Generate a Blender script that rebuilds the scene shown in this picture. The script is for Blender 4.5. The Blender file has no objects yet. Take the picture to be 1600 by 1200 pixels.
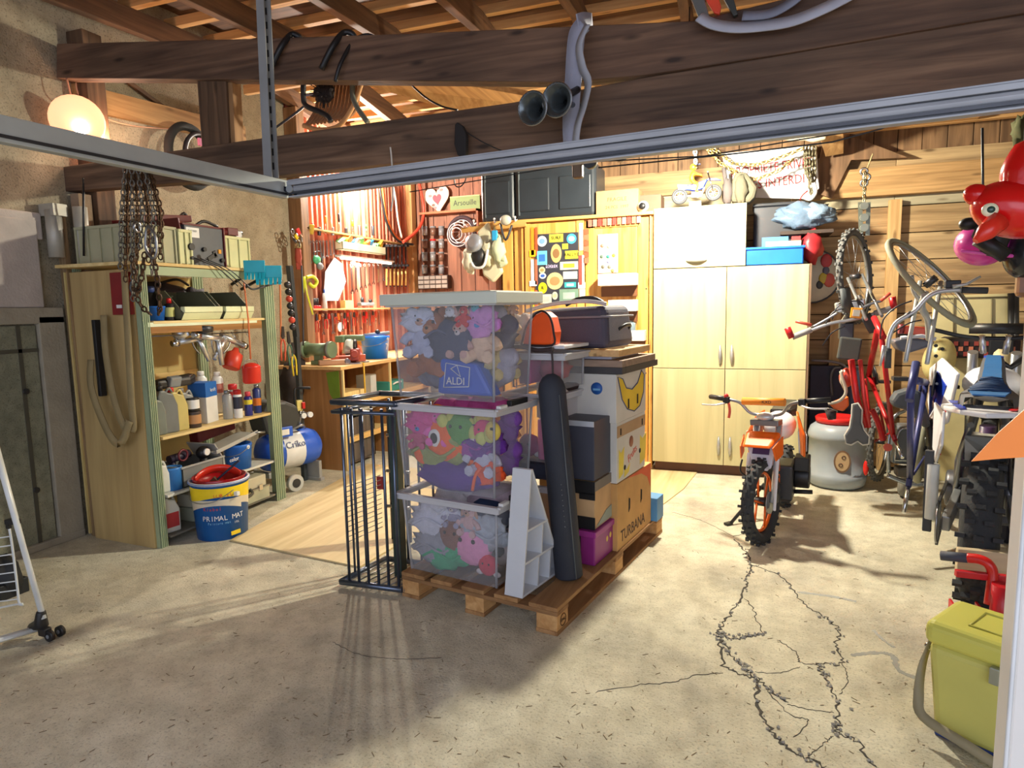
import bpy, bmesh, math, random
from math import sin, cos, pi, radians, sqrt, atan2
from mathutils import Vector, Matrix, Euler, Quaternion, noise
random.seed(7)
SC = bpy.context.scene
COL = SC.collection
# ------------------------------------------------------------------ camera
FOC, PITCH, ROLL, YAW, CAMH = 1020.0, radians(6.7), radians(1.1), radians(20), 1.6
FW = Vector((-sin(YAW)*cos(PITCH), cos(YAW)*cos(PITCH), -sin(PITCH)))
RT0 = Vector((cos(YAW), sin(YAW), 0)); UP0 = RT0.cross(FW)
RT = cos(ROLL)*RT0 - sin(ROLL)*UP0; UP = cos(ROLL)*UP0 + sin(ROLL)*RT0
CAM = Vector((0, 0, CAMH))
cd = bpy.data.cameras.new('camera'); cam = bpy.data.objects.new('camera', cd); COL.objects.link(cam)
cd.sensor_fit = 'HORIZONTAL'; cd.sensor_width = 36.0; cd.lens = 36.0*FOC/1600; cd.clip_start = 0.05
mw = Matrix((RT, UP, -FW)).transposed().to_4x4(); mw.translation = CAM
cam.matrix_world = mw
SC.camera = cam
# ------------------------------------------------------------------ light and exposure
SC.view_settings.view_transform = 'Standard'; SC.view_settings.look = 'None'
SC.view_settings.gamma = 1.0; SC.view_settings.use_curve_mapping = False
SC.view_settings.exposure = 0.9
wd = bpy.data.worlds.new('world'); SC.world = wd; wd.use_nodes = True
bg = wd.node_tree.nodes['Background']; bg.inputs[0].default_value = (0.74, 0.80, 1.0, 1); bg.inputs[1].default_value = 0.75
def lamp(kind, loc, power, col, size=0.1, **kw):
    l = bpy.data.lights.new('light', kind); l.energy = power; l.color = col
    if kind == 'POINT': l.shadow_soft_size = size
    if kind == 'AREA':
        l.shape = 'RECTANGLE'; l.size = size; l.size_y = kw.get('sy', size)
    o = bpy.data.objects.new('light', l); COL.objects.link(o); o.location = loc
    if 'to' in kw: o.rotation_euler = (Vector(kw['to'])-Vector(loc)).to_track_quat('-Z', 'Y').to_euler()
    return o
L_MAIN = lamp('POINT', (-0.46, 5.20, 2.84), 300, (1.0, 0.94, 0.76), 0.07)
L_TOOL = lamp('POINT', (-4.30, 6.75, 3.12), 150, (1.0, 0.92, 0.80), 0.05)
L_TUBE = lamp('AREA', (-4.36, 6.95, 2.17), 34, (1.0, 0.95, 0.86), 0.04, sy=1.2, to=(-4.46, 6.95, 1.2))
L_ROSE = lamp('POINT', (-4.38, 3.62, 2.86), 9, (1.0, 0.62, 0.42), 0.05)
L_FRONT = lamp('AREA', (1.2, -1.9, 2.2), 34, (0.78, 0.85, 1.0), 4.5, sy=2.2, to=(-1.0, 3.0, 1.2))

# ------------------------------------------------------------------ helpers
def ray(x, y): return FW + RT*((x-800)/FOC) - UP*((y-600)/FOC)
def P(x, y, Y=None, X=None, Z=None):
    "point seen at photo position x, y that lies on one plane of the room"
    d = ray(x, y)
    if Y is not None: t = Y/d.y
    elif X is not None: t = X/d.x
    else: t = (Z-CAMH)/d.z
    return CAM + d*t
def V(*a): return Vector(a)
def lin(c): return tuple(((v/255)/12.92 if v/255 <= 0.04045 else ((v/255+0.055)/1.055)**2.4) for v in c)
MATS = {}
def nm(nt, t, **kw):
    n = nt.nodes.new(t)
    for k, v in kw.items(): setattr(n, k, v)
    return n
def base_mat(name):
    m = bpy.data.materials.new(name); m.use_nodes = True; nt = m.node_tree
    return m, nt, nt.nodes['Principled BSDF']
def M(col, rough=0.5, metal=0.0, var=0.12, scale=6.0, bump=0.0, bscale=60.0, alpha=1.0, coat=0.0, name=None):
    key = (tuple(col), rough, metal, var, scale, bump, bscale, alpha, coat)
    if key in MATS: return MATS[key]
    m, nt, b = base_mat(name or 'surface'); MATS[key] = m
    c = lin(col)
    tc = nm(nt, 'ShaderNodeTexCoord')
    n = nm(nt, 'ShaderNodeTexNoise'); n.inputs['Scale'].default_value = scale; n.inputs['Detail'].default_value = 6
    nt.links.new(tc.outputs['Object'], n.inputs['Vector'])
    r = nm(nt, 'ShaderNodeValToRGB')
    r.color_ramp.elements[0].position = 0.3; r.color_ramp.elements[1].position = 0.7
    r.color_ramp.elements[0].color = (*[v*(1-var) for v in c], 1); r.color_ramp.elements[1].color = (*[min(1, v*(1+var)) for v in c], 1)
    nt.links.new(n.outputs['Fac'], r.inputs['Fac']); nt.links.new(r.outputs['Color'], b.inputs['Base Color'])
    b.inputs['Roughness'].default_value = rough; b.inputs['Metallic'].default_value = metal
    if coat: b.inputs['Coat Weight'].default_value = coat
    if bump:
        n2 = nm(nt, 'ShaderNodeTexNoise'); n2.inputs['Scale'].default_value = bscale; n2.inputs['Detail'].default_value = 4
        nt.links.new(tc.outputs['Object'], n2.inputs['Vector'])
        bp = nm(nt, 'ShaderNodeBump'); bp.inputs['Strength'].default_value = bump; bp.inputs['Distance'].default_value = 0.01
        nt.links.new(n2.outputs['Fac'], bp.inputs['Height']); nt.links.new(bp.outputs['Normal'], b.inputs['Normal'])
    if alpha < 1:
        tr = nm(nt, 'ShaderNodeBsdfTransparent'); mx = nm(nt, 'ShaderNodeMixShader'); mx.inputs[0].default_value = alpha
        out = nt.nodes['Material Output']
        nt.links.new(tr.outputs[0], mx.inputs[1]); nt.links.new(b.outputs[0], mx.inputs[2]); nt.links.new(mx.outputs[0], out.inputs[0])
    return m
def WOOD(c1, c2, axis='X', scale=1.0, rough=0.7, knots=0.5, name='wood', stain=0.0):
    key = ('wood', tuple(c1), tuple(c2), axis, scale, rough, knots, stain)
    if key in MATS: return MATS[key]
    m, nt, b = base_mat(name); MATS[key] = m
    tc = nm(nt, 'ShaderNodeTexCoord'); oi = nm(nt, 'ShaderNodeObjectInfo')
    ad = nm(nt, 'ShaderNodeVectorMath', operation='ADD')
    ml = nm(nt, 'ShaderNodeMath', operation='MULTIPLY'); ml.inputs[1].default_value = 37.0
    nt.links.new(oi.outputs['Random'], ml.inputs[0])
    cb = nm(nt, 'ShaderNodeCombineXYZ'); nt.links.new(ml.outputs[0], cb.inputs[0]); nt.links.new(ml.outputs[0], cb.inputs[1]); nt.links.new(ml.outputs[0], cb.inputs[2])
    nt.links.new(tc.outputs['Object'], ad.inputs[0]); nt.links.new(cb.outputs[0], ad.inputs[1])
    mp = nm(nt, 'ShaderNodeMapping'); s = [22*scale]*3; s['XYZ'.index(axis)] = 1.3*scale; mp.inputs['Scale'].default_value = s
    nt.links.new(ad.outputs[0], mp.inputs['Vector'])
    n = nm(nt, 'ShaderNodeTexNoise'); n.inputs['Scale'].default_value = 1.0; n.inputs['Detail'].default_value = 8; n.inputs['Distortion'].default_value = 0.6
    nt.links.new(mp.outputs[0], n.inputs['Vector'])
    r = nm(nt, 'ShaderNodeValToRGB'); r.color_ramp.elements[0].position = 0.33; r.color_ramp.elements[1].position = 0.66
    r.color_ramp.elements[0].color = (*lin(c1), 1); r.color_ramp.elements[1].color = (*lin(c2), 1)
    nt.links.new(n.outputs['Fac'], r.inputs['Fac'])
    col = r.outputs['Color']
    if knots:
        mk = nm(nt, 'ShaderNodeMapping'); s = [9*scale]*3; s['XYZ'.index(axis)] = 2.6*scale; mk.inputs['Scale'].default_value = s
        nt.links.new(ad.outputs[0], mk.inputs['Vector'])
        vo = nm(nt, 'ShaderNodeTexVoronoi'); vo.inputs['Scale'].default_value = 1.0; nt.links.new(mk.outputs[0], vo.inputs['Vector'])
        kr = nm(nt, 'ShaderNodeValToRGB'); kr.color_ramp.elements[0].position = 0.06; kr.color_ramp.elements[1].position = 0.17
        k = 1-knots; kr.color_ramp.elements[0].color = (k, k*0.9, k*0.8, 1); kr.color_ramp.elements[1].color = (1, 1, 1, 1)
        nt.links.new(vo.outputs['Distance'], kr.inputs['Fac'])
        mx = nm(nt, 'ShaderNodeMixRGB', blend_type='MULTIPLY'); mx.inputs[0].default_value = 1
        nt.links.new(col, mx.inputs[1]); nt.links.new(kr.outputs['Color'], mx.inputs[2]); col = mx.outputs[0]
    if stain:
        ms = nm(nt, 'ShaderNodeMapping'); s = [3.0]*3; s['XYZ'.index(axis)] = 0.8; ms.inputs['Scale'].default_value = s
        nt.links.new(ad.outputs[0], ms.inputs['Vector'])
        ns = nm(nt, 'ShaderNodeTexNoise'); ns.inputs['Scale'].default_value = 1.2; ns.inputs['Detail'].default_value = 5
        nt.links.new(ms.outputs[0], ns.inputs['Vector'])
        sr = nm(nt, 'ShaderNodeValToRGB'); sr.color_ramp.elements[0].position = 0.4; sr.color_ramp.elements[1].position = 0.62
        sr.color_ramp.elements[0].color = (1-stain,)*3+(1,); sr.color_ramp.elements[1].color = (1.0, 1.0, 1.0, 1)
        nt.links.new(ns.outputs['Fac'], sr.inputs['Fac'])
        mx = nm(nt, 'ShaderNodeMixRGB', blend_type='MULTIPLY'); mx.inputs[0].default_value = 1
        nt.links.new(col, mx.inputs[1]); nt.links.new(sr.outputs['Color'], mx.inputs[2]); col = mx.outputs[0]
    nt.links.new(col, b.inputs['Base Color']); b.inputs['Roughness'].default_value = rough
    bp = nm(nt, 'ShaderNodeBump'); bp.inputs['Strength'].default_value = 0.35; bp.inputs['Distance'].default_value = 0.004
    nt.links.new(n.outputs['Fac'], bp.inputs['Height']); nt.links.new(bp.outputs['Normal'], b.inputs['Normal'])
    return m
def CONC(c1, c2, c3, s=1.0, bump=0.5, name='concrete', speck=0.35):
    m, nt, b = base_mat(name)
    tc = nm(nt, 'ShaderNodeTexCoord')
    def N(sc, d=8):
        n = nm(nt, 'ShaderNodeTexNoise'); n.inputs['Scale'].default_value = sc*s; n.inputs['Detail'].default_value = d; n.inputs['Roughness'].default_value = 0.62
        nt.links.new(tc.outputs['Object'], n.inputs['Vector']); return n
    n1, n2, n3 = N(1.1), N(9), N(90, 3)
    r = nm(nt, 'ShaderNodeValToRGB'); e = r.color_ramp.elements
    e[0].position = 0.34; e[0].color = (*lin(c1), 1); e[1].position = 0.68; e[1].color = (*lin(c3), 1)
    x = e.new(0.5); x.color = (*lin(c2), 1)
    nt.links.new(n1.outputs['Fac'], r.inputs['Fac'])
    r2 = nm(nt, 'ShaderNodeValToRGB'); r2.color_ramp.elements[0].position = 0.3; r2.color_ramp.elements[0].color = (0.72, 0.70, 0.66, 1); r2.color_ramp.elements[1].position = 0.6; r2.color_ramp.elements[1].color = (1.06, 1.06, 1.05, 1)
    nt.links.new(n2.outputs['Fac'], r2.inputs['Fac'])
    mx = nm(nt, 'ShaderNodeMixRGB', blend_type='MULTIPLY'); mx.inputs[0].default_value = 0.8
    nt.links.new(r.outputs[0], mx.inputs[1]); nt.links.new(r2.outputs[0], mx.inputs[2])
    r3 = nm(nt, 'ShaderNodeValToRGB'); r3.color_ramp.elements[0].position = 0.33; r3.color_ramp.elements[0].color = (1-speck,)*3+(1,); r3.color_ramp.elements[1].position = 0.45; r3.color_ramp.elements[1].color = (1, 1, 1, 1)
    nt.links.new(n3.outputs['Fac'], r3.inputs['Fac'])
    m2 = nm(nt, 'ShaderNodeMixRGB', blend_type='MULTIPLY'); m2.inputs[0].default_value = 1
    nt.links.new(mx.outputs[0], m2.inputs[1]); nt.links.new(r3.outputs[0], m2.inputs[2])
    nt.links.new(m2.outputs[0], b.inputs['Base Color']); b.inputs['Roughness'].default_value = 0.85
    bp = nm(nt, 'ShaderNodeBump'); bp.inputs['Strength'].default_value = bump; bp.inputs['Distance'].default_value = 0.01
    sm = nm(nt, 'ShaderNodeMath', operation='ADD'); nt.links.new(n2.outputs['Fac'], sm.inputs[0]); nt.links.new(n3.outputs['Fac'], sm.inputs[1])
    nt.links.new(sm.outputs[0], bp.inputs['Height']); nt.links.new(bp.outputs['Normal'], b.inputs['Normal'])
    return m
def GLOW(col, s):
    m, nt, b = base_mat('glowing_glass'); b.inputs['Base Color'].default_value = (*lin(col), 1)
    b.inputs['Emission Color'].default_value = (*lin(col), 1); b.inputs['Emission Strength'].default_value = s
    return m

class G:
    "collects shapes into one mesh; m places local shapes in the room"
    def __init__(s, m=None): s.bm = bmesh.new(); s.m = m or Matrix()
    def v(s, p): return s.bm.verts.new(s.m @ Vector(p))
    def faces(s, vs, fs, smooth=False):
        for f in fs:
            try:
                k = s.bm.faces.new([vs[i] for i in f]); k.smooth = smooth
            except ValueError: pass
        return s
    def hexa(s, p, smooth=False):
        vs = [s.v(q) for q in p]
        return s.faces(vs, [(0, 3, 2, 1), (4, 5, 6, 7), (0, 1, 5, 4), (1, 2, 6, 5), (2, 3, 7, 6), (3, 0, 4, 7)], smooth)
    def bx(s, x0, x1, y0, y1, z0, z1, taper=0.0):
        t = taper
        return s.hexa([(x0+t, y0+t, z0), (x1-t, y0+t, z0), (x1-t, y1-t, z0), (x0+t, y1-t, z0), (x0, y0, z1), (x1, y0, z1), (x1, y1, z1), (x0, y1, z1)])
    def box(s, c, size, rot=(0, 0, 0)):
        R = Euler(rot).to_matrix(); c = Vector(c); h = [Vector(size)*0.5][0]; p = []
        for z in (-1, 1):
            for x, y in ((-1, -1), (1, -1), (1, 1), (-1, 1)): p.append(c + R @ Vector((x*h.x, y*h.y, z*h.z)))
        return s.hexa(p)
    def bar(s, a, b, w, h, up=(0, 0, 1), off=0.0):
        a, b = Vector(a), Vector(b); d = (b-a).normalized(); u = Vector(up)
        sd = d.cross(u)
        if sd.length < 1e-4: sd = d.cross(Vector((1, 0, 0)))
        sd.normalize(); u = sd.cross(d).normalized(); p = []
        for q in (a, b):
            for i, j in ((-1, -1), (1, -1), (1, 1), (-1, 1)): p.append(q + sd*(i*w/2) + u*(j*h/2+off))
        return s.hexa(p)
    def prism(s, pts, vec):
        pts = [Vector(p) for p in pts]; vec = Vector(vec); n = len(pts)
        a = [s.v(p) for p in pts]; b = [s.v(p+vec) for p in pts]
        return s.faces(a+b, [tuple(range(n))[::-1], tuple(range(n, 2*n))] + [(i, (i+1) % n, n+(i+1) % n, n+i) for i in range(n)])
    def ring(s, c, ax, r, seg, ph=0.0, r2=None):
        ax = Vector(ax).normalized(); t = ax.orthogonal().normalized() if abs(ax.z) < 0.9 else Vector((1, 0, 0)); t = (t - ax*t.dot(ax)).normalized(); b = ax.cross(t)
        return [s.v(Vector(c) + t*(r*cos(ph+2*pi*i/seg)) + b*((r2 or r)*sin(ph+2*pi*i/seg))) for i in range(seg)]
    def cyl(s, a, b, r0, r1=None, seg=14, caps=True):
        r1 = r0 if r1 is None else r1; d = Vector(b)-Vector(a)
        A, Bv = s.ring(a, d, r0, seg), s.ring(b, d, r1, seg)
        s.faces(A+Bv, [(i, (i+1) % seg, seg+(i+1) % seg, seg+i) for i in range(seg)], True)
        if caps:
            s.faces(A, [tuple(range(seg))[::-1]]); s.faces(Bv, [tuple(range(seg))])
        return s
    def lathe(s, prof, seg=20, at=(0, 0, 0), ax=(0, 0, 1), caps=True):
        ax = Vector(ax).normalized(); at = Vector(at); R = [s.ring(at+ax*z, ax, max(r, 1e-4), seg) for r, z in prof]
        for k in range(len(R)-1):
            s.faces(R[k]+R[k+1], [(i, (i+1) % seg, seg+(i+1) % seg, seg+i) for i in range(seg)], True)
        if caps:
            s.faces(R[0], [tuple(range(seg))[::-1]]); s.faces(R[-1], [tuple(range(seg))])
        return s
    def tube(s, pts, r, seg=8, closed=False, flat=None):
        pts = [Vector(p) for p in pts]; n = len(pts); R = []; prev = None
        for i, p in enumerate(pts):
            if closed: d = pts[(i+1) % n]-pts[i-1]
            else: d = pts[min(i+1, n-1)]-pts[max(i-1, 0)]
            if d.length < 1e-7: d = Vector((0, 0, 1))
            d.normalize()
            t = d.orthogonal().normalized() if prev is None else (prev - d*prev.dot(d))
            if t.length < 1e-5: t = d.orthogonal()
            t.normalize(); prev = t; b = d.cross(t)
            rr = r[i] if isinstance(r, (list, tuple)) else r
            R.append([s.v(p + t*(rr*cos(2*pi*k/seg)) + b*(rr*(flat or 1)*sin(2*pi*k/seg))) for k in range(seg)])
        for k in range(n if closed else n-1):
            s.faces(R[k]+R[(k+1) % n], [(i, (i+1) % seg, seg+(i+1) % seg, seg+i) for i in range(seg)], True)
        if not closed:
            s.faces(R[0], [tuple(range(seg))[::-1]]); s.faces(R[-1], [tuple(range(seg))])
        return s
    def band(s, pts, w, t, side):
        "flat strap along pts, width direction side"
        pts = [Vector(p) for p in pts]; n = len(pts); rows = []
        for i, p in enumerate(pts):
            d = (pts[min(i+1, n-1)]-pts[max(i-1, 0)]).normalized()
            sd = Vector(side[i] if isinstance(side, list) else side); sd = (sd - d*sd.dot(d)).normalized(); nn = d.cross(sd)
            rows.append([s.v(p+sd*w/2+nn*t/2), s.v(p-sd*w/2+nn*t/2), s.v(p-sd*w/2-nn*t/2), s.v(p+sd*w/2-nn*t/2)])
        for k in range(n-1):
            s.faces(rows[k]+rows[k+1], [(i, (i+1) % 4, 4+(i+1) % 4, 4+i) for i in range(4)], True)
        s.faces(rows[0], [(3, 2, 1, 0)]); s.faces(rows[-1], [(0, 1, 2, 3)])
        return s
    def torus(s, c, ax, R, r, seg=32, ts=8, r2=None):
        c, ax = Vector(c), Vector(ax).normalized(); t = ax.orthogonal().normalized(); b = ax.cross(t)
        rows = []
        for i in range(seg):
            a = 2*pi*i/seg; d = t*cos(a)+b*sin(a)
            rows.append([s.v(c + d*(R+r*cos(2*pi*k/ts)) + ax*((r2 or r)*sin(2*pi*k/ts))) for k in range(ts)])
        for i in range(seg):
            s.faces(rows[i]+rows[(i+1) % seg], [(k, (k+1) % ts, ts+(k+1) % ts, ts+k) for k in range(ts)], True)
        return s
    def sph(s, c, r, seg=14, rings=9, rot=None, ns=0.0, nf=8.0):
        c = Vector(c); r = Vector(r) if hasattr(r, '__len__') else Vector((r, r, r)); R = Euler(rot).to_matrix() if rot else Matrix.Identity(3)
        def pt(th, ph):
            u = Vector((sin(th)*cos(ph), sin(th)*sin(ph), cos(th)))
            k = 1.0 + (ns*noise.noise((c+u*0.1*nf)*3.0) if ns else 0)
            return c + R @ Vector((u.x*r.x*k, u.y*r.y*k, u.z*r.z*k))
        top, bot = s.v(pt(0, 0)), s.v(pt(pi, 0))
        rows = [[s.v(pt(pi*i/rings, 2*pi*j/seg)) for j in range(seg)] for i in range(1, rings)]
        for j in range(seg):
            s.faces([top, rows[0][j], rows[0][(j+1) % seg]], [(0, 1, 2)], True)
            s.faces([bot, rows[-1][(j+1) % seg], rows[-1][j]], [(0, 1, 2)], True)
        for i in range(len(rows)-1):
            for j in range(seg): s.faces([rows[i][j], rows[i+1][j], rows[i+1][(j+1) % seg], rows[i][(j+1) % seg]], [(0, 1, 2, 3)], True)
        return s
ORG = {}
def org(o): return ORG.get(o.name, Vector((0, 0, 0)))
def put(name, g, mat, parent=None, bev=0.0, label=None, cat=None, group=None, kind=None, seg=2):
    "links the collected shapes as one mesh object; a thing of one mesh gets its origin at its base"
    me = bpy.data.meshes.new(name); bmesh.ops.recalc_face_normals(g.bm, faces=g.bm.faces); g.bm.to_mesh(me)
    vs = g.bm.verts
    if parent is not None: o0 = org(parent)
    else:
        xs = [v.co for v in vs]
        o0 = Vector(((min(v.x for v in xs)+max(v.x for v in xs))/2, (min(v.y for v in xs)+max(v.y for v in xs))/2, min(v.z for v in xs)))
        if kind == 'structure': o0 = Vector((0, 0, 0))
    g.bm.free(); me.transform(Matrix.Translation(-o0)); me.materials.append(mat)
    o = bpy.data.objects.new(name, me); COL.objects.link(o); ORG[o.name] = o0
    if parent is not None: o.parent = parent
    else: o.location = o0
    if bev:
        b = o.modifiers.new('bevel', 'BEVEL'); b.width = bev; b.segments = seg; b.limit_method = 'ANGLE'; b.angle_limit = radians(40)
    if label: o['label'] = label
    if cat: o['category'] = cat
    if group: o['group'] = group
    if kind: o['kind'] = kind
    return o
def thing(name, label, cat, loc, group=None, kind=None):
    o = bpy.data.objects.new(name, None); COL.objects.link(o); o.location = loc; o.empty_display_size = 0.1
    ORG[o.name] = Vector(loc)
    if label: o['label'] = label
    if cat: o['category'] = cat
    if group: o['group'] = group
    if kind: o['kind'] = kind
    return o
def struct(name, loc=(0, 0, 0)):
    o = thing(name, None, None, loc, kind='structure'); return o
def frame(o, x, z=(0, 0, 1)):
    "matrix with local x along x, z near z"
    x = Vector(x).normalized(); z = Vector(z); y = z.cross(x).normalized(); z = x.cross(y)
    m = Matrix((x, y, z)).transposed().to_4x4(); m.translation = Vector(o); return m
def ln(name, size, text, m, mat, parent, ext=0.0006, sx=1.0):
    "lettering in the local xy plane of m"
    cu = bpy.data.curves.new('t', 'FONT'); cu.body = text; cu.size = size; cu.align_x = 'CENTER'; cu.align_y = 'CENTER'; cu.extrude = ext; cu.resolution_u = 2
    to = bpy.data.objects.new('t', cu); COL.objects.link(to)
    dg = bpy.context.evaluated_depsgraph_get(); me = bpy.data.meshes.new_from_object(to.evaluated_get(dg))
    bpy.data.objects.remove(to); bpy.data.curves.remove(cu)
    me.transform(Matrix.Translation(-org(parent)) @ m @ Matrix.Diagonal((sx, 1, 1, 1))); me.name = name; me.materials.clear(); me.materials.append(mat)
    o = bpy.data.objects.new(name, me); COL.objects.link(o); o.parent = parent; ORG[o.name] = org(parent); return o
def fy(p, w=0): 
    "frame facing the camera side: x to the right, y up, z towards the viewer"
    m = Matrix(((1, 0, 0), (0, 0, -1), (0, 1, 0))).to_4x4(); m.translation = Vector(p); return m
def fxp(p):
    "frame on a face looking to +X: x runs along +Y, y up, z = +X"
    m = Matrix(((0, 0, 1), (1, 0, 0), (0, 1, 0))).to_4x4(); m.translation = Vector(p); return m
def sm(pts, n=6):
    "smooth curve through points"
    pts = [Vector(p) for p in pts]; out = []
    for i in range(len(pts)-1):
        p0, p1, p2, p3 = pts[max(i-1, 0)], pts[i], pts[i+1], pts[min(i+2, len(pts)-1)]
        for k in range(n):
            t = k/n; out.append(0.5*((2*p1)+(p2-p0)*t+(2*p0-5*p1+4*p2-p3)*t*t+(3*p1-p0-3*p2+p3)*t**3))
    out.append(pts[-1]); return out
def copy_tree(o, d, parent=None):
    "copy of a thing with its parts, moved by d"
    c = o.copy(); COL.objects.link(c); ORG[c.name] = org(o)
    if parent is None: c.location = o.location + Vector(d)
    else: c.parent = parent
    for ch in list(o.children): copy_tree(ch, (0, 0, 0), c)
    return c
# shared materials
BLACK = M((28, 28, 30), 0.45); RUBBER = M((38, 38, 38), 0.85, bump=0.2); STEEL = M((150, 152, 155), 0.35, 0.9); CHROME = M((210, 212, 215), 0.18, 1.0, 0.03)
DSTEEL = M((75, 76, 80), 0.45, 0.8); WHITE = M((225, 226, 224), 0.45); RED = M((200, 30, 28), 0.4); BLUE = M((35, 95, 190), 0.4)
GREYP = M((120, 124, 128), 0.5); ORANGE = M((235, 95, 20), 0.4); YEL = M((230, 200, 40), 0.45); CREAM = M((222, 214, 170), 0.5); PURPLE = M((110, 60, 160), 0.6)
CARD = M((176, 140, 96), 0.85, bump=0.1); BROWN = M((90, 55, 35), 0.6); ALU = M((205, 208, 210), 0.35, 0.85)
GREEN = M((70, 140, 80), 0.5); PINK = M((225, 90, 160), 0.7)
# ================================================================== the building
FLOORM = CONC((166, 160, 144), (204, 196, 172), (222, 216, 194), 1.0, 0.6)
g = G(); g.bx(-4.6, 3.7, -2.2, 8.6, -0.12, 0)
fl = put('floor', g, FLOORM, kind='structure')
# cracks and the worn joints in the slab
CR = M((70, 66, 60), 0.95, bump=0.6)
cracks = [
 ([(1148, 842), (1165, 862), (1172, 880), (1168, 905), (1160, 930), (1140, 962), (1122, 985), (1124, 1005), (1130, 1040), (1160, 1055), (1180, 1062), (1184, 1095), (1200, 1135), (1228, 1165), (1262, 1185), (1290, 1199)], 0.016),
 ([(1172, 882), (1205, 893), (1235, 915), (1252, 940), (1290, 965), (1310, 985), (1305, 1010), (1315, 1036), (1280, 1038), (1290, 1060), (1306, 1090), (1310, 1130), (1309, 1145), (1340, 1160), (1365, 1199)], 0.011),
 ([(1122, 990), (1150, 998), (1185, 990)], 0.022), ([(1124, 995), (1140, 1020), (1160, 1040), (1175, 1055), (1205, 1078), (1230, 1098)], 0.012),
 ([(1130, 1052), (1090, 1055), (1050, 1066), (1002, 1070), (930, 1082)], 0.005), ([(1145, 838), (1175, 832)], 0.008), ([(1148, 840), (1100, 815), (1050, 800)], 0.004),
 ([(1165, 935), (1180, 960), (1190, 990)], 0.008), ([(1215, 1000), (1245, 1020), (1250, 1035), (1280, 1038)], 0.006), ([(1230, 1100), (1260, 1108), (1303, 1114)], 0.004),
 ([(1262, 1182), (1290, 1160), (1300, 1150)], 0.004), ([(1200, 1080), (1235, 1118), (1262, 1125), (1240, 1152)], 0.005), ([(1315, 1036), (1325, 1060), (1312, 1085)], 0.004),
 ([(520, 1003), (560, 1022), (620, 1030), (690, 1028)], 0.003), ([(1250, 1042), (1215, 1052), (1180, 1050)], 0.003)]
for pts, w in cracks:
    ps = sm([P(x, y, Z=0.0) for x, y in pts], 9); L = []; R_ = []
    for i, p in enumerate(ps):
        d = (ps[min(i+1, len(ps)-1)]-ps[max(i-1, 0)]).normalized(); n = Vector((-d.y, d.x, 0))
        p = p + n*random.uniform(-1, 1)*min(0.012, w*1.2); a, b = random.uniform(.2, 1.0)*w/2, random.uniform(.2, 1.0)*w/2
        if i in (0, len(ps)-1): a = b = 0.0005
        L.append(p+n*a); R_.append(p-n*b)
    g = G()
    for i in range(len(ps)-1): g.prism([L[i], L[i+1], R_[i+1], R_[i]], (0, 0, 0.0015))
    put('crack', g, CR, fl)
# crumbs of concrete lying along the cracks
g = G()
for _ in range(240):
    pts, w = random.choice(cracks[:4]); i = random.randrange(len(pts)-1); t = random.random()
    p = P(pts[i][0]*(1-t)+pts[i+1][0]*t, pts[i][1]*(1-t)+pts[i+1][1]*t, Z=0)+Vector((random.gauss(0, .015), random.gauss(0, .015), 0)); r = random.uniform(.002, .007)
    g.box(p+Vector((0, 0, r*.6)), (r*2, r*1.5, r*1.3), (random.random(), random.random(), random.random()*3))
put('crumb', g, M((165, 160, 148), 0.95), fl, kind='stuff')
g = G()
for _ in range(420):
    p = P(random.uniform(0, 1450), random.uniform(860, 1199), Z=0); l = random.uniform(.004, .03); a = random.random()*pi
    g.box(p+Vector((0, 0, 0.0012)), (l, 0.0018, 0.0016), (0, 0, a))
put('debris', g, M((120, 100, 70), 0.95), fl, kind='stuff')
# chalky white mark on the slab
for pts, w in (([(1330, 1024), (1370, 1020), (1395, 1025), (1405, 1048), (1440, 1062)], .03), ([(1365, 985), (1380, 1000), (1398, 1012)], .018), ([(1245, 925), (1300, 932), (1338, 940)], .03)):
    g = G(); ps = sm([P(x, y, Z=0) for x, y in pts], 6)
    for i in range(len(ps)-1):
        d = (ps[i+1]-ps[i]).normalized(); n = Vector((-d.y, d.x, 0)); a = w/2*random.uniform(.5, 1.1); b = w/2*random.uniform(.5, 1.1)
        g.prism([ps[i]+n*a, ps[i+1]+n*b, ps[i+1]-n*b, ps[i]-n*a], (0, 0, 0.001))
    put('chalk_mark', g, M((205, 205, 198), 0.95, alpha=0.45), fl)

# left wall: concrete below, roughcast above
WL = CONC((150, 140, 118), (166, 155, 131), (182, 171, 146), 0.8, 0.8, 'roughcast', 0.5)
wl = struct('wall_left', (-4.6, 3, 0))
g = G(); g.bx(-4.85, -4.6, -2.2, 5.86, 0, 4.2); put('roughcast_panel', g, WL, wl)
g = G(); g.bx(-4.6, -4.555, -2.2, 3.16, 1.66, 2.25); g.bx(-4.6, -4.56, 2.6, 3.2, 2.12, 2.3); put('render_patch', g, M((186, 176, 168), 0.9, bump=0.4), wl, 0.01)
g = G()
for a, b, z0, z1, x in ((-2.2, 3.28, 1.55, 1.66, -4.545), (3.10, 3.28, 0.0, 1.6, -4.545)): g.bx(-4.6, x, a, b, z0, z1)
g.bx(-4.6, -4.54, -2.2, 3.28, 0, 0.05); put('door_surround', g, M((158, 150, 132), 0.9, bump=0.4), wl, 0.006)
dr = struct('door_1', (-4.56, 2.5, 0))
g = G(); g.bx(-4.595, -4.57, 1.6, 3.09, 0.05, 1.54); put('door_leaf', g, CONC((120, 122, 104), (138, 138, 116), (150, 148, 126), 1.5, 0.4, 'door_paint', 0.5), dr, 0.004)
g = G()
for a, b, c, d in ((1.6, 3.09, 1.36, 1.385), (2.96, 2.985, 0.05, 1.54)): g.bx(-4.572, -4.564, a, b, c, d)
put('groove', g, M((80, 76, 62), 0.9), dr)
g = G()
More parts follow.
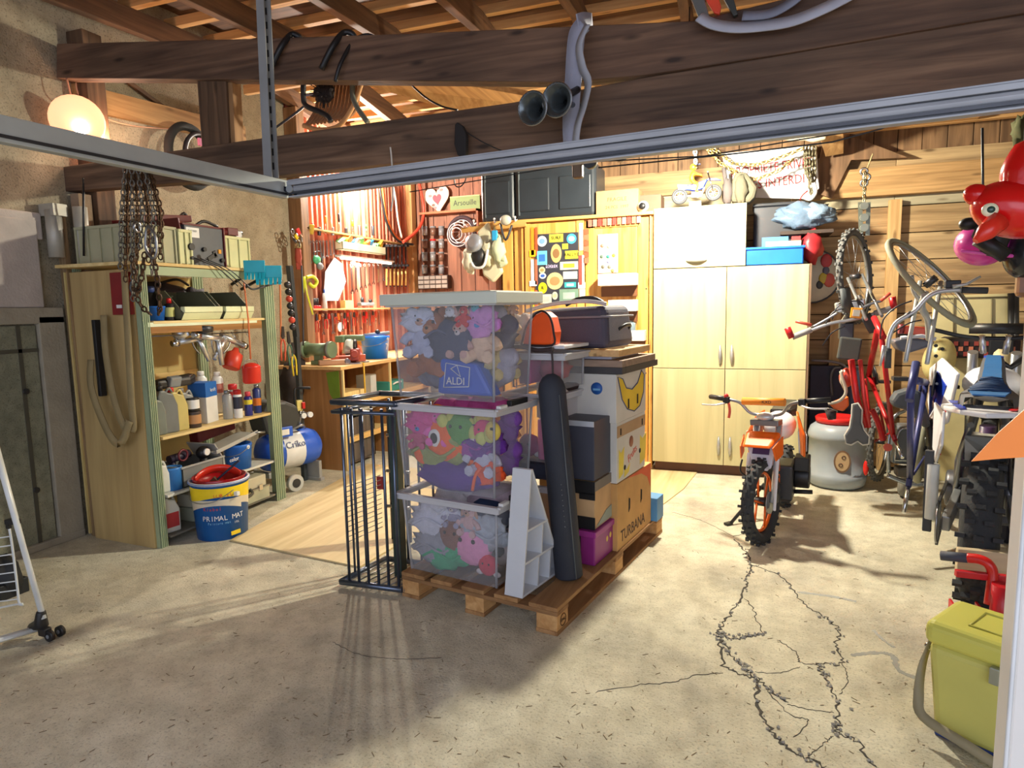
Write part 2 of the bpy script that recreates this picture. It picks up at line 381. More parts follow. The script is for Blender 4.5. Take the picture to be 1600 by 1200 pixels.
for z in (0.42, 1.1): g.cyl((-4.572, 2.98, z), (-4.555, 2.98, z), 0.02, seg=10); g.cyl((-4.572, 2.55, z), (-4.56, 2.55, z), 0.012, seg=8)
put('bolt', g, DSTEEL, dr)
# dark oak post at the left wall, a board and pipes next to it
DK1, DK2 = (70, 50, 34), (112, 84, 60)
post = struct('trim_1', (-4.45, 3.4, 0))
g = G(); g.bx(-4.6, -4.44, 3.53, 3.68, 0, 3.6); put('post', g, WOOD(DK1, DK2, 'Z', stain=.5), post, 0.006)
g = G(); g.hexa([(-4.5, 3.29, 0), (-4.42, 3.27, 0), (-4.42, 3.31, 0), (-4.5, 3.33, 0), (-4.58, 3.30, 2.3), (-4.49, 3.28, 2.3), (-4.49, 3.32, 2.3), (-4.58, 3.33, 2.3)]); put('plank', g, WOOD((120, 96, 66), (160, 132, 95), 'Z'), post, 0.003)
g = G(); g.cyl((-4.5, 3.24, 2.0), (-4.5, 3.24, 2.32), 0.05, seg=14); g.cyl((-4.4, 3.36, 2.0), (-4.4, 3.36, 2.35), 0.045); g.bx(-4.58, -4.44, 3.2, 3.3, 2.28, 2.36); put('pipe_sleeve', g, M((176, 172, 160), 0.5, 0.3), post)
g = G(); g.bx(-4.56, -4.48, 3.42, 3.52, 1.0, 2.46); put('render_strip', g, M((150, 128, 104), 0.95, bump=0.5), post)
# sloping boards on the roughcast behind the tie beam
g = G(); g.bar(P(118, 150, X=-4.56), P(380, 212, X=-4.56), 0.06, 0.17); put('trim_2', g, WOOD((150, 112, 66), (192, 152, 98), 'Y'), kind='structure')
g = G(); g.bar(P(200, 128, X=-4.57), P(275, 182, X=-4.57), 0.03, 0.03); put('trim_3', g, WOOD(DK1, DK2, 'Y'), kind='structure')

# red corrugated tool wall (continues the left wall) with its posts
RUST = M((200, 134, 106), 0.6, 0.1, 0.3, 3.0, bump=0.2)  # paler ribs: the lamp's raking streaks put into the colour
RIB_SHADE = M((164, 84, 60), 0.6, 0.1, 0.3, 3.0, bump=0.2)  # darker ribs: shade between the lit streaks, painted in
wc = struct('wall_left_corrugated', (-4.6, 7, 0))
n = 30; y0, y1 = 5.86, 8.5
for i in range(n):
    a, b = y0+(y1-y0)*i/n, y0+(y1-y0)*(i+1)/n; w = b-a; g = G()
    pr = [(-4.60, a), (-4.60, a+w*.25), (-4.545, a+w*.40), (-4.545, a+w*.75), (-4.60, a+w*.9), (-4.60, b), (-4.62, b), (-4.62, a)]
    g.prism([(x, y, 0.0) for x, y in pr], (0, 0, 3.9)); put('corrugated_rib', g, RUST if i % 2 else RIB_SHADE, wc)
g = G(); g.bx(-4.6, -4.44, 5.84, 5.97, 0, 3.7); put('post', g, WOOD((110, 80, 52), (150, 112, 76), 'Z'), wc, 0.005)
g = G(); g.bx(-4.58, -4.46, 8.3, 8.42, 0, 3.7); put('post', g, WOOD((176, 130, 76), (206, 160, 104), 'Z'), wc, 0.005)
# back wall behind the left bay: red-brown boards
wb2 = struct('wall_back_far', (-3.5, 8.5, 0))
x = -4.62; k = 0
while x < -2.2:
    g = G(); g.bx(x+0.003, x+0.2, 8.46+0.006*(k % 3), 8.5, 0, 3.9); put('plank', g, WOOD((124, 82, 62), (156, 106, 82), 'Z'), wb2, 0.003); x += 0.205; k += 1
# back wall of horizontal planks
wb = struct('wall_back', (0.5, 6.95, 0))
PW = [((150, 120, 80), (196, 162, 114)), ((140, 110, 74), (188, 154, 108)), ((160, 130, 90), (206, 174, 126))]
z = 0.02; k = 0
while z < 2.75:
    h = 0.243
    cuts = [-2.65, -0.2+0.7*(k % 2), 1.22, 3.65]
    for a, b in zip(cuts, cuts[1:]):
        g = G(); o = 0.004*random.random(); g.bx(a+.002, b-.002, 6.93-o, 6.96, z+0.002, z+h-0.006)
        put('plank', g, WOOD(*PW[(k+int(a*3)) % 3], 'X', knots=.6, stain=.25) if z < 2.4 or z > 2.6 else WOOD((150, 140, 112), (180, 168, 138), 'X'), wb, 0.003)
    z += h; k += 1
x = -2.65
while x < 3.6:
    g = G(); g.bx(x+.002, x+.19, 6.96, 6.985, 2.68, 3.72); put('plank', g, WOOD((112, 82, 54), (158, 120, 82), 'Z', stain=.3), wb, 0.003); x += 0.194
g = G(); g.bx(-2.65, 3.65, 6.99, 7.04, 0, 4.2); put('backing', g, M((40, 32, 26), 0.9), wb)
g = G(); g.bx(-2.68, -2.62, 6.9, 8.5, 0, 3.9); put('return_wall', g, WOOD((110, 66, 44), (150, 96, 66), 'Z'), wb)
for a, w in ((1.17, .1), (0.72, .09), (2.75, .12)):
    g = G(); g.bx(a, a+w, 6.85, 6.925, 0.0, 2.5 if a > 1 else 1.5); put('post', g, WOOD((176, 136, 84), (214, 176, 122), 'Z'), wb, 0.004)
# header beam and the knee brace over the wide planks
g = G(); g.bx(0.35, 3.65, 6.84, 6.925, 2.54, 2.79); put('header_beam', g, WOOD((150, 114, 70), (200, 158, 104), 'X', knots=.7), wb, 0.005)
g = G(); g.prism([P(1270, 300, Y=6.8), P(1290, 205, Y=6.8), P(1330, 212, Y=6.8), P(1420, 246, Y=6.8), P(1330, 250, Y=6.8), P(1300, 310, Y=6.8)], (0, .04, 0)); put('brace', g, WOOD((96, 70, 46), (134, 100, 70), 'Z'), wb, 0.003)
wr = struct('wall_right', (3.7, 3, 0)); g = G(); g.bx(3.65, 3.8, -2.2, 7.0, 0, 4.0); put('panel', g, WL, wr)

# roof: rafters along the depth, boards and battens across
ce = struct('ceiling', (0, 3, 3.5))
RIDGE, ZF, ZR, ZB = 5.2, 3.62, 3.98, 3.72
def zr(y): return ZF+(ZR-ZF)*(y+2.2)/(RIDGE+2.2) if y < RIDGE else ZR+(ZB-ZR)*(y-RIDGE)/(7.0-RIDGE)
RW = ((84, 58, 40), (122, 88, 60)); LW = ((176, 130, 78), (214, 170, 112))
y = -2.2; k = 0
while y < 8.6:
    g = G(); y2 = y+0.24; a, b = zr(y), zr(y2)
    g.hexa([(-4.7, y, a+.16), (3.75, y, a+.16), (3.75, y2-.004, b+.16), (-4.7, y2-.004, b+.16), (-4.7, y, a+.185), (3.75, y, a+.185), (3.75, y2-.004, b+.185), (-4.7, y2-.004, b+.185)])
    put('roof_board', g, WOOD((84, 56, 38), (120, 84, 58), 'X', stain=.3), ce); y += 0.24; k += 1
g = G(); g.bx(-4.8, 3.8, -2.2, 5.2, 4.25, 4.3); g.bx(-4.8, 3.8, 5.2, 8.8, 4.25, 4.3); put('roof_sheet', g, M((60, 50, 44), 0.9), ce)
for x in (-4.55, -3.75, -2.95, -2.15, -1.35, -0.55, 0.25, 1.05, 1.85, 2.65, 3.4):
    g = G(); w = .075; hh = .17
    for ya, yb in ((-2.2, RIDGE), (RIDGE, 7.0)):
        a, b = zr(ya), zr(yb-1e-6) if yb == RIDGE else ZB
        if ya == RIDGE: a = ZR
        g.hexa([(x, ya, a-hh), (x+w, ya, a-hh), (x+w, yb, b-hh), (x, yb, b-hh), (x, ya, a), (x+w, ya, a), (x+w, yb, b), (x, yb, b)])
    put('rafter', g, WOOD(RW[0], RW[1], 'Y', stain=.3), ce, 0.004)
y = -1.9
while y < 6.95:
    g = G(); zz = zr(y); g.bx(-4.7, 3.75, y, y+.06, zz+.002, zz+.075); put('batten', g, WOOD(*LW, 'X'), ce, 0.002)
    y += 0.42 if y < RIDGE else 0.24
# the tie beams of the truss
BW = WOOD((84, 60, 44), (134, 104, 80), 'X', knots=.75, stain=.45); BW2 = WOOD((78, 54, 40), (124, 94, 72), 'X', 1.0, knots=.75, stain=.4)
tr = struct('trim_4', (-2, 3.45, 2.5))
YB = 3.42
lo = [(88, 300), (440, 274), (880, 228), (1200, 192), (1700, 118)]
up = [(88, 262), (350, 224), (800, 160), (1000, 122), (1205, 88), (1700, 5)]
def to_wall(pts, Y):
    q = [P(x, y, Y=Y) for x, y in pts]; a, b = q[-2], q[-1]; q[-1] = a+(b-a)*((3.66-a.x)/(b.x-a.x)); return q
g = G(); g.prism(to_wall(lo, YB)+to_wall(up, YB)[::-1], (0, .09, 0)); put('tie_beam', g, BW, tr, 0.006)
lo = [(88, 122), (880, 128), (1010, 117), (1205, 87), (1700, 3)]; up = [(88, 68), (400, 60), (640, 52), (1085, 32), (1300, -20), (1700, -90)]
g = G(); g.prism(to_wall(lo, YB-.02)+to_wall(up, YB-.02)[::-1], (0, .1, 0)); put('collar_beam', g, BW2, tr, 0.006)
g = G(); g.prism([P(x, y, Y=YB+.02) for x, y in ((307, 118), (352, 118), (358, 232), (316, 240))], (0, .06, 0)); put('king_post', g, WOOD(DK1, DK2, 'Z'), tr, 0.004)
g = G(); g.prism([P(x, y, Y=YB+.04) for x, y in ((352, 120), (362, 120), (368, 232), (358, 232))], (0, .08, 0)); put('king_post', g, WOOD((120, 84, 50), (160, 120, 78), 'Z'), tr, 0.004)
# pale plank and old battens seen between the beams
g = G(); g.hexa([P(560, 130, Y=4.3), P(720, 132, Y=4.3), P(1100, 200, Y=5.2), P(900, 230, Y=5.2)]+[p+Vector((0, 0, .04)) for p in (P(560, 130, Y=4.3), P(720, 132, Y=4.3), P(1100, 200, Y=5.2), P(900, 230, Y=5.2))]); put('loft_plank', g, WOOD(*LW, 'Y'), ce, 0.003)
for Y, ya, x0 in ((5.6, 132, 700), (5.6, 152, 690), (5.0, 140, 380)):
    g = G(); a = P(x0, ya, Y=Y); g.bx(a.x, a.x+3.0, Y, Y+.05, a.z-.04, a.z+.04); put('batten', g, WOOD(*LW, 'X'), ce, 0.003)
# loose battens stacked under the roof at the back right
for Y, y0_, x0, x1 in ((6.3, 168, 1430, 1700), (6.35, 176, 1420, 1545), (6.4, 185, 1400, 1700), (6.5, 197, 1330, 1530), (6.6, 203, 1310, 1700)):
    g = G(); a, b = P(x0, y0_, Y=Y), P(x1, y0_, Y=Y); g.bx(a.x, b.x, Y, Y+.07, a.z-.03, a.z+.03); put('batten', g, WOOD(*LW, 'X'), ce, 0.003)
g = G(); g.hexa([P(1275, 195, Y=6.0), P(1318, 190, Y=6.0), P(1318, 240, Y=6.7), P(1290, 245, Y=6.7)]+[p+Vector((0, 0, .12)) for p in (P(1275, 195, Y=6.0), P(1318, 190, Y=6.0), P(1318, 240, Y=6.7), P(1290, 245, Y=6.7))]); put('rafter_end', g, WOOD(*LW, 'Y'), ce, 0.003)

# white door jamb in the right foreground
jb = struct('trim_5', (1.0, 1.6, 0))
a = P(1549, 1200, Y=1.42); g = G(); g.bx(a.x, a.x+.17, 1.35, 1.42, -0.0, 1.62); put('jamb_panel', g, M((232, 228, 222), 0.5, var=.03), jb, 0.006)

# plywood sheets lying on the floor
PLY = WOOD((196, 172, 122), (222, 202, 154), 'Y', 0.6, 0.6, knots=.2)
g = G(); a, b = P(360, 846, Z=0), P(562, 888, Z=0); g.prism([a, b, b+Vector((.2, 2.3, 0)), a+Vector((-.3, 2.25, 0))], (0, 0, .012))
put('floor_sheet', g, PLY, label='large pale plywood sheet lying on the floor between shelves and pallet', cat='board')
g = G(); g.prism([P(985, 722, Z=0), P(1090, 738, Z=0), P(1068, 765, Z=0), P(1035, 790, Z=0), P(1000, 805, Z=0), P(900, 800, Z=0), P(850, 715, Z=0)], (0, 0, .01))
put('floor_sheet', g, PLY, label='warped plywood sheet on the floor in front of the pine cupboard', cat='board')
# ================================================================== placing and small builders
def proj(p):
    v = Vector(p)-CAM; w = v.dot(FW); return 800+FOC*v.dot(RT)/w, 600-FOC*v.dot(UP)/w
def at(px, z, Y=None, X=None):
    "point at height z on a plane of the room, in the photo's column px"
    if Y is not None:
        lo_, hi = -12.0, 12.0
        for _ in range(40):
            m = (lo_+hi)/2
            if (Vector((m, Y, z))-CAM).dot(FW) < .05: lo_ = m; continue
            if proj((m, Y, z))[0] < px: lo_ = m
            else: hi = m
        return Vector(((lo_+hi)/2, Y, z))
    lo_, hi = 0.5, 16.0; s = 1 if X < 0 else -1
    for _ in range(40):
        m = (lo_+hi)/2
        if s*(proj((X, m, z))[0]-px) < 0: lo_ = m
        else: hi = m
    return Vector((X, (lo_+hi)/2, z))
def T(p, rz=0, rx=0, ry=0, s=1): return Matrix.Translation(Vector(p)) @ Euler((rx, ry, rz)).to_matrix().to_4x4() @ Matrix.Scale(s, 4)
def can(name, label, cat, p, r, h, body, band=None, cap=None, bh=(.2, .75), caph=.12, rz=0, group=None, capr=.6):
    t = thing(name, label, cat, p, group); m = T(p, rz)
    g = G(m); g.lathe([(r*.96, 0), (r, .004), (r, h*.93), (r*capr, h)], 18); put('body', g, body, t)
    if band: g = G(m); g.lathe([(r*1.012, h*bh[0]), (r*1.012, h*bh[1])], 18, caps=False); put('paper_band', g, band, t)
    if cap: g = G(m); g.lathe([(r*capr, h), (r*capr, h+caph*h), (r*capr*.8, h+caph*h*1.15)], 16); put('cap', g, cap, t)
    return t
def jug(name, label, p, w, d, h, body, cap, rz=0, band=None, hollow=True):
    t = thing(name, label, 'jug', p); w, d, h = w*1.12, d*1.1, h*1.08; m = T(p, rz); g = G(m)
    pts = [(-w/2, 0), (w/2, 0), (w/2, h*.62), (w*.30, h*.88), (w*.02, h*.92), (-w*.12, h*.98), (-w*.38, h*.98), (-w/2, h*.86)]
    g.prism([(x, -d/2, z) for x, z in pts], (0, d, 0)); b = put('body', g, body, t, .012)
    g = G(m); g.tube(sm([(w*.05, 0, h*.92), (w*.25, 0, h*1.0), (w*.43, 0, h*.82), (w*.47, 0, h*.6)], 4), .009, 7); put('handle', g, body, t)
    g = G(m); g.lathe([(w*.16, h*.97), (w*.16, h*1.07), (w*.13, h*1.09)], 14, at=(-w*.25, 0, 0)); put('cap', g, cap, t)
    if band: g = G(m); g.bx(-w*.4, w*.4, -d/2-.0015, -d/2+.001, h*.15, h*.55); g.bx(w/2-.001, w/2+.0015, -d*.4, d*.4, h*.15, h*.55); put('paper_label', g, band, t)
    return t
def pail(name, label, p, r0, r1, h, mat, handle=True, rz=0, lid=None, fill=None, cat='bucket'):
    t = thing(name, label, cat, p); m = T(p, rz); g = G(m)
    g.lathe([(r0*.3, .004), (r0, 0), (r0+(r1-r0)*.9, h*.9), (r1*1.02, h*.92), (r1, h), (r1-.012, h), (r0-.01, .012), (0.001, .012)], 28, caps=False); put('body', g, mat, t)
    if handle:
        g = G(m); g.tube(sm([(-r1-.006, 0, h*.88), (-r1*.8, -r1*.75, h*.66), (0, -r1*1.12, h*.58), (r1*.8, -r1*.75, h*.66), (r1+.006, 0, h*.88)], 6), .003, 6); put('handle', g, STEEL, t)
        g = G(m); g.cyl((-r1*1.03, 0, h*.88), (-r1*.95, 0, h*.88), .016, seg=10); g.cyl((r1*.95, 0, h*.88), (r1*1.03, 0, h*.88), .016, seg=10); put('handle_lug', g, WHITE, t)
    return t
def carton(name, label, m, w, d, h, mat, cat='box', tape=None, bev=.003, flaps=True):
    t = thing(name, label, cat, m.translation); g = G(m); g.bx(0, w, 0, d, 0, h); put('body', g, mat, t, bev)
    if tape: g = G(m); g.bx(w*.45, w*.55, -.0008, d+.0008, h*.85, h+.0008); put('tape', g, tape, t)
    return t
def hang_chain(g, a, b, sag=0.0, link=0.032, r=0.0035, n=None):
    a, b = Vector(a), Vector(b); L = (b-a).length + sag*1.2; n = n or max(2, int(L/(link*.78)))
    for i in range(n):
        def pp(t): return a+(b-a)*t+Vector((0, 0, -sag*4*t*(1-t)))
        p = pp((i+.5)/n); d = (pp(min(1, (i+1)/n))-pp(max(0, i/n))).normalized()
        q = d.orthogonal().normalized(); q = Quaternion(d, (pi/2)*(i % 2)+.3) @ q; e = d.cross(q)
        g.tube([p+d*(link/2*cos(k*pi/4))+q*(link*.32*sin(k*pi/4)) for k in range(8)], r, 4, closed=True)

# ================================================================== garage door track, lamp
GALV = M((138, 146, 158), 0.38, 0.85, 0.12, 5); GALV2 = M((160, 162, 166), 0.45, 0.1, 0.1, 5)
t = thing('door_track', 'galvanised steel overhead garage door track with perforated hanger', 'door track', P(445, 292, Z=2.1)); C0 = P(445, 296, Z=2.1)
def rail(a, b, mat):
    d = (b-a).normalized(); n = Vector((-d.y, d.x, 0)); g = G()
    for z in (-.034, .030): g.bar(a+Vector((0, 0, z)), b+Vector((0, 0, z)), .035, .006)
    g.bar(a+n*.016, b+n*.016, .004, .068); g.tube([a-n*.006+Vector((0, 0, -.004)), b-n*.006+Vector((0, 0, -.004))], .0145, 8); g.bar(a-n*.02+Vector((0, 0, .018)), b-n*.02+Vector((0, 0, .018)), .005, .016); rl_ = put('rail', g, mat, t, .0015)
    for s_ in (-1, 1): g = G(); g.bar(a+n*s_*.021+Vector((0, 0, -.022)), b+n*s_*.021+Vector((0, 0, -.022)), .003, .009); put('groove_shade', g, DSTEEL, rl_)  # dark bars on both sides stand in for a shadow gap
rail(C0, P(-260, 146, Z=2.1), M((186, 190, 186), 0.35, 0.35, .1)); rail(C0+V(.03, 0, 0), C0+V(.03, 0, 0)+(P(1750, 128, Z=2.1)-C0-V(.03, 0, 0))*((3.6-C0.x)/(P(1750, 128, Z=2.1).x-C0.x)), GALV2)
g = G(); a = C0+V(-.07, 0, .03); tp = P(402, -60, Y=a.y-.0)
for px0, px1, w in ((398, 410, 0), (411, 420, .03)):
    g.prism([P(px0, -40, Y=a.y+w), P(px1, -40, Y=a.y+w), P(px1+15, 278, Y=a.y+w), P(px0+14, 278, Y=a.y+w)], (0, .004, 0))
hg = put('hanger', g, M((128, 128, 126), 0.5, 0.0), t)
g = G()
for i in range(13):
    g = G(); y = -10+i*22; x = 414.5+y*.048; g.prism([P(x-1.3, y, Y=a.y+.028), P(x+1.3, y, Y=a.y+.028), P(x+1.9, y+11, Y=a.y+.028), P(x-.7, y+11, Y=a.y+.028)], (0, .001, 0)); put('slot', g, M((20, 20, 22), .8), hg)
g = G(); g.box(C0+V(-.03, 0, .0), (.10, .07, .035), (0, .2, -.3)); g.bar(C0+V(-.1, -.01, .04), C0+V(.05, .0, -.02), .05, .012); put('corner_bracket', g, M((36, 38, 48), .5, .5), t, .003)
g = G(); g.cyl(C0+V(.045, -.03, -.005), C0+V(.045, .03, -.005), .016, seg=12); put('wheel', g, STEEL, t)
# round black cable pulley under the track and its cables
t = thing('cable_pulley', 'black cable pulley hanging under the blue-grey rail at upper right', 'pulley', P(1380, 196, Z=2.07))
c = P(1381, 186, Y=2.18); g = G(); g.cyl(c+V(0, -.02, 0), c+V(0, .02, 0), .021, seg=18); put('wheel', g, BLACK, t)
g = G(); g.box(c+V(-.0, 0, .012), (.04, .046, .03)); put('housing', g, BLACK, t); g = G(); g.cyl(c+V(0, -.026, 0), c+V(0, .026, 0), .005, seg=10); put('bolt', g, CHROME, t)
for i, (pts, lb) in enumerate((([(640, 300), (900, 256), (1200, 208), (1370, 180)], 'thin black cable running just below the blue-grey rail'), ([(935, 262), (1150, 240), (1300, 222), (1378, 201), (1445, 165)], 'black cable sagging from the pulley towards the pine cupboard'), ([(940, 252), (1100, 244), (1250, 218), (1376, 199)], 'second black cable strung below the rail past the white sign'))):
    g = G(); g.tube([P(x, y, Y=2.2+.4*i) for x, y in pts], .0028 if i else .0018, 6); put('cable', g, BLACK, label=lb, cat='cable')
t = thing('wall_lamp', 'round rose-tinted glass lamp glowing at the top of the left wall', 'lamp', P(112, 160, X=-4.45))
c = P(121, 188, X=-4.40); ax = V(.62, -.62, -.42).normalized(); m = frame(c, ax)
g = G(m); g.lathe([(.03, -.12), (.07, -.10), (.135, -.04), (.165, .0), (.17, .015), (.15, .035), (.08, .05), (.001, .055)], 26, ax=(1, 0, 0)); put('glass_shade', g, GLOW((255, 176, 130), .8), t)
g = G(m); g.cyl((-.19, 0, 0), (-.1, 0, 0), .03, seg=14); put('socket', g, M((190, 120, 90), .4), t)
g = G(m); g.sph((.05, 0.02, -.03), (.05, .05, .05)); put('bulb', g, GLOW((255, 246, 225), 9), t)
g = G(); g.tube(sm([c-ax*.19, P(112, 152, X=-4.45), P(104, 122, X=-4.45)], 4), .006, 6); put('cord', g, M((190, 130, 100), .6), t)
g = G(); g.tube(sm([P(118, 122, X=-4.53), P(124, 150, X=-4.53), P(150, 178, X=-4.53), P(205, 196, X=-4.53), P(275, 202, X=-4.53)], 6), .005, 6); put('cable', g, M((206, 160, 130), .5), label='thin pale cable curving along the left wall behind the glowing lamp', cat='cable')
# bare tube of a second lamp: work lamp over the middle of the garage, seen just under the rail
t = thing('work_lamp', 'small bright work lamp just under the rail above the toy motorbike', 'lamp', (-.52, 5.25, 2.74))
g = G(); g.lathe([(.03, 2.96), (.05, 2.95), (.13, 2.885), (.135, 2.885), (.055, 2.965), (.035, 3.0)], 20, at=(-.46, 5.20, 0)); put('reflector_shade', g, M((214, 120, 70), .5), t); g = G(); g.lathe([(.02, 2.9), (.028, 2.93), (.028, 2.99)], 14, at=(-.46, 5.20, 0)); put('socket', g, BLACK, t)
g = G(); g.sph((-.54, 5.16, 2.845), (.028, .028, .035)); put('bulb', g, GLOW((255, 244, 205), 14), t)
g = G(); g.tube([(-.46, 5.20, 2.99), (-.46, 5.20, 3.75)], .005, 6); put('cord', g, BLACK, t)

# ================================================================== left storage rack
GRN = M((150, 164, 132), .55, .1, .15, 4); PANEL = WOOD((176, 148, 96), (200, 172, 116), 'Z', .5, .7, .15, stain=.15); SHB = WOOD((206, 176, 112), (232, 208, 148), 'Y', .8, .6, .3)
t = thing('storage_rack', 'pale green steel rack with a plywood side panel and loaded shelves', 'rack', (-4.12, 3.85, 0)); RACK = t
g = G(); g.hexa([(-4.42, 3.26, 0), (-3.80, 3.22, 0), (-3.80, 3.245, 0), (-4.42, 3.285, 0), (-4.5, 3.30, 1.9), (-3.83, 3.24, 1.9), (-3.83, 3.265, 1.9), (-4.5, 3.325, 1.9)]); put('side_panel', g, PANEL, t, .002)
def upright(x, y, w, sy):
    g = G(); g.bx(x-w, x, y, y+.004*sy, 0, 1.93)
    for k in range(4): g.bx(x-.004, x+.004, y+(.006+k*.026)*sy, y+(.018+k*.026)*sy, 0, 1.93)
    g.bx(x-.006, x-.002, y, y+.11*sy, 0, 1.93); return put('upright', g, GRN, t)
upright(-3.76, 3.235, .05, .55); upright(-3.74, 4.50, .14, -1); upright(-4.46, 3.32, .05, .5); upright(-4.46, 4.47, .05, -1)
for z, h, mt in ((1.925, .022, SHB), (1.535, .018, SHB), (.742, .02, SHB), (.335, .018, M((214, 214, 204), .5)), (.05, .015, M((120, 116, 104), .7))):
    g = G(); o = .14 if z > 1.9 else 0; g.bx(-4.48+(0 if o else .1), -3.755, 3.27-o*.5+(0 if o else .045), 4.42-o*.3, z, z+h); put('shelf', g, mt, t, .002)
for z, h, mt in ((1.86, .06, GRN), (1.47, .062, WOOD((140, 96, 46), (172, 124, 66), 'Y')), ):
    g = G(); g.bx(-3.775, -3.762, 3.27, 4.36, z, z+h); put('apron', g, mt, t, .002)
g = G(); g.bx(-3.78, -3.757, 3.27, 4.3, 1.515, 1.545); put('edge_strip', g, M((216, 226, 196), .5), t, .001)
g = G(); g.bx(-4.50, -4.485, 3.27, 4.45, 0.02, 1.9); put('back_panel', g, M((196, 174, 112), .8, var=.15, scale=2), t)
g = G()
for z in (.6, 1.1): g.box((-4.475, 3.85, z), (.006, 1.1, .05))
put('cross_brace', g, SHB, t)
# on the side panel
t = thing('wall_pouch', 'dark red flat box fixed at the top of the rack side panel', 'box', at(190, 1.8, Y=3.24)); a = at(176, 1.75, Y=3.24); b = at(203, 1.75, Y=3.215)
g = G(); g.hexa([(a.x, 3.225, 1.60), (b.x, 3.205, 1.60), (b.x, 3.24, 1.60), (a.x, 3.26, 1.60), (a.x-.01, 3.235, 1.88), (b.x-.01, 3.215, 1.88), (b.x-.01, 3.25, 1.88), (a.x-.01, 3.27, 1.88)]); put('body', g, M((128, 22, 30), .5), t, .003)
g = G(); g.box(((a.x+b.x)/2-.01, 3.212, 1.655), (.05, .004, .022), (0, 0, -.07)); put('white_sticker', g, WHITE, t)
g = G(); pts = sm([(-4.08, 3.215, 1.60), (-4.06, 3.19, 1.35), (-4.0, 3.17, 1.05), (-3.93, 3.17, .86), (-3.85, 3.17, .84), (-3.83, 3.16, 1.05), (-3.845, 3.19, 1.5), (-3.84, 3.2, 1.88)], 7)
STRAP = M((150, 132, 92), .85, bump=.2); t = thing('canvas_strap', 'long khaki canvas strap looped down the side of the rack', 'strap', (-4, 3.18, .8))
g.band([(x+.0, y, z) for x, y, z in pts], .045, .006, (1, .3, 0)); put('webbing', g, STRAP, t)
g = G(); g.band(sm([(-4.22, 3.20, 1.30), (-4.2, 3.17, 1.1), (-4.06, 3.15, .82), (-3.95, 3.15, .74), (-3.85, 3.15, .90)], 6), .05, .006, (1, .2, .3)); put('webbing', g, STRAP, t)
g = G(); g.bx(-4.17, -4.14, 3.19, 3.235, 1.05, 1.57); put('iron_bar', g, BLACK, label='black iron bar hanging on the plywood side panel of the rack', cat='bar', bev=.004)
# top of the rack
BINM = M((170, 168, 136), .55, var=.08); BINL = M((206, 206, 156), .5, var=.08)
def rib_bin(label, x0, x1, y0, y1, z0, h, mat):
    t = thing('storage_bin', label, 'bin', ((x0+x1)/2, (y0+y1)/2, z0)); g = G(); e = .02
    g.bx(x0, x1, y0, y1, z0, z0+.012, 0)
    g.bx(x0, x0+.008, y0, y1, z0, z0+h); g.bx(x1-.008, x1, y0, y1, z0, z0+h); g.bx(x0, x1, y0, y0+.008, z0, z0+h); g.bx(x0, x1, y1-.008, y1, z0, z0+h); put('body', g, mat, t, .002)
    g = G(); g.bx(x0-.012, x1+.012, y0-.012, y0, z0+h-.02, z0+h); g.bx(x0-.012, x1+.012, y1, y1+.012, z0+h-.02, z0+h); g.bx(x1, x1+.012, y0, y1, z0+h-.02, z0+h); g.bx(x0-.012, x0, y0, y1, z0+h-.02, z0+h); put('rim', g, mat, t, .002)
    n = max(2, int((x1-x0)/.1))
    for i in range(n+1):
        x = x0+(x1-x0)*i/n; g = G(); g.bx(x-.007, x+.007, y0-.012, y0, z0, z0+h-.02); put('rib', g, mat, t)
    n = max(2, int((y1-y0)/.1))
    for i in range(1, n+1):
        y = y0+(y1-y0)*i/n; g = G(); g.bx(x1, x1+.012, y-.007, y+.007, z0, z0+h-.02); put('rib', g, mat, t)
    return t
rib_bin('large beige ribbed plastic bin on top of the rack behind the chains', -4.4, -3.84, 3.32, 3.62, 1.947, .26, BINM)
rib_bin('small cream ribbed bin right of the chains on top of the rack', -4.2, -3.82, 3.645, 3.74, 1.947, .25, BINL)
rib_bin('cream ribbed bin at the right end of the rack top', -4.3, -3.85, 4.04, 4.36, 1.947, .25, BINL)
CH = 1.3
t = thing('battery_charger', 'grey and dark red battery charger with cable clamps on the rack', 'charger', (-3.9, 3.9, 1.947)); y0, y1 = at(294, 2, X=-3.8).y, at(356, 2, X=-3.8).y
MAR = M((92, 22, 24), .4); g = G(); g.hexa([(-4.1, y0, 1.947), (-3.81, y0, 1.947), (-3.81, y0+.012, 1.947), (-4.1, y0+.012, 1.947), (-4.1, y0-.03, 2.28), (-3.84, y0-.03, 2.28), (-3.84, y0-.018, 2.28), (-4.1, y0-.018, 2.28)])
g.bx(-4.1, -3.81, y1-.012, y1, 1.947, 2.25); g.bx(-4.1, -3.83, y0, y1, 2.235, 2.25); put('housing', g, MAR, t, .003)
g = G(); g.bx(-4.09, -3.825, y0+.01, y1-.012, 1.95, 2.235); fp = put('front_panel', g, M((82, 86, 92), .45), t, .003)
g = G(); g.bx(-3.825, -3.822, y0+.02, y0+.14, 2.15, 2.22); put('white_plate', g, WHITE, fp)
ln('lettering', .02, 'BATTERY', fxp((-3.8215, y0+.08, 2.195)), BLACK, fp)
g = G()
for k, (yy, zz, r) in enumerate(((y0+.05, 2.08, .026), (y0+.17, 2.07, .016), (y0+.05, 2.0, .014), (y1-.04, 2.0, .016))):
    g = G(); g.cyl((-3.825, yy, zz), (-3.805, yy, zz), r, seg=12); put('knob', g, BLACK, t)
g = G(); g = G(); g.bx(-3.825, -3.815, y1-.07, y1-.045, 2.05, 2.08); put('switch', g, M((220, 150, 30), .4), t)
g = G()
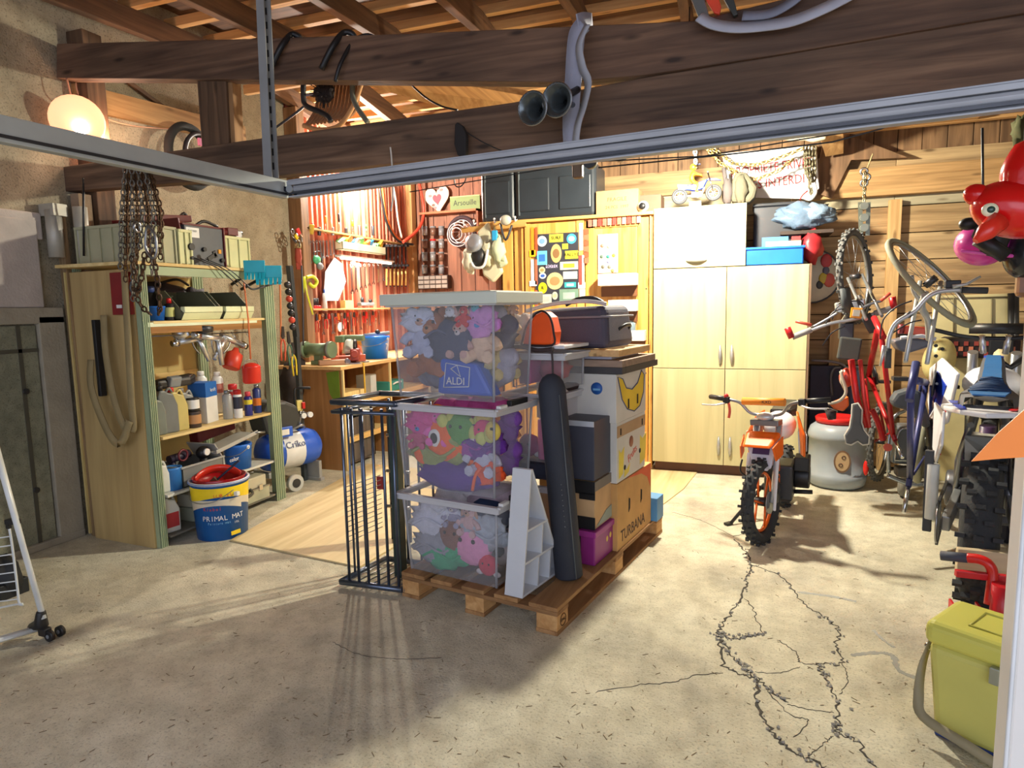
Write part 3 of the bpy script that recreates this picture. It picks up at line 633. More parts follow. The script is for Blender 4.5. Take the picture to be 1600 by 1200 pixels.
for dy, e in ((0, 372), (.05, 380), (.1, 388)): a = V(-3.8, y0+.06+dy, 2.0); b = at(e, 1.80, X=-3.68); g.tube(sm([a, a+V(.03, .03, -.02), (a+b)/2+V(.03, 0, .02), b], 5), .004, 6)
put('lead', g, BLACK, t)
g = G(); g.box((-3.72, (y0+y1)/2-.05, 2.01), (.012, .09, .03), (.5, 0, 0)); g.box((-3.72, (y0+y1)/2-.02, 2.03), (.012, .03, .05), (.4, 0, 0)); put('clamp', g, BLACK, t, .002)
t = thing('red_tool_tray', 'dark red metal tray tilted on top of the rack behind the charger', 'tray', (-4.3, 3.85, 1.947)); g = G(); g.box((-4.28, 3.85, 2.30), (.25, .5, .02), (.1, 0, 0)); g.box((-4.16, 3.85, 2.32), (.015, .5, .045), (.1, 0, 0)); g.bx(-4.3, -4.25, 3.8, 3.86, 1.947, 2.30); put('body', g, MAR, t, .003)
g = G(); g.tube(sm([(-4.18, 4.0, 2.33), (-4.18, 4.05, 2.38), (-4.18, 4.1, 2.34)], 4), .012, 6); put('handle', g, BLACK, t)
t = thing('power_saw', 'red and black electric tool lying on the right end of the rack top', 'power tool', (-4.05, 4.2, 2.14)); m = T((-4.02, 4.2, 2.245), 1.45)
g = G(m); g.cyl((-.2, 0, 0), (.1, 0, 0), .032, seg=14); g.box((.14, 0, .01), (.1, .07, .06)); put('body', g, MAR, t, .004); g = G(m); g.tube(sm([(-.18, 0, .03), (-.1, 0, .07), (.02, 0, .04)], 4), .012, 7); g.cyl((.19, 0, .01), (.25, 0, .01), .018); put('handle', g, BLACK, t)
g = G(m); g.cyl((.2, -.03, -.01), (.2, .03, -.01), .03, seg=14); put('guard', g, STEEL, t)
# chains hanging from the tie beam in front of the rack
RUSTC = M((84, 62, 44), .6, .6, .35, 20); GREYC = M((120, 116, 108), .5, .75, .3, 20)
t = thing('chain_bundle', 'big bundle of rusty lifting chains hanging in front of the rack', 'chain', P(215, 285, Y=3.1)); YC = 3.12
random.seed(3)
for k, px in enumerate((190, 196, 201, 207, 212, 218, 223, 229, 234, 240, 247, 252)):
    y1 = [420, 440, 396, 470, 430, 400, 388, 395, 410, 430, 405, 372][k]; g = G(); Y = YC+.02*(k % 3)
    hang_chain(g, P(205+(px-205)*.6, 262, Y=Y), P(px, 330, Y=Y), 0, 0.042, .0055); hang_chain(g, P(px, 328, Y=Y), P(px+random.uniform(-4, 4), y1, Y=Y), 0, 0.042, .0055); put('chain', g, RUSTC if k % 3 else GREYC, t)
for pts in ([(205, 400), (213, 440), (214, 465), (222, 480), (236, 492)], [(240, 395), (246, 440), (250, 480), (248, 490)], [(226, 395), (222, 430), (216, 455), (208, 452)]):
    g = G()
    for a, b in zip(pts, pts[1:]): hang_chain(g, P(*a, Y=YC-.02), P(*b, Y=YC-.02), 0, .044, .006)
    put('chain', g, RUSTC, t)
g = G(); g.tube(sm([P(205, 440, Y=YC), P(204, 452, Y=YC), P(211, 462, Y=YC), P(219, 455, Y=YC), P(218, 445, Y=YC)], 5), .007, 8); put('hook', g, DSTEEL, t)
g = G(); c = P(233, 378, Y=YC-.03); g.tube(sm([c+V(0, 0, .1), c+V(.05, 0, .04), c+V(.055, 0, -.06), c+V(.02, 0, -.1), c+V(-.03, 0, -.04), c+V(-.02, 0, .06)], 5), .008, 8, closed=True); put('shackle', g, STEEL, t)
g = G(); c = P(214, 355, Y=YC-.04); g.torus(c, (1, .3, 0), .03, .009, 16, 6); put('ring', g, STEEL, t)
g = G(); g.tube([P(205, 262, Y=YC), P(205, 240, Y=3.3)], .01, 8); put('hanger_hook', g, DSTEEL, t)
g = G(); g.tube([P(130, 278, Y=3.3), P(131, 400, Y=3.3)], .007, 6); put('hanging_rod', g, BLACK, label='thin dark rod hanging from the tie beam left of the chains', cat='rod')
# ---- second shelf
Z2 = 1.555
pail('paint_pail', 'small bright blue pail on the second shelf of the rack', at(243, Z2, X=-3.9), .055, .068, .1, M((30, 110, 215), .4), False)
can('funnel_bottle', 'black round bottle standing behind the small blue pail', 'bottle', at(238, Z2, X=-4.05), .05, .2, BLACK, None, M((60, 80, 140), .5), caph=.2)
can('oil_bottle', 'black bottle with a red cap and yellow label beside open bins', 'bottle', at(266, Z2, X=-3.86), .032, .12, BLACK, M((206, 204, 120), .5), RED, caph=.25, capr=.5)
def open_bin(label, y0, y1, x0=-4.2, x1=-3.79, z=Z2, h=.21):
    t = thing('open_bin', label, 'bin', ((x0+x1)/2, (y0+y1)/2, z)); D = M((104, 106, 84), .55); L = M((216, 222, 180), .5)
    g = G()
    for y in (y0, y1-.008): g.prism([(x0, y, z), (x1, y, z), (x1+.03, y, z+.05), (x1-.02, y, z+.09), (x1-.14, y, z+h), (x0, y, z+h)], (0, .008, 0))
    g.bx(x0, x0+.008, y0, y1, z, z+h); g.bx(x0, x1, y0, y1, z, z+.01); put('body', g, D, t, .002)
    g = G(); g.prism([(x1, y0, z), (x1+.032, y0, z+.05), (x1+.024, y0, z+.05), (x1-.008, y0, z)], (0, y1-y0, 0)); put('front_lip', g, L, t)
    g = G(); g.bx(x1-.004, x1+.036, y0, y1, z+.052, z+.094); put('front_rim', g, L, t, .004)
yy = [at(v, 1.6, X=-3.79).y for v in (283, 343, 348, 392)]
open_bin('open-fronted storage bin in the middle of the second shelf, the larger', yy[0], yy[1]); open_bin('open-fronted storage bin at the right end of the second shelf', yy[2], yy[3])
t = thing('dark_bag', 'dark grey bag pushed in behind the open bins of the rack', 'bag', (-4.3, 4.0, Z2)); g = G(); g.sph((-4.34, 3.9, Z2+.16), (.11, .33, .13), ns=.4); g.sph((-4.3, 4.2, Z2+.13), (.09, .13, .13), ns=.4); put('body', g, M((66, 58, 66), .7), t)
g = G(); g.tube(sm([(-4.24, 3.8, Z2+.27), (-4.2, 3.95, Z2+.31), (-4.24, 4.1, Z2+.27)], 5), .01, 6); put('handle', g, BLACK, t)
# ---- spray guns and red lantern hanging below it
def spray_gun(label, m, cup, cupm, head):
    t = thing('spray_gun', label, 'spray gun', m.translation)
    g = G(m); g.tube([(0, 0, 0), (-.012, 0, -.05), (-.03, 0, -.13)], [.014, .015, .012], 8); g.cyl((-.03, 0, 0), (.12, 0, .012), .015, seg=10); put('body', g, ALU, t)
    g = G(m); g.cyl((.12, 0, .012), (.155, 0, .014), .022, .016, 12); put('nozzle', g, CHROME, t)
    g = G(m); g.tube(sm([(.04, 0, 0), (.035, 0, -.04), (.015, 0, -.08)], 4), .004, 6); put('trigger', g, STEEL, t)
    g = G(m); z = .02 if cup > 0 else -.02; g.lathe([(.012, z), (.02, z+cup*.02), (.042, z+cup*.035), (.045, z+cup*.11), (.04, z+cup*.115)], 16, at=(.09, 0, 0)); put('cup', g, cupm, t); return t
spray_gun('aluminium spray gun with a round silver cup under the second shelf', T(P(310, 530, X=-3.85), -pi/2-.2, 0, .2, 1.35), .5, ALU, 1)
spray_gun('aluminium spray gun pointing left, in the middle under the shelf', T(P(340, 530, X=-3.8), -pi/2, 0, -.1, 1.5), .35, DSTEEL, 1)
spray_gun('spray gun with a red paint cup, right of the aluminium ones', T(P(352, 528, X=-3.82), pi/2, 0, .45, 1.5), -1, M((206, 62, 40), .4), 1)
t = thing('rack_hook_rail', 'thin metal hook rail holding the spray guns under the shelf', 'rail', (-3.8, 3.8, 1.45)); g = G(); g.tube([(-3.84, 3.35, 1.45), (-3.84, 4.3, 1.44)], .005, 6)
for y in (3.55, 3.75, 3.9, 4.1, 4.25): g.tube(sm([(-3.84, y, 1.45), (-3.82, y, 1.42), (-3.81, y+.01, 1.40), (-3.80, y, 1.42)], 3), .003, 5)
put('rail', g, STEEL, t)
t = thing('red_lantern', 'orange-red enamel pot hanging on an orange cord at the rack', 'pot', P(393, 598, X=-3.72)); c = P(393, 582, X=-3.72)
g = G(T(c)); g.lathe([(.001, -.09), (.06, -.085), (.07, -.07), (.07, .04), (.074, .045), (.06, .06), (.03, .075), (.001, .08)], 20); put('body', g, M((216, 44, 30), .35), t)
g = G(T(c)); g.tube(sm([(-.01, -.075, .04), (-.01, -.05, .09), (0, 0, .105), (.01, .05, .09), (.01, .075, .04)], 4), .003, 5); put('handle', g, STEEL, t)
g = G(); g.tube([c+V(0, 0, .105), P(388, 500, X=-3.72), P(381, 440, X=-3.7)], .006, 6); put('cord', g, M((222, 120, 70), .5), t)
# ---- middle shelf
Z3 = .763; GB = M((112, 116, 114), .45)
jug('oil_jug', 'dark grey oil jug at the left end of the middle shelf, nearest the panel', at(246, Z3, X=-3.86), .1, .07, .25, M((120, 128, 120), .4), BLACK, 1.4)
jug('oil_jug', 'light grey oil jug second from the left on the middle shelf', at(262, Z3, X=-3.86), .13, .07, .29, GB, BLACK, 1.4)
jug('oil_jug', 'cream oil jug with a bright red cap on the middle shelf', at(278, Z3, X=-3.86), .12, .08, .27, M((196, 180, 110), .4), RED, 1.4)
jug('oil_jug', 'tall grey oil jug with a grey cap right of the cream one', at(293, Z3, X=-3.9), .11, .07, .25, M((150, 152, 148), .4), GREYP, 1.4)
t = thing('welding_mask', 'black and grey visor lying on top of the oil jugs', 'mask', (-4.05, 3.5, 1.04)); m = T(at(262, 1.06, X=-4.02)); g = G(m); g.prism([(.0, -.16, 0), (.08, -.15, 0), (.1, .12, 0), (.08, .2, .02), (0, .2, .02)], (0, 0, .07)); put('shell', g, BLACK, t, .02)
g = G(m); g.box((.085, -.02, .05), (.05, .1, .08), (0, .3, 0)); put('visor', g, M((130, 136, 140), .3), t, .01); g = G(m); g.sph((-.03, -.17, .05), .03); put('knob', g, RED, t)
m0 = at(304, Z3, X=-3.85); can('wax_tin', 'tan and black tin standing below the white-labelled one', 'tin', m0, .05, .12, M((60, 50, 46), .5), M((178, 132, 86), .6), None, (.25, .8), capr=.98)
can('wax_tin', 'black tin with a white label, stacked on the tan one', 'tin', m0+V(0, 0, .121), .045, .1, BLACK, WHITE, None, (.2, .85), capr=.98)
t = thing('carton_box', 'blue and white cardboard packet standing on the middle shelf', 'box', at(330, Z3, X=-3.95)); a = at(327, Z3, X=-3.87); m = T(a, pi/2+.25)
g = G(m); g.bx(-.02, .135, 0, .14, 0, .31); b = put('body', g, M((212, 212, 208), .6), t, .002); g = G(m); g.bx(-.021, .136, -.001, .141, .2, .311); put('blue_top', g, M((24, 98, 178), .5), b); ln('lettering', .04, 'kraft', m @ fy((.08, -.002, .25)), WHITE, b)
for px, X, lb, h in ((318, -4.2, 'white bottle with a grey label standing behind the blue packet', .33), (343, -4.2, 'tall white bottle with an orange label behind the blue packet', .31)):
    can('white_bottle', lb, 'bottle', at(px, Z3, X=X), .045, h, WHITE, M((190, 120, 110), .5), WHITE, (.55, .8), .1)
can('solvent_bottle', 'silver grey bottle between the blue packet and spray cans', 'bottle', at(357, Z3, X=-3.88), .038, .2, M((150, 150, 146), .4), None, STEEL)
can('spray_can', 'white spray can with a black panel and a red cap, nearest the edge', 'spray can', at(373, Z3, X=-3.83), .034, .19, WHITE, M((40, 44, 60), .4), RED, (.4, .9), .18, capr=.9)
can('spray_can', 'navy spray can with a yellow round sign and a pink cap', 'spray can', at(389, Z3, X=-3.83), .032, .16, M((40, 44, 120), .4), M((225, 205, 50), .4), M((205, 70, 80), .5), (.58, .82), .2, capr=.7)
can('spray_can', 'blue and orange spray can below the red hanging pot', 'spray can', at(403, Z3, X=-3.86), .033, .21, M((44, 60, 120), .4), M((216, 120, 40), .4), STEEL, (.3, .6), .12, capr=.6)
can('spray_can', 'spray can with a grey body and a wide red cap at the back', 'spray can', at(366, Z3, X=-4.05), .037, .2, M((170, 170, 165), .4), M((200, 50, 50), .4), M((206, 40, 46), .4), (.6, .92), .2, capr=.95)
# ---- lower shelf
Z4 = .354
jug('white_jug', 'white plastic jug at the left end of the lower shelf', at(252, Z4, X=-3.86), .09, .07, .2, M((224, 226, 216), .4), WHITE, 1.4)
pail('paint_can', 'light blue round paint can beside the white jug', at(270, Z4, X=-3.86), .068, .07, .16, M((60, 130, 205), .4), False, cat='can')
t = thing('tool_box', 'grey open plastic tool box on the lower shelf of the rack', 'box', at(318, Z4, X=-3.92)); y0, y1 = at(286, .4, X=-3.79).y, at(350, .4, X=-3.79).y; g = G()
for a, b, c, d in ((-4.1, -3.79, y0, y0+.01), (-4.1, -3.79, y1-.01, y1), (-3.80, -3.79, y0, y1), (-4.1, -4.09, y0, y1)): g.bx(a, b, c, d, Z4, Z4+.15)
g.bx(-4.1, -3.79, y0, y1, Z4, Z4+.01); put('body', g, M((120, 122, 118), .55), t, .002)
g = G(); g.bx(-3.795, -3.78, y0-.01, y1+.01, Z4+.14, Z4+.155); g.bx(-4.1, -3.79, y0-.012, y0, Z4+.14, Z4+.155); put('rim', g, M((158, 160, 156), .5), t, .003)
g = G(); g.box((-3.95, y1-.02, Z4+.2), (.28, .012, .13), (.55, 0, 0)); put('lid', g, M((176, 174, 168), .5), t, .004)
t = thing('torch', 'black torch with a white lens standing in the grey tool box', 'torch', (-3.87, y0+.27, Z4+.011)); m = T((-3.86, y0+.27, Z4+.2)); g = G(m); g.sph((0, 0, -.0), (.05, .055, .05)); g.cyl((0, 0, -.185), (0, 0, -.03), .03); put('body', g, BLACK, t); g = G(m); g.cyl((.035, -.01, .01), (.052, -.01, .01), .026, seg=16); put('lens', g, WHITE, t)
t = thing('power_drill', 'dark power drill lying in the grey tool box', 'power tool', (-3.95, y0+.1, Z4+.012)); g = G(); g.cyl((-3.95, y0+.04, Z4+.19), (-3.95, y0+.22, Z4+.2), .03); g.tube([(-3.95, y0+.07, Z4+.18), (-3.95, y0+.06, Z4+.012)], .022, 8); put('body', g, M((50, 40, 60), .5), t); g = G(); g.torus((-3.9, y0+.12, Z4+.21), (1, 0, 0), .04, .008, 18, 6); put('cord', g, M((110, 40, 50), .5), t)
BK = M((28, 104, 200), .4, var=.15)
t = pail('paint_bucket', 'blue paint bucket with wire handle on the lower shelf', at(373, Z4, X=-3.86), .095, .11, .2, BK); ln('lettering', .045, 'color', fxp(at(366, Z4+.11, X=-3.752)), WHITE, t)
t = thing('grey_tray', 'grey roller tray lying on top of the blue paint bucket', 'tray', (-3.87, 4.06, Z4+.2)); g = G(); g.box((-3.88, 4.03, Z4+.222), (.2, .46, .012), (.16, 0, 0)); g.box((-3.785, 4.03, Z4+.232), (.012, .46, .03), (.16, 0, 0)); put('body', g, M((172, 172, 166), .5), t, .004); g = G(); g.tube([(-3.8, 4.2, Z4+.27), (-3.75, 4.3, Z4+.26)], .01, 6); put('handle', g, STEEL, t)
g = G(); g.box((-4.1, 4.1, Z4+.3), (.1, .4, .1), (.1, 0, 0)); put('red_case', g, M((96, 22, 36), .5), label='dark red case at the back of the lower shelf', cat='case', bev=.01)
# ---- rack bottom
t = thing('metal_case', 'silver-green hard case standing at the foot of the rack', 'case', at(395, .066, X=-3.8)); y0, y1 = at(318, .15, X=-3.73).y, at(423, .15, X=-3.73).y; ca = M((176, 180, 158), .4, .3)
g = G(); g.bx(-3.98, -3.74, y0, y1, .066, .17); put('shell', g, ca, t, .01); g = G(); g.bx(-3.98, -3.745, y0, y1-.03, .174, .27); put('lid', g, M((196, 192, 170), .4, .2), t, .01)
g = G(); g.bx(-3.742, -3.736, y0, y1, .165, .176); put('trim_strip', g, STEEL, t); g = G(); c = (y0+y1)/2+.05; g.tube(sm([(-3.74, c-.08, .19), (-3.71, c-.075, .16), (-3.70, c, .148), (-3.71, c+.075, .16), (-3.74, c+.08, .19)], 4), .012, 8); put('handle', g, M((70, 70, 62), .5), t)
for d in (-.2, .2): g = G(); g.bx(-3.742, -3.73, c+d-.02, c+d+.02, .15, .2); put('latch', g, CHROME, t, .002)
jug('white_jug', 'white jug with a red stripe at the bottom of the rack', at(262, .066, X=-3.85), .13, .1, .24, M((214, 214, 204), .45), WHITE, 1.4, M((190, 60, 60), .5))
g = G(); g.bx(-4.35, -4.0, 3.3, 3.33, .066, .3); put('plywood_offcut', g, SHB, label='plywood offcut standing in the bottom of the rack', cat='board')
# ---- cordless teal combs and rakes hanging at the right end
for i, (c, lb, s) in enumerate(((P(398, 422, X=-3.66), 'turquoise plastic hand rake at the rack corner, the left one', .16), (P(420, 430, X=-3.58), 'turquoise plastic hand rake at the rack corner, the right one', .2))):
    t = thing('hand_rake', lb, 'rake', c-V(0, 0, .07)); TQ = M((25, 170, 196), .4); m = T(c, 0.5, 0, 0)
    g = G(m); g.bx(-s/2, s/2, -.012, .0, -.02, .075); put('head', g, TQ, t, .003)
    for k in range(6):
        x = -s/2+s*(k+.5)/6; g = G(m); g.prism([(x-s*.075, -.012, -.02), (x+s*.075, -.012, -.02), (x+s*.05, -.03, -.075), (x-s*.05, -.03, -.075)], (0, .008, 0)); put('tine', g, TQ, t)
    g = G(m); g.cyl((-s*.1, .01, 0), (-s*.8-.1, .2, -.1), .013, seg=8); put('handle', g, BLACK, t)
g = G(); g.tube(sm([P(385, 445, X=-3.64), P(395, 452, X=-3.64), P(415, 447, X=-3.6), P(440, 440, X=-3.6)], 5), .008, 6); put('cable_coil', g, DSTEEL, label='dark cable loop below the turquoise rakes', cat='cable')

# ================================================================== big bucket in front, drying rack
t = thing('mortar_bucket', 'large blue, white and yellow bucket standing in front of the rack', 'bucket', P(322, 845, Z=0)+V(0, .16, 0)); bc = Vector(t.location); bc.z = 0
r0, r1, h = .17, .195, .40; m = T(bc)
def ring_wall(f, z0, z1, extra=0.0, a0=0, a1=2*pi, seg=36, top=None, bot=None):
    g = G(m); n = seg; A = []; B_ = []
    for i in range(n+1):
        a = a0+(a1-a0)*i/n; zt = top(a) if top else z1; zb = bot(a) if bot else z0
        for z, L_ in ((zb, A), (zt, B_)):
            r = r0+(r1-r0)*z/h+extra; L_.append(g.v((r*cos(a), r*sin(a), z)))
    for i in range(n): g.faces([A[i], A[i+1], B_[i+1], B_[i]], [(0, 1, 2, 3)], True)
    return g
g = G(m); g.lathe([(.001, .003), (r0, 0), (r1, h), (r1+.012, h+.004), (r1+.012, h+.016), (r1-.012, h+.016), (r0-.01, .01), (.001, .01)], 40, caps=False); bb = put('body', g, M((24, 96, 178), .35, var=.08), t)
put('white_band', ring_wall(0, 0, 0, .0012, top=lambda a: .30, bot=lambda a: .185+.075*abs(sin((a+1.85)*1.1))), M((214, 206, 186), .4), t)
put('yellow_band', ring_wall(0, .295, .385, .002, bot=lambda a: .30-.02*sin(2*a)), M((236, 206, 30), .4), t)
g = G(m); g.torus((0, 0, h+.01), (0, 0, 1), r1+.002, .011, 40, 8); put('rim', g, M((205, 205, 205), .4), t)
g = G(m); g.tube(sm([(r1*cos(a), r1*sin(a)*1.08, z) for a, z in ((-2.6, .35), (-2.1, .30), (-1.5, .285), (-.9, .30), (-.3, .36))], 6), .0028, 6); put('handle', g, STEEL, t)
g = G(m); g.box((r1*cos(-.25)+.01, r1*sin(-.25), .33), (.03, .03, .03)); put('handle_lug', g, WHITE, t, .004)
vd = Vector((-bc.x, -bc.y, 0)).normalized(); sd = Vector((-vd.y, vd.x, 0))
def bl(name, size, text, dx, z, mat, sx=1):
    "lettering wrapped on the bucket, one character at a time"
    nchar = len(text); w = size*.62*sx
    for i, ch in enumerate(text):
        if ch == ' ': continue
        off = dx+(i-(nchar-1)/2)*w; r = r0+(r1-r0)*z/h+.0018; a = off/r
        n = (vd*cos(a)+sd*sin(a)); x = (sd*cos(a)-vd*sin(a))
        mm = Matrix((x, Vector((0, 0, 1)), x.cross(Vector((0, 0, 1))))).transposed().to_4x4(); mm.translation = bc+n*r+V(0, 0, z); ln(name, size, ch, mm, mat, t, .0004, sx)
bl('lettering', .05, 'PRIMAL MAT', .01, .165, WHITE, .95); bl('lettering', .036, 'LOR ELI+', .04, .33, M((205, 60, 25), .5)); bl('lettering', .034, 'Kiabel', -.06, .235, M((190, 60, 50), .5)); bl('lettering', .026, 'Peinture mat', -.02, .13, M((120, 180, 220), .5), .8); bl('lettering', .022, '10L', .1, .12, WHITE)
g = G(); a = .085/r0; n = vd*cos(a)+sd*sin(a); g.box(bc+n*(r0+.005)+V(0, 0, .045), (.07, .004, .028), (0, -.05, atan2((sd*cos(a)-vd*sin(a)).y, (sd*cos(a)-vd*sin(a)).x))); put('yellow_sticker', g, YEL, t)
t = thing('paint_tray', 'glossy red paint tray resting in the mouth of the big bucket', 'tray', bc+V(0, 0, .36)); g = G(m); g.lathe([(.001, .33), (.12, .335), (.165, .39), (.183, .435), (.178, .437), (.16, .395), (.115, .342), (.001, .338)], 34, caps=False); put('bowl', g, M((150, 14, 20), .25), t)
g = G(m); n = 16; g.band([( .165*cos(a), .165*sin(a), .40+.055*sin((a-1.2)/2.4*pi)) for a in [1.2+2.4*i/n for i in range(n+1)]], .05, .006, (0, 0, 1)); put('scraper_band', g, M((214, 52, 34), .3), t)
t = thing('brush', 'dark blue handled brush leaning out of the red tray', 'brush', bc+V(.03, .0, .38)); g = G(m); g.tube(sm([(-.02, .0, .40), (.04, .04, .46), (.11, .09, .53)], 4), [.010]*9, 8, flat=.6); put('handle', g, M((30, 34, 60), .4), t); g = G(m); g.box((-.04, -.01, .385), (.05, .03, .06), (0, .8, .4)); put('bristle', g, M((90, 70, 50), .9), t)

t = thing('drying_rack', 'white folding laundry rack with wheels at the left edge', 'drying rack', P(75, 998, Z=0)); WT = M((216, 220, 218), .3)
w0 = P(70, 985, Z=.05); top = P(-30, 620, Y=w0.y+.05); g = G(); g.tube([w0+V(0, 0, .06), top], .014, 10); g.tube([w0+V(-.03, .02, .06), top+V(-.03, .02, .1)], .008, 8); put('upright', g, WT, t)
foot = P(-120, 1035, Z=.04); 
for d in (0, .035): g = G(); g.tube([w0+V(-.05, d, .0), foot+V(0, d, .0)], .013, 10); put('foot_bar', g, WT, t)
g = G(); g.tube([w0+V(-.012, 0, .10), w0+V(-.02, 0, .03), w0+V(-.10, 0, .0)], [.02, .034, .02], 10); g.box(w0+V(-.0, 0, -.005), (.05, .04, .04)); put('foot_joint', g, BLACK, t, .006)
for d in (-.012, .04):
    c = w0+V(.035, d, -.022); g = G(); g.cyl(c, c+V(0, .02, 0), .027, seg=18); wl_ = put('wheel', g, BLACK, t); g = G(); g.cyl(c+V(0, -.003, 0), c, .01, seg=10); put('hub', g, GREYP, wl_)
g = G(); c = P(20, 815, Y=w0.y+.03); g.box(c, (.07, .03, .025), (0, 0, .2)); g.box(c+V(-.035, 0, -.02), (.02, .02, .04)); put('clip', g, BLACK, t, .003)
Yw = w0.y+.03; a, b, c, d = P(14, 822, Y=Yw), P(30, 945, Y=Yw), P(-80, 965, Y=Yw), P(-80, 830, Y=Yw)
g = G(); g.tube(sm([a, P(20, 860, Y=Yw), b-V(0, 0, -.02), b+V(-.02, 0, 0), c], 4), .006, 8); put('basket_frame', g, WT, t)
for k in range(8):
    y = 838+k*14; g = G(); g.tube([P(16+k*1.8, y, Y=Yw), P(-80, y+14, Y=Yw)], .0035, 6); put('wire', g, WT, t)
t = thing('black_bag', 'black bag standing behind the laundry rack wires', 'bag', P(10, 945, Z=0)+V(0, .25, 0)); c = P(2, 905, Y=w0.y+.3); g = G(); g.sph(c, (.14, .09, .14), ns=.25); g.bx(c.x-.13, c.x+.11, c.y-.08, c.y+.08, 0, c.z); put('body', g, M((34, 36, 38), .6), t, .02); g = G(); g.tube(sm([c+V(-.08, -.05, .1), c+V(0, -.06, .19), c+V(.08, -.05, .1)], 4), .01, 6); put('handle', g, BLACK, t)
# ================================================================== workbench
PLYB = WOOD((150, 104, 58), (182, 132, 80), 'Z', .6, .6, .2); TOPW = WOOD((206, 160, 100), (232, 192, 132), 'Y', .7, .55, .3); EDGE = WOOD((216, 184, 118), (238, 212, 150), 'Z')
t = thing('workbench', 'long plywood workbench along the red corrugated wall', 'workbench', (-4.15, 6.8, 0))
g = G(); g.bx(-4.53, -3.74, 5.40, 8.25, 1.02, 1.055); put('bench_top', g, TOPW, t, .003)
for y in (5.45, 6.35, 7.3, 8.2):
    g = G(); g.bx(-4.32, -3.775, y, y+.02, 0.0 if y < 5.5 else 0, 1.02); put('panel', g, PLYB, t); g = G(); g.bx(-3.775, -3.755, y-.002, y+.022, 0, 1.02); put('edge_strip', g, EDGE, t)
for z in (.66, .30):
    g = G(); g.bx(-4.4, -3.77, 5.47, 8.2, z, z+.022); put('shelf', g, EDGE, t); g = G(); g.bx(-3.772, -3.757, 5.47, 8.2, z-.03, z+.024); put('edge_strip', g, WOOD((206, 160, 90), (228, 190, 120), 'Y'), t)
g = G(); g.bx(-4.5, -4.42, 5.42, 5.5, 0, 1.02); put('leg', g, M((92, 90, 84), .6, .3), t)
g = G(); g.prism([(-3.95, 5.447, .99), (-3.80, 5.447, 1.01), (-3.80, 5.447, .70), (-3.86, 5.447, .69), (-3.92, 5.447, .78)], (0, .004, 0)); put('green_patch', g, M((110, 140, 40), .5), t)
def sh(px, z=1.0, X=-3.95): return at(px, z, X=X)
# on the bench
GG = M((120, 142, 112), .45, .2)
t = thing('bench_grinder', 'grey-green double bench grinder on the near end of the workbench', 'grinder', V(-4.15, 5.62, 1.056)); c = V(-4.16, 5.62, 1.056)
m = T(c); g = G(m); g.bx(-.06, .07, -.05, .05, 0, .04); g.bx(-.035, .04, -.03, .03, .03, .1); put('foot', g, GG, t, .006); g = G(m); g.cyl((-.13, 0, .15), (.12, 0, .15), .066, seg=20); put('motor', g, GG, t)
for x, s in ((-.16, -1), (.15, 1)): g = G(m); g.cyl((x-.02, 0, .15), (x+.03, 0, .15), .085, seg=22); put('wheel_guard', g, GG, t); g = G(m); g.cyl((x-.012, 0, .15), (x+.015, 0, .15), .088, seg=22); put('grinding_wheel', g, M((110, 106, 100), .9), t)
t = thing('bench_vice', 'grey and white bench vice-like clamp lamp right of the grinder', 'tool', V(-4.0, 5.9, 1.056)); m = T((-4.02, 5.98, 1.056)); g = G(m); g.lathe([(.07, 0), (.075, .02), (.05, .05), (.045, .09)], 18); put('base', g, DSTEEL, t); g = G(m); g.lathe([(.10, .09), (.085, .14), (.06, .22), (.03, .24)], 4); put('hood', g, M((196, 200, 188), .5), t); g = G(m); g.cyl((-.12, .02, .25), (.15, .05, .25), .035, seg=12); g.box((-.1, 0, .24), (.1, .08, .07)); put('clamp_body', g, GG, t, .004)
t = thing('angle_grinder', 'orange and red angle grinder lying on the workbench', 'power tool', sh(545, 1.056)); m = T(sh(545, 1.10)+V(.05, 0, 0), .6)
g = G(m); g.cyl((-.22, 0, 0), (.04, 0, 0), .034, .04, 14); g.box((.08, 0, .0), (.1, .08, .08)); put('body', g, M((196, 92, 60), .45), t, .005); g = G(m); g.cyl((.1, 0, -.04), (.1, 0, -.03), .07, seg=20); put('disc', g, M((150, 146, 140), .4, .4), t); g = G(m); g.cyl((.08, .03, .02), (.08, .15, .04), .016, seg=10); put('handle', g, RED, t)
t = thing('jigsaw', 'dark red and black electric saw standing at the bench front edge', 'power tool', sh(557, 1.056, -3.85)); c = sh(556, 1.056, -3.85); m = T(c, .5); g = G(m); g.box((0, 0, .09), (.09, .2, .12)); g.cyl((0, -.1, .10), (0, -.14, .10), .04, seg=14); put('body', g, M((150, 60, 48), .5), t, .012); g = G(m); g.tube(sm([(0, -.06, .15), (0, -.03, .22), (0, .06, .22), (0, .1, .15)], 4), .016, 8); put('handle', g, BLACK, t); g = G(m); g.bx(-.06, .06, -.13, .13, 0, .008); put('sole', g, STEEL, t)
t = pail('blue_pail', 'bright blue plastic bucket on the workbench beside the stacked boxes', sh(587, 1.056, -3.98), .135, .165, .25, M((20, 120, 225), .3)); c = Vector(t.location); ln('lettering', .1, '7', fxp(c+V(.162, -.02, .13)), WHITE, t)
t = thing('hand_drill', 'small grey tool resting on the rim area of the blue bucket', 'tool', sh(590, 1.30, -3.98)); m = T(sh(590, 1.315, -3.98)); g = G(m); g.cyl((-.1, -.12, 0), (.08, .12, .02), .022); put('body', g, GREYP, t); g = G(m); g.sph((0, 0, .035), .03); put('knob', g, BLACK, t)
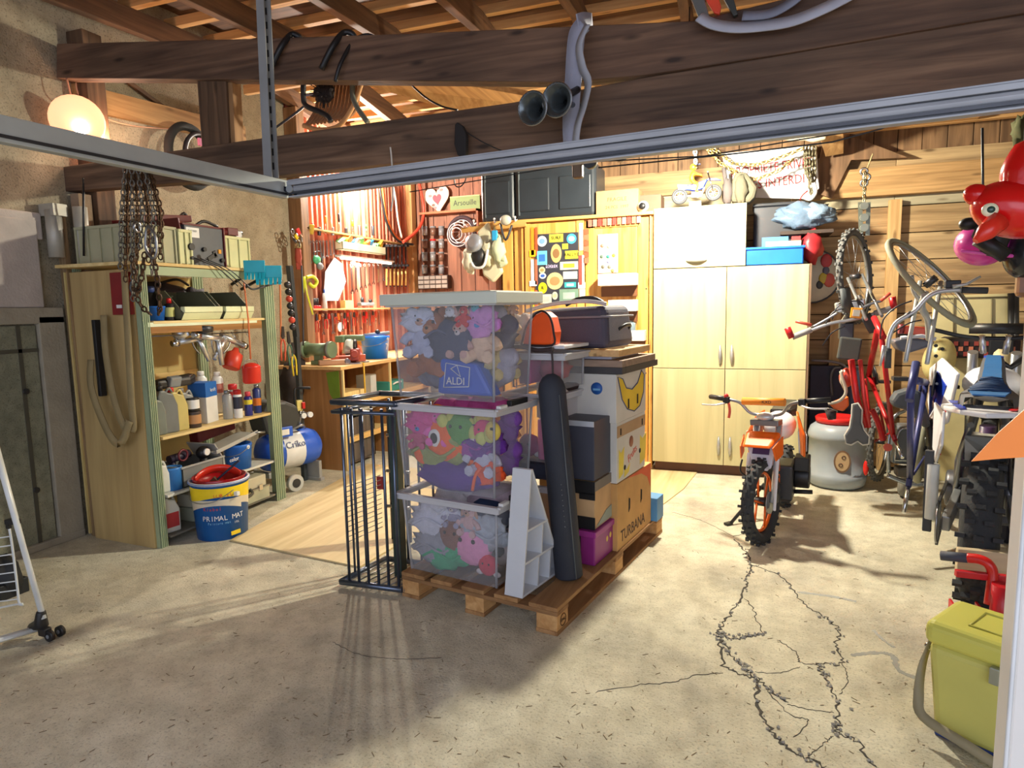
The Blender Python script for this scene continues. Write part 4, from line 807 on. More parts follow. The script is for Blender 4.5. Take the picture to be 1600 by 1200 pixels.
t = thing('cordless_drill', 'yellow cordless screwdriver standing behind the dark red saw', 'power tool', sh(570, 1.056, -4.1)); m = T(sh(570, 1.056, -4.1)); g = G(m); g.tube([(0, 0, .02), (0, 0, .16)], .025, 8); g.cyl((0, -.08, .19), (0, .08, .19), .04, seg=12); put('body', g, M((222, 166, 80), .5), t); g = G(m); g.box((0, 0, .02), (.08, .09, .04)); put('battery', g, BLACK, t, .004)
g = G(); a = sh(568, 1.06, -3.73); g.tube([a+V(-.05, 0, 0.002), a, a+V(.004, 0, -.34)], .009, 6); put('charging_lead', g, M((226, 180, 60), .5), label='yellow lead hanging over the bench edge', cat='lead')
t = thing('sanding_machine', 'pale belt tool lying flat between grinder and saw', 'tool', sh(525, 1.056, -3.95)); m = T(sh(522, 1.056, -3.95), .7); g = G(m); g.bx(-.15, .12, -.05, .05, .0, .05); put('body', g, M((170, 130, 100), .6), t, .01); g = G(m); g.cyl((.13, -.05, .03), (.13, .05, .03), .03); put('roller', g, CHROME, t)
# under the bench
t = thing('grey_radio', 'grey box standing on the upper shelf under the workbench', 'box', sh(578, .683, -3.85)); m = T(sh(572, .683, -3.86)); g = G(m); g.bx(-.06, .06, -.09, .12, 0, .23); put('body', g, M((140, 134, 120), .5), t, .006); g = G(m); g.bx(.06, .066, -.0, .11, .02, .22); put('front', g, M((190, 192, 188), .5), t)
t = thing('teal_case', 'teal plastic tool case on the shelf under the workbench', 'case', sh(605, .683, -3.85)); m = T(sh(606, .683, -3.86)); g = G(m); g.bx(-.12, .1, -.12, .2, 0, .12); put('body', g, M((60, 140, 128), .5), t, .015); g = G(m); g.tube(sm([(.1, -.05, .08), (.13, -.03, .1), (.13, .08, .1), (.1, .1, .08)], 4), .01, 6); put('handle', g, WHITE, t)
g = G(); g.bx(-4.1, -3.8, 5.5, 5.9, .683, .78); put('drawer_box', g, EDGE, label='pale wooden drawer box under the front of the bench top', cat='box', bev=.004)
t = thing('cloth_bag', 'crumpled white plastic bag in a dark crate under the workbench', 'bag', sh(560, .5, -3.85)); g = G(); c = sh(560, .58, -3.9); g.sph(c, (.1, .3, .09), ns=.6, seg=18, rings=12); put('body', g, M((200, 202, 200), .35, bump=.6, bscale=25), t); g = G(); g.sph(c+V(.06, -.1, -.02), (.05, .06, .06), ns=.5); put('fold', g, WHITE, t)
t = thing('dark_crate', 'dark wooden crate under the bench holding a white bag', 'crate', (-4.0, 5.85, .05)); y0, y1 = sh(541, .4, -3.80).y, sh(585, .4, -3.80).y; g = G()
for a in ((-4.2, -3.8, y0, y0+.015), (-4.2, -3.8, y1-.015, y1), (-3.815, -3.80, y0, y1), (-4.2, -4.185, y0, y1)): g.bx(*a, .05, .50)
g.bx(-4.2, -3.8, y0, y1, .04, .055); put('body', g, WOOD((70, 62, 56), (104, 94, 84), 'Z'), t)
for i, (px, h, mt, lb) in enumerate(((462, .5, M((48, 38, 36), .7), 'dark cloth sack hanging under the near end of the bench'), (450, .25, M((90, 66, 50), .8), 'brown sack on the floor behind the compressor'))):
    g = G(); c = at(px, .85-.45*i, X=-4.35); g.sph(c, (.12, .17, .16+.1*(1-i)), ns=.4); put('sack', g, mt, label=lb, cat='sack')
# compressor
t = thing('air_compressor', 'blue tank air compressor with a black motor cover beside the rack', 'compressor', (-3.95, 4.95, 0)); CB = M((40, 92, 200), .3, var=.06)
A, Bq = V(-4.05, 4.62, .34), V(-3.88, 5.12, .34); dv = (Bq-A).normalized(); r = .17
g = G(); g.lathe([(.02, -.06), (.10, -.045), (.15, -.01), (r, .04), (r, .44), (.15, .50), (.10, .54), (.02, .555)], 26, at=A, ax=dv); put('tank', g, CB, t)
mA = frame(A, dv); g = G(mA); pts = []
g.lathe([(r+.002, .12), (r+.002, .32)], 26, at=(0, 0, 0), ax=(1, 0, 0), caps=False); bnd = put('white_band', g, WHITE, t)
side = Vector((dv.y, -dv.x, 0)); n_ = (side*.92+V(0, 0, .39)).normalized(); up_ = (V(0, 0, 1)-n_*n_.z).normalized(); xx = up_.cross(n_)
mt_ = Matrix((xx, up_, n_)).transposed().to_4x4(); mt_.translation = A+dv*.22+n_*(r+.006); ln('lettering', .085, 'Criko', mt_, M((30, 50, 110), .4), t, .002)
g = G(); m = Matrix((dv, side, V(0, 0, 1))).transposed().to_4x4(); m.translation = A+V(0, 0, r)
g = G(m); g.prism([(-.04, -.13, .02), (.26, -.13, .02), (.31, -.13, .12), (.28, -.13, .24), (.16, -.13, .30), (-.02, -.13, .31), (-.08, -.13, .2)], (0, .27, 0)); put('motor_cover', g, M((52, 54, 54), .5), t, .03)
g = G(m); g.bx(.0, .2, .05, .16, -.02, .07); put('blue_panel', g, CB, t, .006); g = G(m); g.bx(.03, .16, .158, .165, .0, .05); put('white_label', g, WHITE, t)
g = G(m); g.tube(sm([(.34, .0, .0), (.34, 0, .34), (.36, .0, .38), (.40, .04, .385), (.46, .08, .38)], 4), .013, 8); put('handle', g, BLACK, t)
g = G(m); g.box((.37, .0, .22), (.06, .06, .1)); put('pressure_switch', g, M((206, 190, 110), .5), t, .006); g = G(m); g.box((.40, .03, .22), (.03, .04, .06)); put('red_switch', g, RED, t, .004)
for x in (.38, .45): g = G(m); g.cyl((x, .05, .13), (x, .075, .13), .026, seg=16); put('gauge', g, WHITE, t)
g = G(m); g.tube([(.36, .02, .02), (.37, .03, .17), (.46, .04, .13)], .012, 6); g.tube(sm([(.2, .12, .03), (.3, .15, .06), (.36, .1, .02)], 4), .012, 6); put('pipe', g, STEEL, t)
for p in (V(-3.80, 4.70, 0), A-side*.2):
    g = G(); c = V(p.x, p.y, .075); g.cyl(c-side*.02, c+side*.025, .075, seg=22); w_ = put('wheel', g, M((190, 190, 182), .5), t); g = G(); g.cyl(c+side*.024, c+side*.032, .04, seg=14); put('hub', g, DSTEEL, w_)
g = G(); g.bar(V(A.x, A.y, .15)-side*.18, V(A.x, A.y, .15)+side*.08, .03, .05); put('axle_bar', g, M((170, 172, 172), .4, .4), t, .004); g = G(); g.bx(Bq.x-.1, Bq.x+.08, Bq.y-.06, Bq.y-.02, 0.02, .19); put('stand', g, M((170, 172, 172), .4, .4), t, .004); g = G(); g.bx(Bq.x-.1, Bq.x+.1, Bq.y-.07, Bq.y-.01, 0, .03); put('stand', g, M((170, 172, 172), .4, .4), t, .004)

# ================================================================== the tool wall
XW = -4.53
def wp(x, y, o=0.0): return P(x, y, X=XW+o)
TW = WOOD((176, 140, 84), (214, 176, 116), 'Y')
def shelf_on_wall(label, a, b, d, h=.02, cat='shelf', mat=None, name='wall_shelf'):
    a, b = wp(*a), wp(*b); t = thing(name, label, cat, (XW+d/2, (a.y+b.y)/2, (a.z+b.z)/2)); g = G(); z = (a.z+b.z)/2
    g.bx(XW-.01, XW+d, a.y, b.y, z-h, z); put('board', g, mat or TW, t, .002)
    for y in (a.y+.1, b.y-.12): g = G(); g.prism([(XW-.01, y, z-h), (XW+d*.8, y, z-h), (XW-.01, y, z-h-d*.7)], (0, .015, 0)); put('bracket', g, mat or TW, t)
    return z, a.y, b.y
za, ya0, ya1 = shelf_on_wall('lower narrow wooden shelf on the tool wall above the bench', (478, 488), (640, 476), .10)
zb, yb0, yb1 = shelf_on_wall('upper narrow wooden shelf on the tool wall', (470, 368), (640, 374), .09)
TM = [STEEL, CHROME, DSTEEL, M((150, 120, 90), .4, .7)]; HM = [RED, M((220, 120, 30), .4), BLACK, YEL, M((60, 110, 70), .4), M((190, 60, 40), .4), BLUE]
ORD = 'first second third fourth fifth sixth seventh eighth ninth tenth eleventh twelfth'.split()
def wrench(p, L, i, grp, lb):
    t = thing('spanner', lb, 'spanner', p-V(0, 0, L), grp); m = T(p, 0, random.uniform(-.06, .06)); w = L*.05; g = G(m)
    g.bx(0, .006, -w, w, -L*.88, -L*.12); put('shaft', g, TM[i % 2], t)
    g = G(m); q = L*.12
    g.prism([(0, -w, -L*.86), (0, -q, -L*.93), (0, -q*.9, -L), (0, -q*.3, -L), (0, -q*.3, -L*.93), (0, q*.3, -L*.93), (0, q*.3, -L), (0, q*.9, -L), (0, q, -L*.93), (0, w, -L*.86)], (.006, 0, 0)); put('jaw', g, TM[i % 2], t)
    g = G(m); g.torus((.003, 0, -L*.06), (1, 0, 0), L*.065, L*.025, 12, 5); put('ring_end', g, TM[i % 2], t)
def driver(p, L, hm, grp, lb):
    t = thing('screwdriver', lb, 'screwdriver', p-V(0, 0, L), grp); m = T(p, 0, random.uniform(-.05, .05)); g = G(m); g.lathe([(.007, 0), (.014, -L*.06), (.013, -L*.38), (.007, -L*.42)], 8); put('handle', g, hm, t); g = G(m); g.cyl((0, 0, -L*.42), (0, 0, -L), .0035, seg=6); put('blade', g, CHROME, t)
def pliers(p, L, hm, grp, lb):
    t = thing('pliers', lb, 'pliers', p-V(0, 0, L), grp); m = T(p, 0, random.uniform(-.1, .1)); g = G(m); g.prism([(0, -.012, 0), (0, .012, 0), (0, .02, -L*.3), (0, 0, -L*.42), (0, -.02, -L*.3)], (.01, 0, 0)); put('jaw', g, DSTEEL, t)
    for s in (-1, 1): g = G(m); g.tube(sm([(.004, 0, -L*.36), (.004, s*.028, -L*.55), (.004, s*.022, -L)], 3), .007, 6); put('handle', g, hm, t)
random.seed(11)
for i in range(22):
    px = 489+i*4.9; p = wp(px, 491-.05*(px-489), .03+.01*(i % 2))
    nth = ORD[i//3]+' of its kind from the left'; k = i % 3; L = random.uniform(.14, .26)
    if k == 0: wrench(p, L, i, 'tools hanging under the lower tool wall shelf', 'small shiny spanner under the lower tool shelf, '+nth)
    elif k == 1: pliers(p, L*.8, HM[i % 2*5], 'tools hanging under the lower tool wall shelf', 'red-handled pliers under the lower tool shelf, '+nth)
    else: driver(p, L*.8, HM[random.choice([0, 5, 1])], 'tools hanging under the lower tool wall shelf', 'red-handled screwdriver under the lower tool shelf, '+nth)
for i in range(8): wrench(wp(484+i*5.2, 376, .05), .24-.012*i, 0, 'spanners under the upper shelf', f'long spanner under the upper tool shelf, {ORD[i]} from the left')
for i in range(9): wrench(wp(548+i*7, 412, .04), .36-.02*i, 1, 'large spanners in the lit middle row', f'large spanner in the brightly lit middle row, {ORD[i]} from the left')
for i in range(11):
    px = 478+i*10.5; L = random.uniform(.12, .24)
    if i % 2: driver(wp(px, 366, .05)+V(0, 0, L), L, HM[(i//2) % 7], 'screwdrivers standing in the upper shelf', f'screwdriver upright in the upper tool shelf, {ORD[i//2]} from the left')
    else: can('small_tin', f'small metal tin on the upper tool shelf, {ORD[i//2]} from the left', 'tin', wp(px, 368, .05), .02, L*.5, TM[i % 4], None, None, capr=.9, group='small tins on the upper shelf')
# long tray with coloured bits, yellow tub
t = thing('parts_tray', 'long cream tray full of coloured bits on the tool wall', 'tray', wp(555, 392, .08)); a, b = wp(524, 390, .03), wp(592, 390, .03); z = a.z; g = G()
for q in ((a.x, a.x+.1, a.y, b.y, z, z+.01), (a.x+.09, a.x+.1, a.y, b.y, z, z+.09), (a.x, a.x+.1, a.y, a.y+.01, z, z+.09), (a.x, a.x+.1, b.y-.01, b.y, z, z+.09)): g.bx(*q)
put('body', g, M((222, 216, 180), .5), t, .002)
for i in range(12):
    y = a.y+.05+(b.y-a.y-.1)*i/11; g = G(); mt = [M((120, 190, 120), .5), YEL, M((220, 110, 50), .5), M((30, 130, 200), .5), M((205, 200, 190), .5)][i % 5]
    lb = ['pale green', 'yellow', 'orange', 'bright blue', 'off-white'][i % 5]
    g.box((a.x+.045, y, z+.09+.02*(i % 3)), (.06, .1, .06+.02*(i % 2)), (random.random(), random.random()*.5, random.random()*.6)); put('plastic_piece', g, mt, label=f'{lb} plastic piece in the long cream tray, {ORD[i]} from the left', cat='plastic piece', group=f'{lb} pieces in the cream tray')
pail('yellow_tub', 'small yellow tub at the left of the upper tool wall shelf', wp(484, 366, .05), .04, .055, .1, M((206, 176, 60), .5), False, cat='tub')
t = thing('tube_lamp', 'slim strip lamp mounted under the long cream tray', 'lamp', wp(555, 398, .12)); g = G(); g.tube([(XW+.17, 6.4, 2.19), (XW+.17, 7.5, 2.19)], .012, 8); put('tube', g, GLOW((255, 244, 225), 8), t); g = G(); g.bx(XW+.12, XW+.2, 6.36, 7.54, 2.205, 2.225); put('housing', g, WHITE, t)
# crowbar, ear defenders, gloves, bottle, box
t = thing('crowbar', 'bright yellow-green hooked tool hanging at the left of the tool wall', 'tool', wp(486, 492, .08)); g = G(); g.tube([wp(474, 432, .08), wp(478, 460, .08), wp(487, 492, .08)], .022, 8, flat=.5); put('shaft', g, M((206, 214, 40), .4), t); g = G(); g.tube(sm([wp(478, 434, .09), wp(488, 432, .1), wp(495, 440, .1), wp(490, 448, .1), wp(482, 442, .09)], 4), .02, 8); put('hook', g, M((206, 214, 40), .4), t)
t = thing('ear_defenders', 'green ear defenders hanging on the tool wall', 'ear defenders', wp(497, 415, .06)); g = G(); g.sph(wp(495, 406, .07), (.03, .06, .05)); put('cup', g, M((70, 170, 120), .4), t); g = G(); g.sph(wp(500, 416, .09), (.03, .05, .04)); put('cup', g, GREYP, t); g = G(); g.tube(sm([wp(495, 404, .05), wp(490, 395, .05), wp(502, 394, .05), wp(503, 412, .06)], 4), .008, 6); put('band', g, BLACK, t)
t = thing('work_gloves', 'red work gloves hanging on the post left of the tool wall', 'gloves', wp(466, 420, .1)); g = G(); c = wp(466, 400, .12)
g.sph(c, (.03, .04, .1), ns=.4); 
for k in range(4): g.tube([c+V(0, -.03+.02*k, -.07), c+V(.005, -.035+.022*k, -.14)], .011, 6)
put('palm', g, M((150, 60, 44), .8), t); g = G(); g.cyl(c+V(0, 0, .08), c+V(0, 0, .13), .035); put('cuff', g, M((190, 170, 120), .8), t)
t = thing('tool_cluster', 'tangle of hooks and keys hanging at the top of the dark post', 'keys', wp(462, 375, .14))
for i in range(9):
    c = wp(457+i*1.8, 362+ (i*7) % 22, .15); g = G(); g.torus(c, (1, random.random(), random.random()), .025, .006, 12, 5); put('ring', g, TM[i % 4], t)
g = G(); c = wp(466, 362, .15); g.box(c, (.02, .05, .07), (.5, 0, 0)); put('red_tag', g, RED, t, .004); g = G(); c = wp(463, 370, .16); g.box(c, (.02, .04, .05), (.9, 0, 0)); put('yellow_tag', g, YEL, t, .004)
g = G(); g.prism([wp(505, 470, .03), wp(508, 425, .03), wp(522, 402, .03), wp(534, 412, .03), wp(540, 440, .03), wp(528, 470, .03)], (.004, 0, 0)); put('paper_sheet', g, M((225, 226, 235), .6), label='pale paper sheet pinned to the middle of the tool wall', cat='paper')
t = thing('wall_tube', 'white tube of glue standing on the lower tool wall shelf', 'tube', wp(508, 486, .05)); g = G(); c = wp(508, 486, .05); g.cyl(c, c+V(0, 0, .2), .028, .02, 12); put('body', g, WHITE, t); g = G(); g.cyl(c+V(0, 0, .2), c+V(0, 0, .24), .01); put('cap', g, BLUE, t)
t = thing('red_caddy', 'red caddy with black sockets on the lower tool wall shelf', 'caddy', wp(492, 486, .05)); c = wp(493, 486, .05); g = G(); g.box(c+V(0, 0, .03), (.07, .12, .06)); put('body', g, RED, t, .004)
for k in range(4): g = G(); g.cyl(c+V(0, -.045+.03*k, .06), c+V(0, -.045+.03*k, .14), .012); put('socket', g, BLACK, t)
g = G(); c = wp(542, 480, .05); g.box(c+V(0, 0, .03), (.07, .16, .1)); put('small_carton', g, M((226, 200, 120), .6), label='small yellow carton on the lower tool wall shelf', cat='box', bev=.003)
t = thing('plane_tool', 'grey hand plane lying on the lower tool wall shelf', 'plane', wp(572, 480, .05)); c = wp(572, 479, .05); g = G(); g.box(c+V(0, 0, .03), (.06, .3, .04)); put('body', g, GREYP, t, .005); g = G(); g.sph(c+V(0, .1, .07), .025); g.sph(c+V(0, -.08, .08), (.02, .03, .04)); put('knob', g, BLACK, t)
g = G(); c = wp(531, 511, .03); g.cyl(c, c+V(.012, 0, 0), .055, seg=20); t = put('round_tag', g, WHITE, label='round white disc hanging among the small tools', cat='disc')
# hand clamps and hoses at the right end of the tool wall
for i in range(6):
    px = 604+i*6; t = thing('bar_clamp', f'wooden-handled clamp at the right of the tool wall, {ORD[i]} from the left', 'clamp', wp(px, 450, .05), 'clamps at the right end of the tool wall')
    g = G(); g.bar(wp(px, 382, .06), wp(px, 448, .06), .012, .02); put('bar', g, DSTEEL, t); g = G(); g.box(wp(px, 384, .09), (.09, .03, .03)); g.box(wp(px, 415, .09), (.09, .035, .03)); put('jaw', g, DSTEEL, t); g = G(); g.cyl(wp(px, 420, .11), wp(px, 446, .11), .014, seg=8); put('handle', g, M((200, 160, 90), .5), t)
for i, (pts, mt, r, lb) in enumerate((([(598, 286), (602, 330), (612, 360), (628, 378), (640, 372), (652, 362)], M((216, 110, 40), .5), .02, 'orange hose looped down the tool wall on the left'), ([(592, 286), (598, 320), (606, 352), (622, 376), (645, 382)], BLACK, .016, 'black hose hanging beside the orange one'), ([(612, 280), (618, 310), (622, 345), (628, 372)], M((206, 190, 170), .5), .013, 'pale hose hanging in front of the corrugated wall'), ([(652, 276), (658, 300), (662, 325), (660, 345), (650, 362), (630, 378)], M((214, 66, 46), .45), .02, 'red hose curving down in front of the far boards'))):
    g = G(); g.tube(sm([wp(x, y, .08+.05*i) for x, y in pts], 6), r, 8); put('hose', g, mt, label=lb, cat='hose')
# dark metal upright beside the bench with hanging pliers and snippers
g = G(); g.bar(P(452, 415, X=-3.95), P(463, 526, X=-3.95), .05, .04); g.bar(P(463, 526, X=-3.95), V(-3.95, P(463, 526, X=-3.95).y, 0), .045, .04); put('metal_post', g, M((70, 76, 80), .5, .5), label='dark grey metal post between the rack and the tool wall', cat='post', bev=.003)
for i, (px, y, hm, lb) in enumerate(((441, 520, M((214, 90, 60), .5), 'shears with orange-red handles hanging left of the grinder'), (449, 528, M((80, 120, 100), .5), 'shears with green handles hanging left of the grinder'), (456, 545, YEL, 'yellow-handled snips hanging at the bench corner'))):
    pliers(P(px, y-10, X=-3.85), .3, hm, 'shears on the dark post', lb)
for i, (px, lb) in enumerate(((436, 'orange cord hanging left of the dark post'), (471, 'thin dark cable hanging on the tool wall left side'))):
    g = G(); g.tube(sm([P(px, 415, X=-3.9), P(px+2, 460, X=-3.9), P(px+3, 540, X=-3.9)], 5), .008, 6); put('cord', g, M((222, 130, 80), .5) if i == 0 else DSTEEL, label=lb, cat='cord')
t = thing('saw_blade_holder', 'black column of round knobs on the dark metal post', 'rack', P(455, 500, X=-3.9))
for i in range(7): g = G(); g.sph(P(449+i*1.4, 445+i*11, X=-3.88), .03, 10, 7); put('knob', g, [DSTEEL, BLACK, M((200, 70, 50), .4)][i % 3], t)
# ---- far back wall
Y8 = 8.44
def bp(x, y, o=0.0): return P(x, y, Y=Y8-o)
t = thing('far_shelf', 'brown wooden shelf on the far boards carrying a heart and a sign', 'shelf', bp(700, 335, .05)); a, b = bp(660, 334, .0), bp(752, 328); g = G(); g.bx(a.x, b.x, Y8-.12, Y8+.02, a.z-.03, a.z); put('board', g, WOOD((150, 80, 50), (186, 112, 72), 'X'), t); zf = a.z
g = G(); g.bx(b.x-.03, b.x, Y8-.12, Y8+.02, zf-.9, zf); put('side_board', g, WOOD((110, 66, 44), (146, 92, 62), 'Z'), t); g = G(); g.bx(a.x, a.x+.03, Y8-.05, Y8+.02, zf-.9, zf); put('side_board', g, WOOD((110, 66, 44), (146, 92, 62), 'Z'), t)
t = thing('heart_sign', 'pink and white wooden heart standing on the far brown shelf', 'ornament', bp(683, 333, .05)); c = bp(683, 310, .06); g = G(); H = .19
hp = [(16*sin(u)**3/17, (13*cos(u)-5*cos(2*u)-2*cos(3*u)-cos(4*u))/17) for u in [2*pi*k/36 for k in range(36)]]
m = T(c, 0) @ Matrix.Rotation(-.12, 4, 'Y'); g = G(m); g.prism([(x*H*1.05, 0, z*H*1.15) for x, z in hp][::-1], (0, .02, 0)); hh = put('board', g, M((214, 190, 170), .6, bump=.2), t, .004)
g = G(m); g.prism([(x*.07, -.004, z*.09-.01) for x, z in hp][::-1], (0, .004, 0)); put('red_motif', g, M((190, 70, 84), .6), hh)
for k, (dx, dz) in enumerate(((-.1, .05), (-.07, -.08), (.08, .1), (.03, .13), (-.05, -.12))): g = G(m); g.sph((dx, -.003, dz), (.025, .004, .018), 8, 5); put('flower', g, M((120, 90, 84), .6) if k % 2 else M((206, 130, 130), .6), hh)
t = thing('name_sign', 'green name plate with dark lettering on the far brown shelf', 'sign', bp(727, 330, .05)); a, b = bp(704, 328, .06), bp(750, 304, .06); g = G(); g.bx(a.x, b.x, Y8-.07, Y8-.05, zf, b.z); sg = put('plate', g, M((116, 140, 80), .6), t, .003); ln('lettering', .105, 'Arsouille', fy(((a.x+b.x)/2, Y8-.0715, (zf+b.z)/2)), M((30, 34, 24), .6), sg, .001, .9)
g = G(); g.bx(a.x, b.x, Y8-.075, Y8-.07, b.z-.012, b.z); put('edge_line', g, M((200, 180, 110), .5), sg)
for j in range(4):
    for i in range(3):
        px = 664+i*13; y = 352+j*20; lb = f'small screw jar below the heart sign, {ORD[j]} row, {["left", "middle", "right"][i]}'; p = bp(px, y+16, .06); t = thing('screw_jar', lb, 'jar', p, 'jars below the heart sign'); g = G(); g.cyl(p, p+V(0, 0, .1), .04, seg=12); put('jar', g, [M((150, 150, 150), .2, .3), M((110, 80, 66), .3), M((128, 130, 134), .2)][(i+j) % 3], t); g = G(); g.cyl(p+V(0, 0, .1), p+V(0, 0, .125), .042, seg=12); put('lid', g, RED if (i, j) == (1, 1) else GREYP, t)
t = thing('drawer_cabinet', 'small grey cabinet of tiny drawers on the far wall', 'cabinet', bp(682, 452, .05)); a, b = bp(660, 452, .0), bp(705, 430, 0); g = G(); g.bx(a.x, b.x, Y8-.12, Y8, a.z, b.z); put('body', g, M((70, 56, 50), .6), t)
for j in range(3):
    for i in range(5):
        x0 = a.x+(b.x-a.x)*i/5; z0 = a.z+(b.z-a.z)*j/3; g = G(); g.bx(x0+.006, x0+(b.x-a.x)/5-.006, Y8-.13, Y8-.11, z0+.008, z0+(b.z-a.z)/3-.008); put('drawer', g, M((150, 140, 130), .5), t, .002)
t = thing('spoked_wheel', 'old spoked wheel leaning behind the hanging caps', 'wheel', bp(722, 390, .1)); c = bp(722, 362, .1); g = G(); g.torus(c, (0, 1, 0), .19, .03, 28, 8); put('tyre', g, M((60, 44, 50), .8), t); g = G(); g.torus(c, (0, 1, 0), .155, .008, 28, 6); put('rim', g, STEEL, t)
for k in range(10): a_ = k*pi/5; g = G(); g.tube([c, c+V(.155*cos(a_), 0, .155*sin(a_))], .003, 5); put('spoke', g, STEEL, t)
t = thing('wire_basket', 'white wire hoop basket in front of the spoked wheel', 'basket', bp(716, 388, .2)); c = bp(716, 366, .25)
for k in range(3): g = G(); g.torus(c+V(0, -.03*k, 0), (0, 1, 0), .16-.04*k, .006, 26, 6); put('hoop', g, M((210, 200, 200), .4), t)
# caps, hooks and mask hanging on the end board of the pine cupboard
t = thing('hook_rail', 'wooden rail with white hooks holding caps left of the pine cupboard', 'rail', P(770, 352, Y=6.24)); g = G(); a, b = P(722, 360, Y=6.25), P(822, 350, Y=6.25); g.bar(a, b, .03, .05); put('rail', g, WOOD((190, 140, 70), (220, 172, 100), 'X'), t)
for px in (728, 744, 776, 790, 808): g = G(); c = P(px, 358-(px-722)*.08, Y=6.22); g.tube(sm([c+V(0, 0, .05), c+V(0, -.05, .03), c+V(0, -.06, .06)], 3), .006, 6); g.sph(c+V(0, -.06, .065), .012, 8, 6); put('hook', g, WHITE, t)
for i, (pts, mt, lb) in enumerate((([(745, 362), (762, 346), (772, 380), (785, 425), (770, 442), (754, 430), (750, 400)], M((214, 206, 172), .8), 'cream cap hanging under the wooden hook rail, the largest'), ([(770, 352), (780, 372), (792, 412), (780, 420), (772, 395)], M((190, 196, 160), .8), 'pale green cloth hanging on the hook rail'), ([(734, 372), (742, 400), (738, 430), (727, 425), (728, 395)], M((224, 216, 190), .8), 'white glove hanging left of the caps'))):
    t = thing('sun_hat' if i == 0 else 'hanging_cloth', lb, 'cap' if i == 0 else 'cloth', P(pts[4][0], pts[4][1], Y=6.15)); g = G(); g.prism([P(x, y, Y=6.17-.02*i) for x, y in pts], (0, .06, 0)); put('fabric', g, mt, t, .02)
    g = G(); g.sph(P(sum(p[0] for p in pts)/len(pts), sum(p[1] for p in pts)/len(pts), Y=6.15-.02*i), (.07, .06, .12), ns=.5); put('fold', g, mt, t)
t = thing('respirator', 'silver round respirator cartridge mask hanging on the hook rail', 'mask', P(745, 400, Y=6.1)); c = P(740, 380, Y=6.08); g = G(); g.lathe([(.03, -.04), (.085, -.035), (.095, 0), (.085, .03), (.04, .04)], 20, at=c, ax=(-.2, -1, .1)); put('filter', g, M((170, 172, 180), .3, .4), t); g = G(); g.sph(P(748, 402, Y=6.12), (.09, .07, .1)); put('face_piece', g, BLACK, t); g = G(); g.tube(sm([P(736, 408, Y=6.08), P(742, 418, Y=6.06), P(756, 415, Y=6.06), P(762, 390, Y=6.08)], 5), .014, 8); put('strap', g, WHITE, t)
t = thing('ear_muffs', 'grey ear muffs with a blue tag on the right of the hook rail', 'ear muffs', P(783, 370, Y=6.15)); g = G(); g.sph(P(790, 344, Y=6.1), (.06, .04, .05)); put('cup', g, M((190, 186, 170), .4), t); g = G(); g.box(P(773, 368, Y=6.1), (.06, .03, .1)); put('blue_tag', g, M((50, 160, 215), .4), t, .01); g = G(); g.tube(sm([P(782, 350, Y=6.12), P(790, 375, Y=6.1), P(800, 352, Y=6.12)], 5), .012, 6); put('band', g, DSTEEL, t)
# ================================================================== wire trolley
t = thing('wire_trolley', 'tall grey steel wire cage trolley left of the stacked boxes', 'trolley', V(-1.95, 3.22, 0)); TS = M((100, 110, 128), .3, .85)
# base corners and top corners
FL, FR, BL, BR = V(-2.20, 3.07, 0), V(-1.80, 3.08, 0), V(-2.13, 3.46, 0), V(-1.70, 3.46, 0)
def zz(p, z): return V(p.x, p.y, z)
for z, r in ((.035, .018), (1.07, .017)):
    for a, b in ((FL, FR), (FR, BR), (BR, BL), (BL, FL)): g = G(); g.tube([zz(a, z+(.02 if z > 1 else 0)), zz(b, z+(.02 if z > 1 else 0))], r, 10); put('frame_bar', g, TS if (a, b) != (FL, BL) else STEEL, t)
for a, b in ((FL, FR), (FL, BL)): g = G(); g.tube([zz(a, 1.035), zz(b, 1.035)], .012, 8); put('frame_bar', g, TS, t)
for k in range(6):
    p = FL.lerp(FR, .15+.16*k); g = G(); g.tube([zz(p, .04), zz(p, 1.06)], .0085, 8); put('vertical_bar', g, TS, t)
for k in range(4):
    p = BL.lerp(BR, .15+.22*k); g = G(); g.tube([zz(p, .04), zz(p, 1.06)], .008, 8); put('vertical_bar', g, TS, t)
for k in range(3):
    p = FL.lerp(BL, .3+.25*k); g = G(); g.tube([zz(p, .04), zz(p, 1.06)], .007, 8); put('vertical_bar', g, TS, t)
g = G(); g.bar(zz(FL.lerp(BR, .55), .02), zz(FL.lerp(BR, .55), 1.03), .07, .05, up=(1, 0, 0)); put('corner_post', g, M((70, 86, 84), .4, .6), t, .004)
for k in range(12):
    z = .25+k*.03; g = G(); g.tube([zz(FL.lerp(BL, .2), z), zz(FL.lerp(BL, .95), z)], .0025, 5); put('thin_wire', g, TS, t)
for k in range(7): p = FL.lerp(FR, .1+.13*k); q = BL.lerp(BR, .1+.13*k); g = G(); g.tube([zz(p, .04), zz(q, .04)], .004, 6); put('base_wire', g, STEEL, t)
t = thing('tall_metal_racks', 'dark tubular stand with small red tag behind the wire trolley', 'stand', V(-1.95, 3.85, 0))
for px in (608, 622, 632): g = G(); a = at(px, .9, Y=3.85); g.tube([(a.x, a.y, 0), (a.x, a.y, .98)], .02, 8); put('pole', g, DSTEEL, t)
for z in (.25, .5, .75, .95): a, b = at(604, z, Y=3.83), at(640, z, Y=3.83); g = G(); g.tube([a, b], .012, 8); put('cross_bar', g, STEEL, t)
g = G(); g.box(at(594, .42, Y=3.8), (.05, .01, .09)); put('red_tag', g, M((150, 30, 36), .5), t)

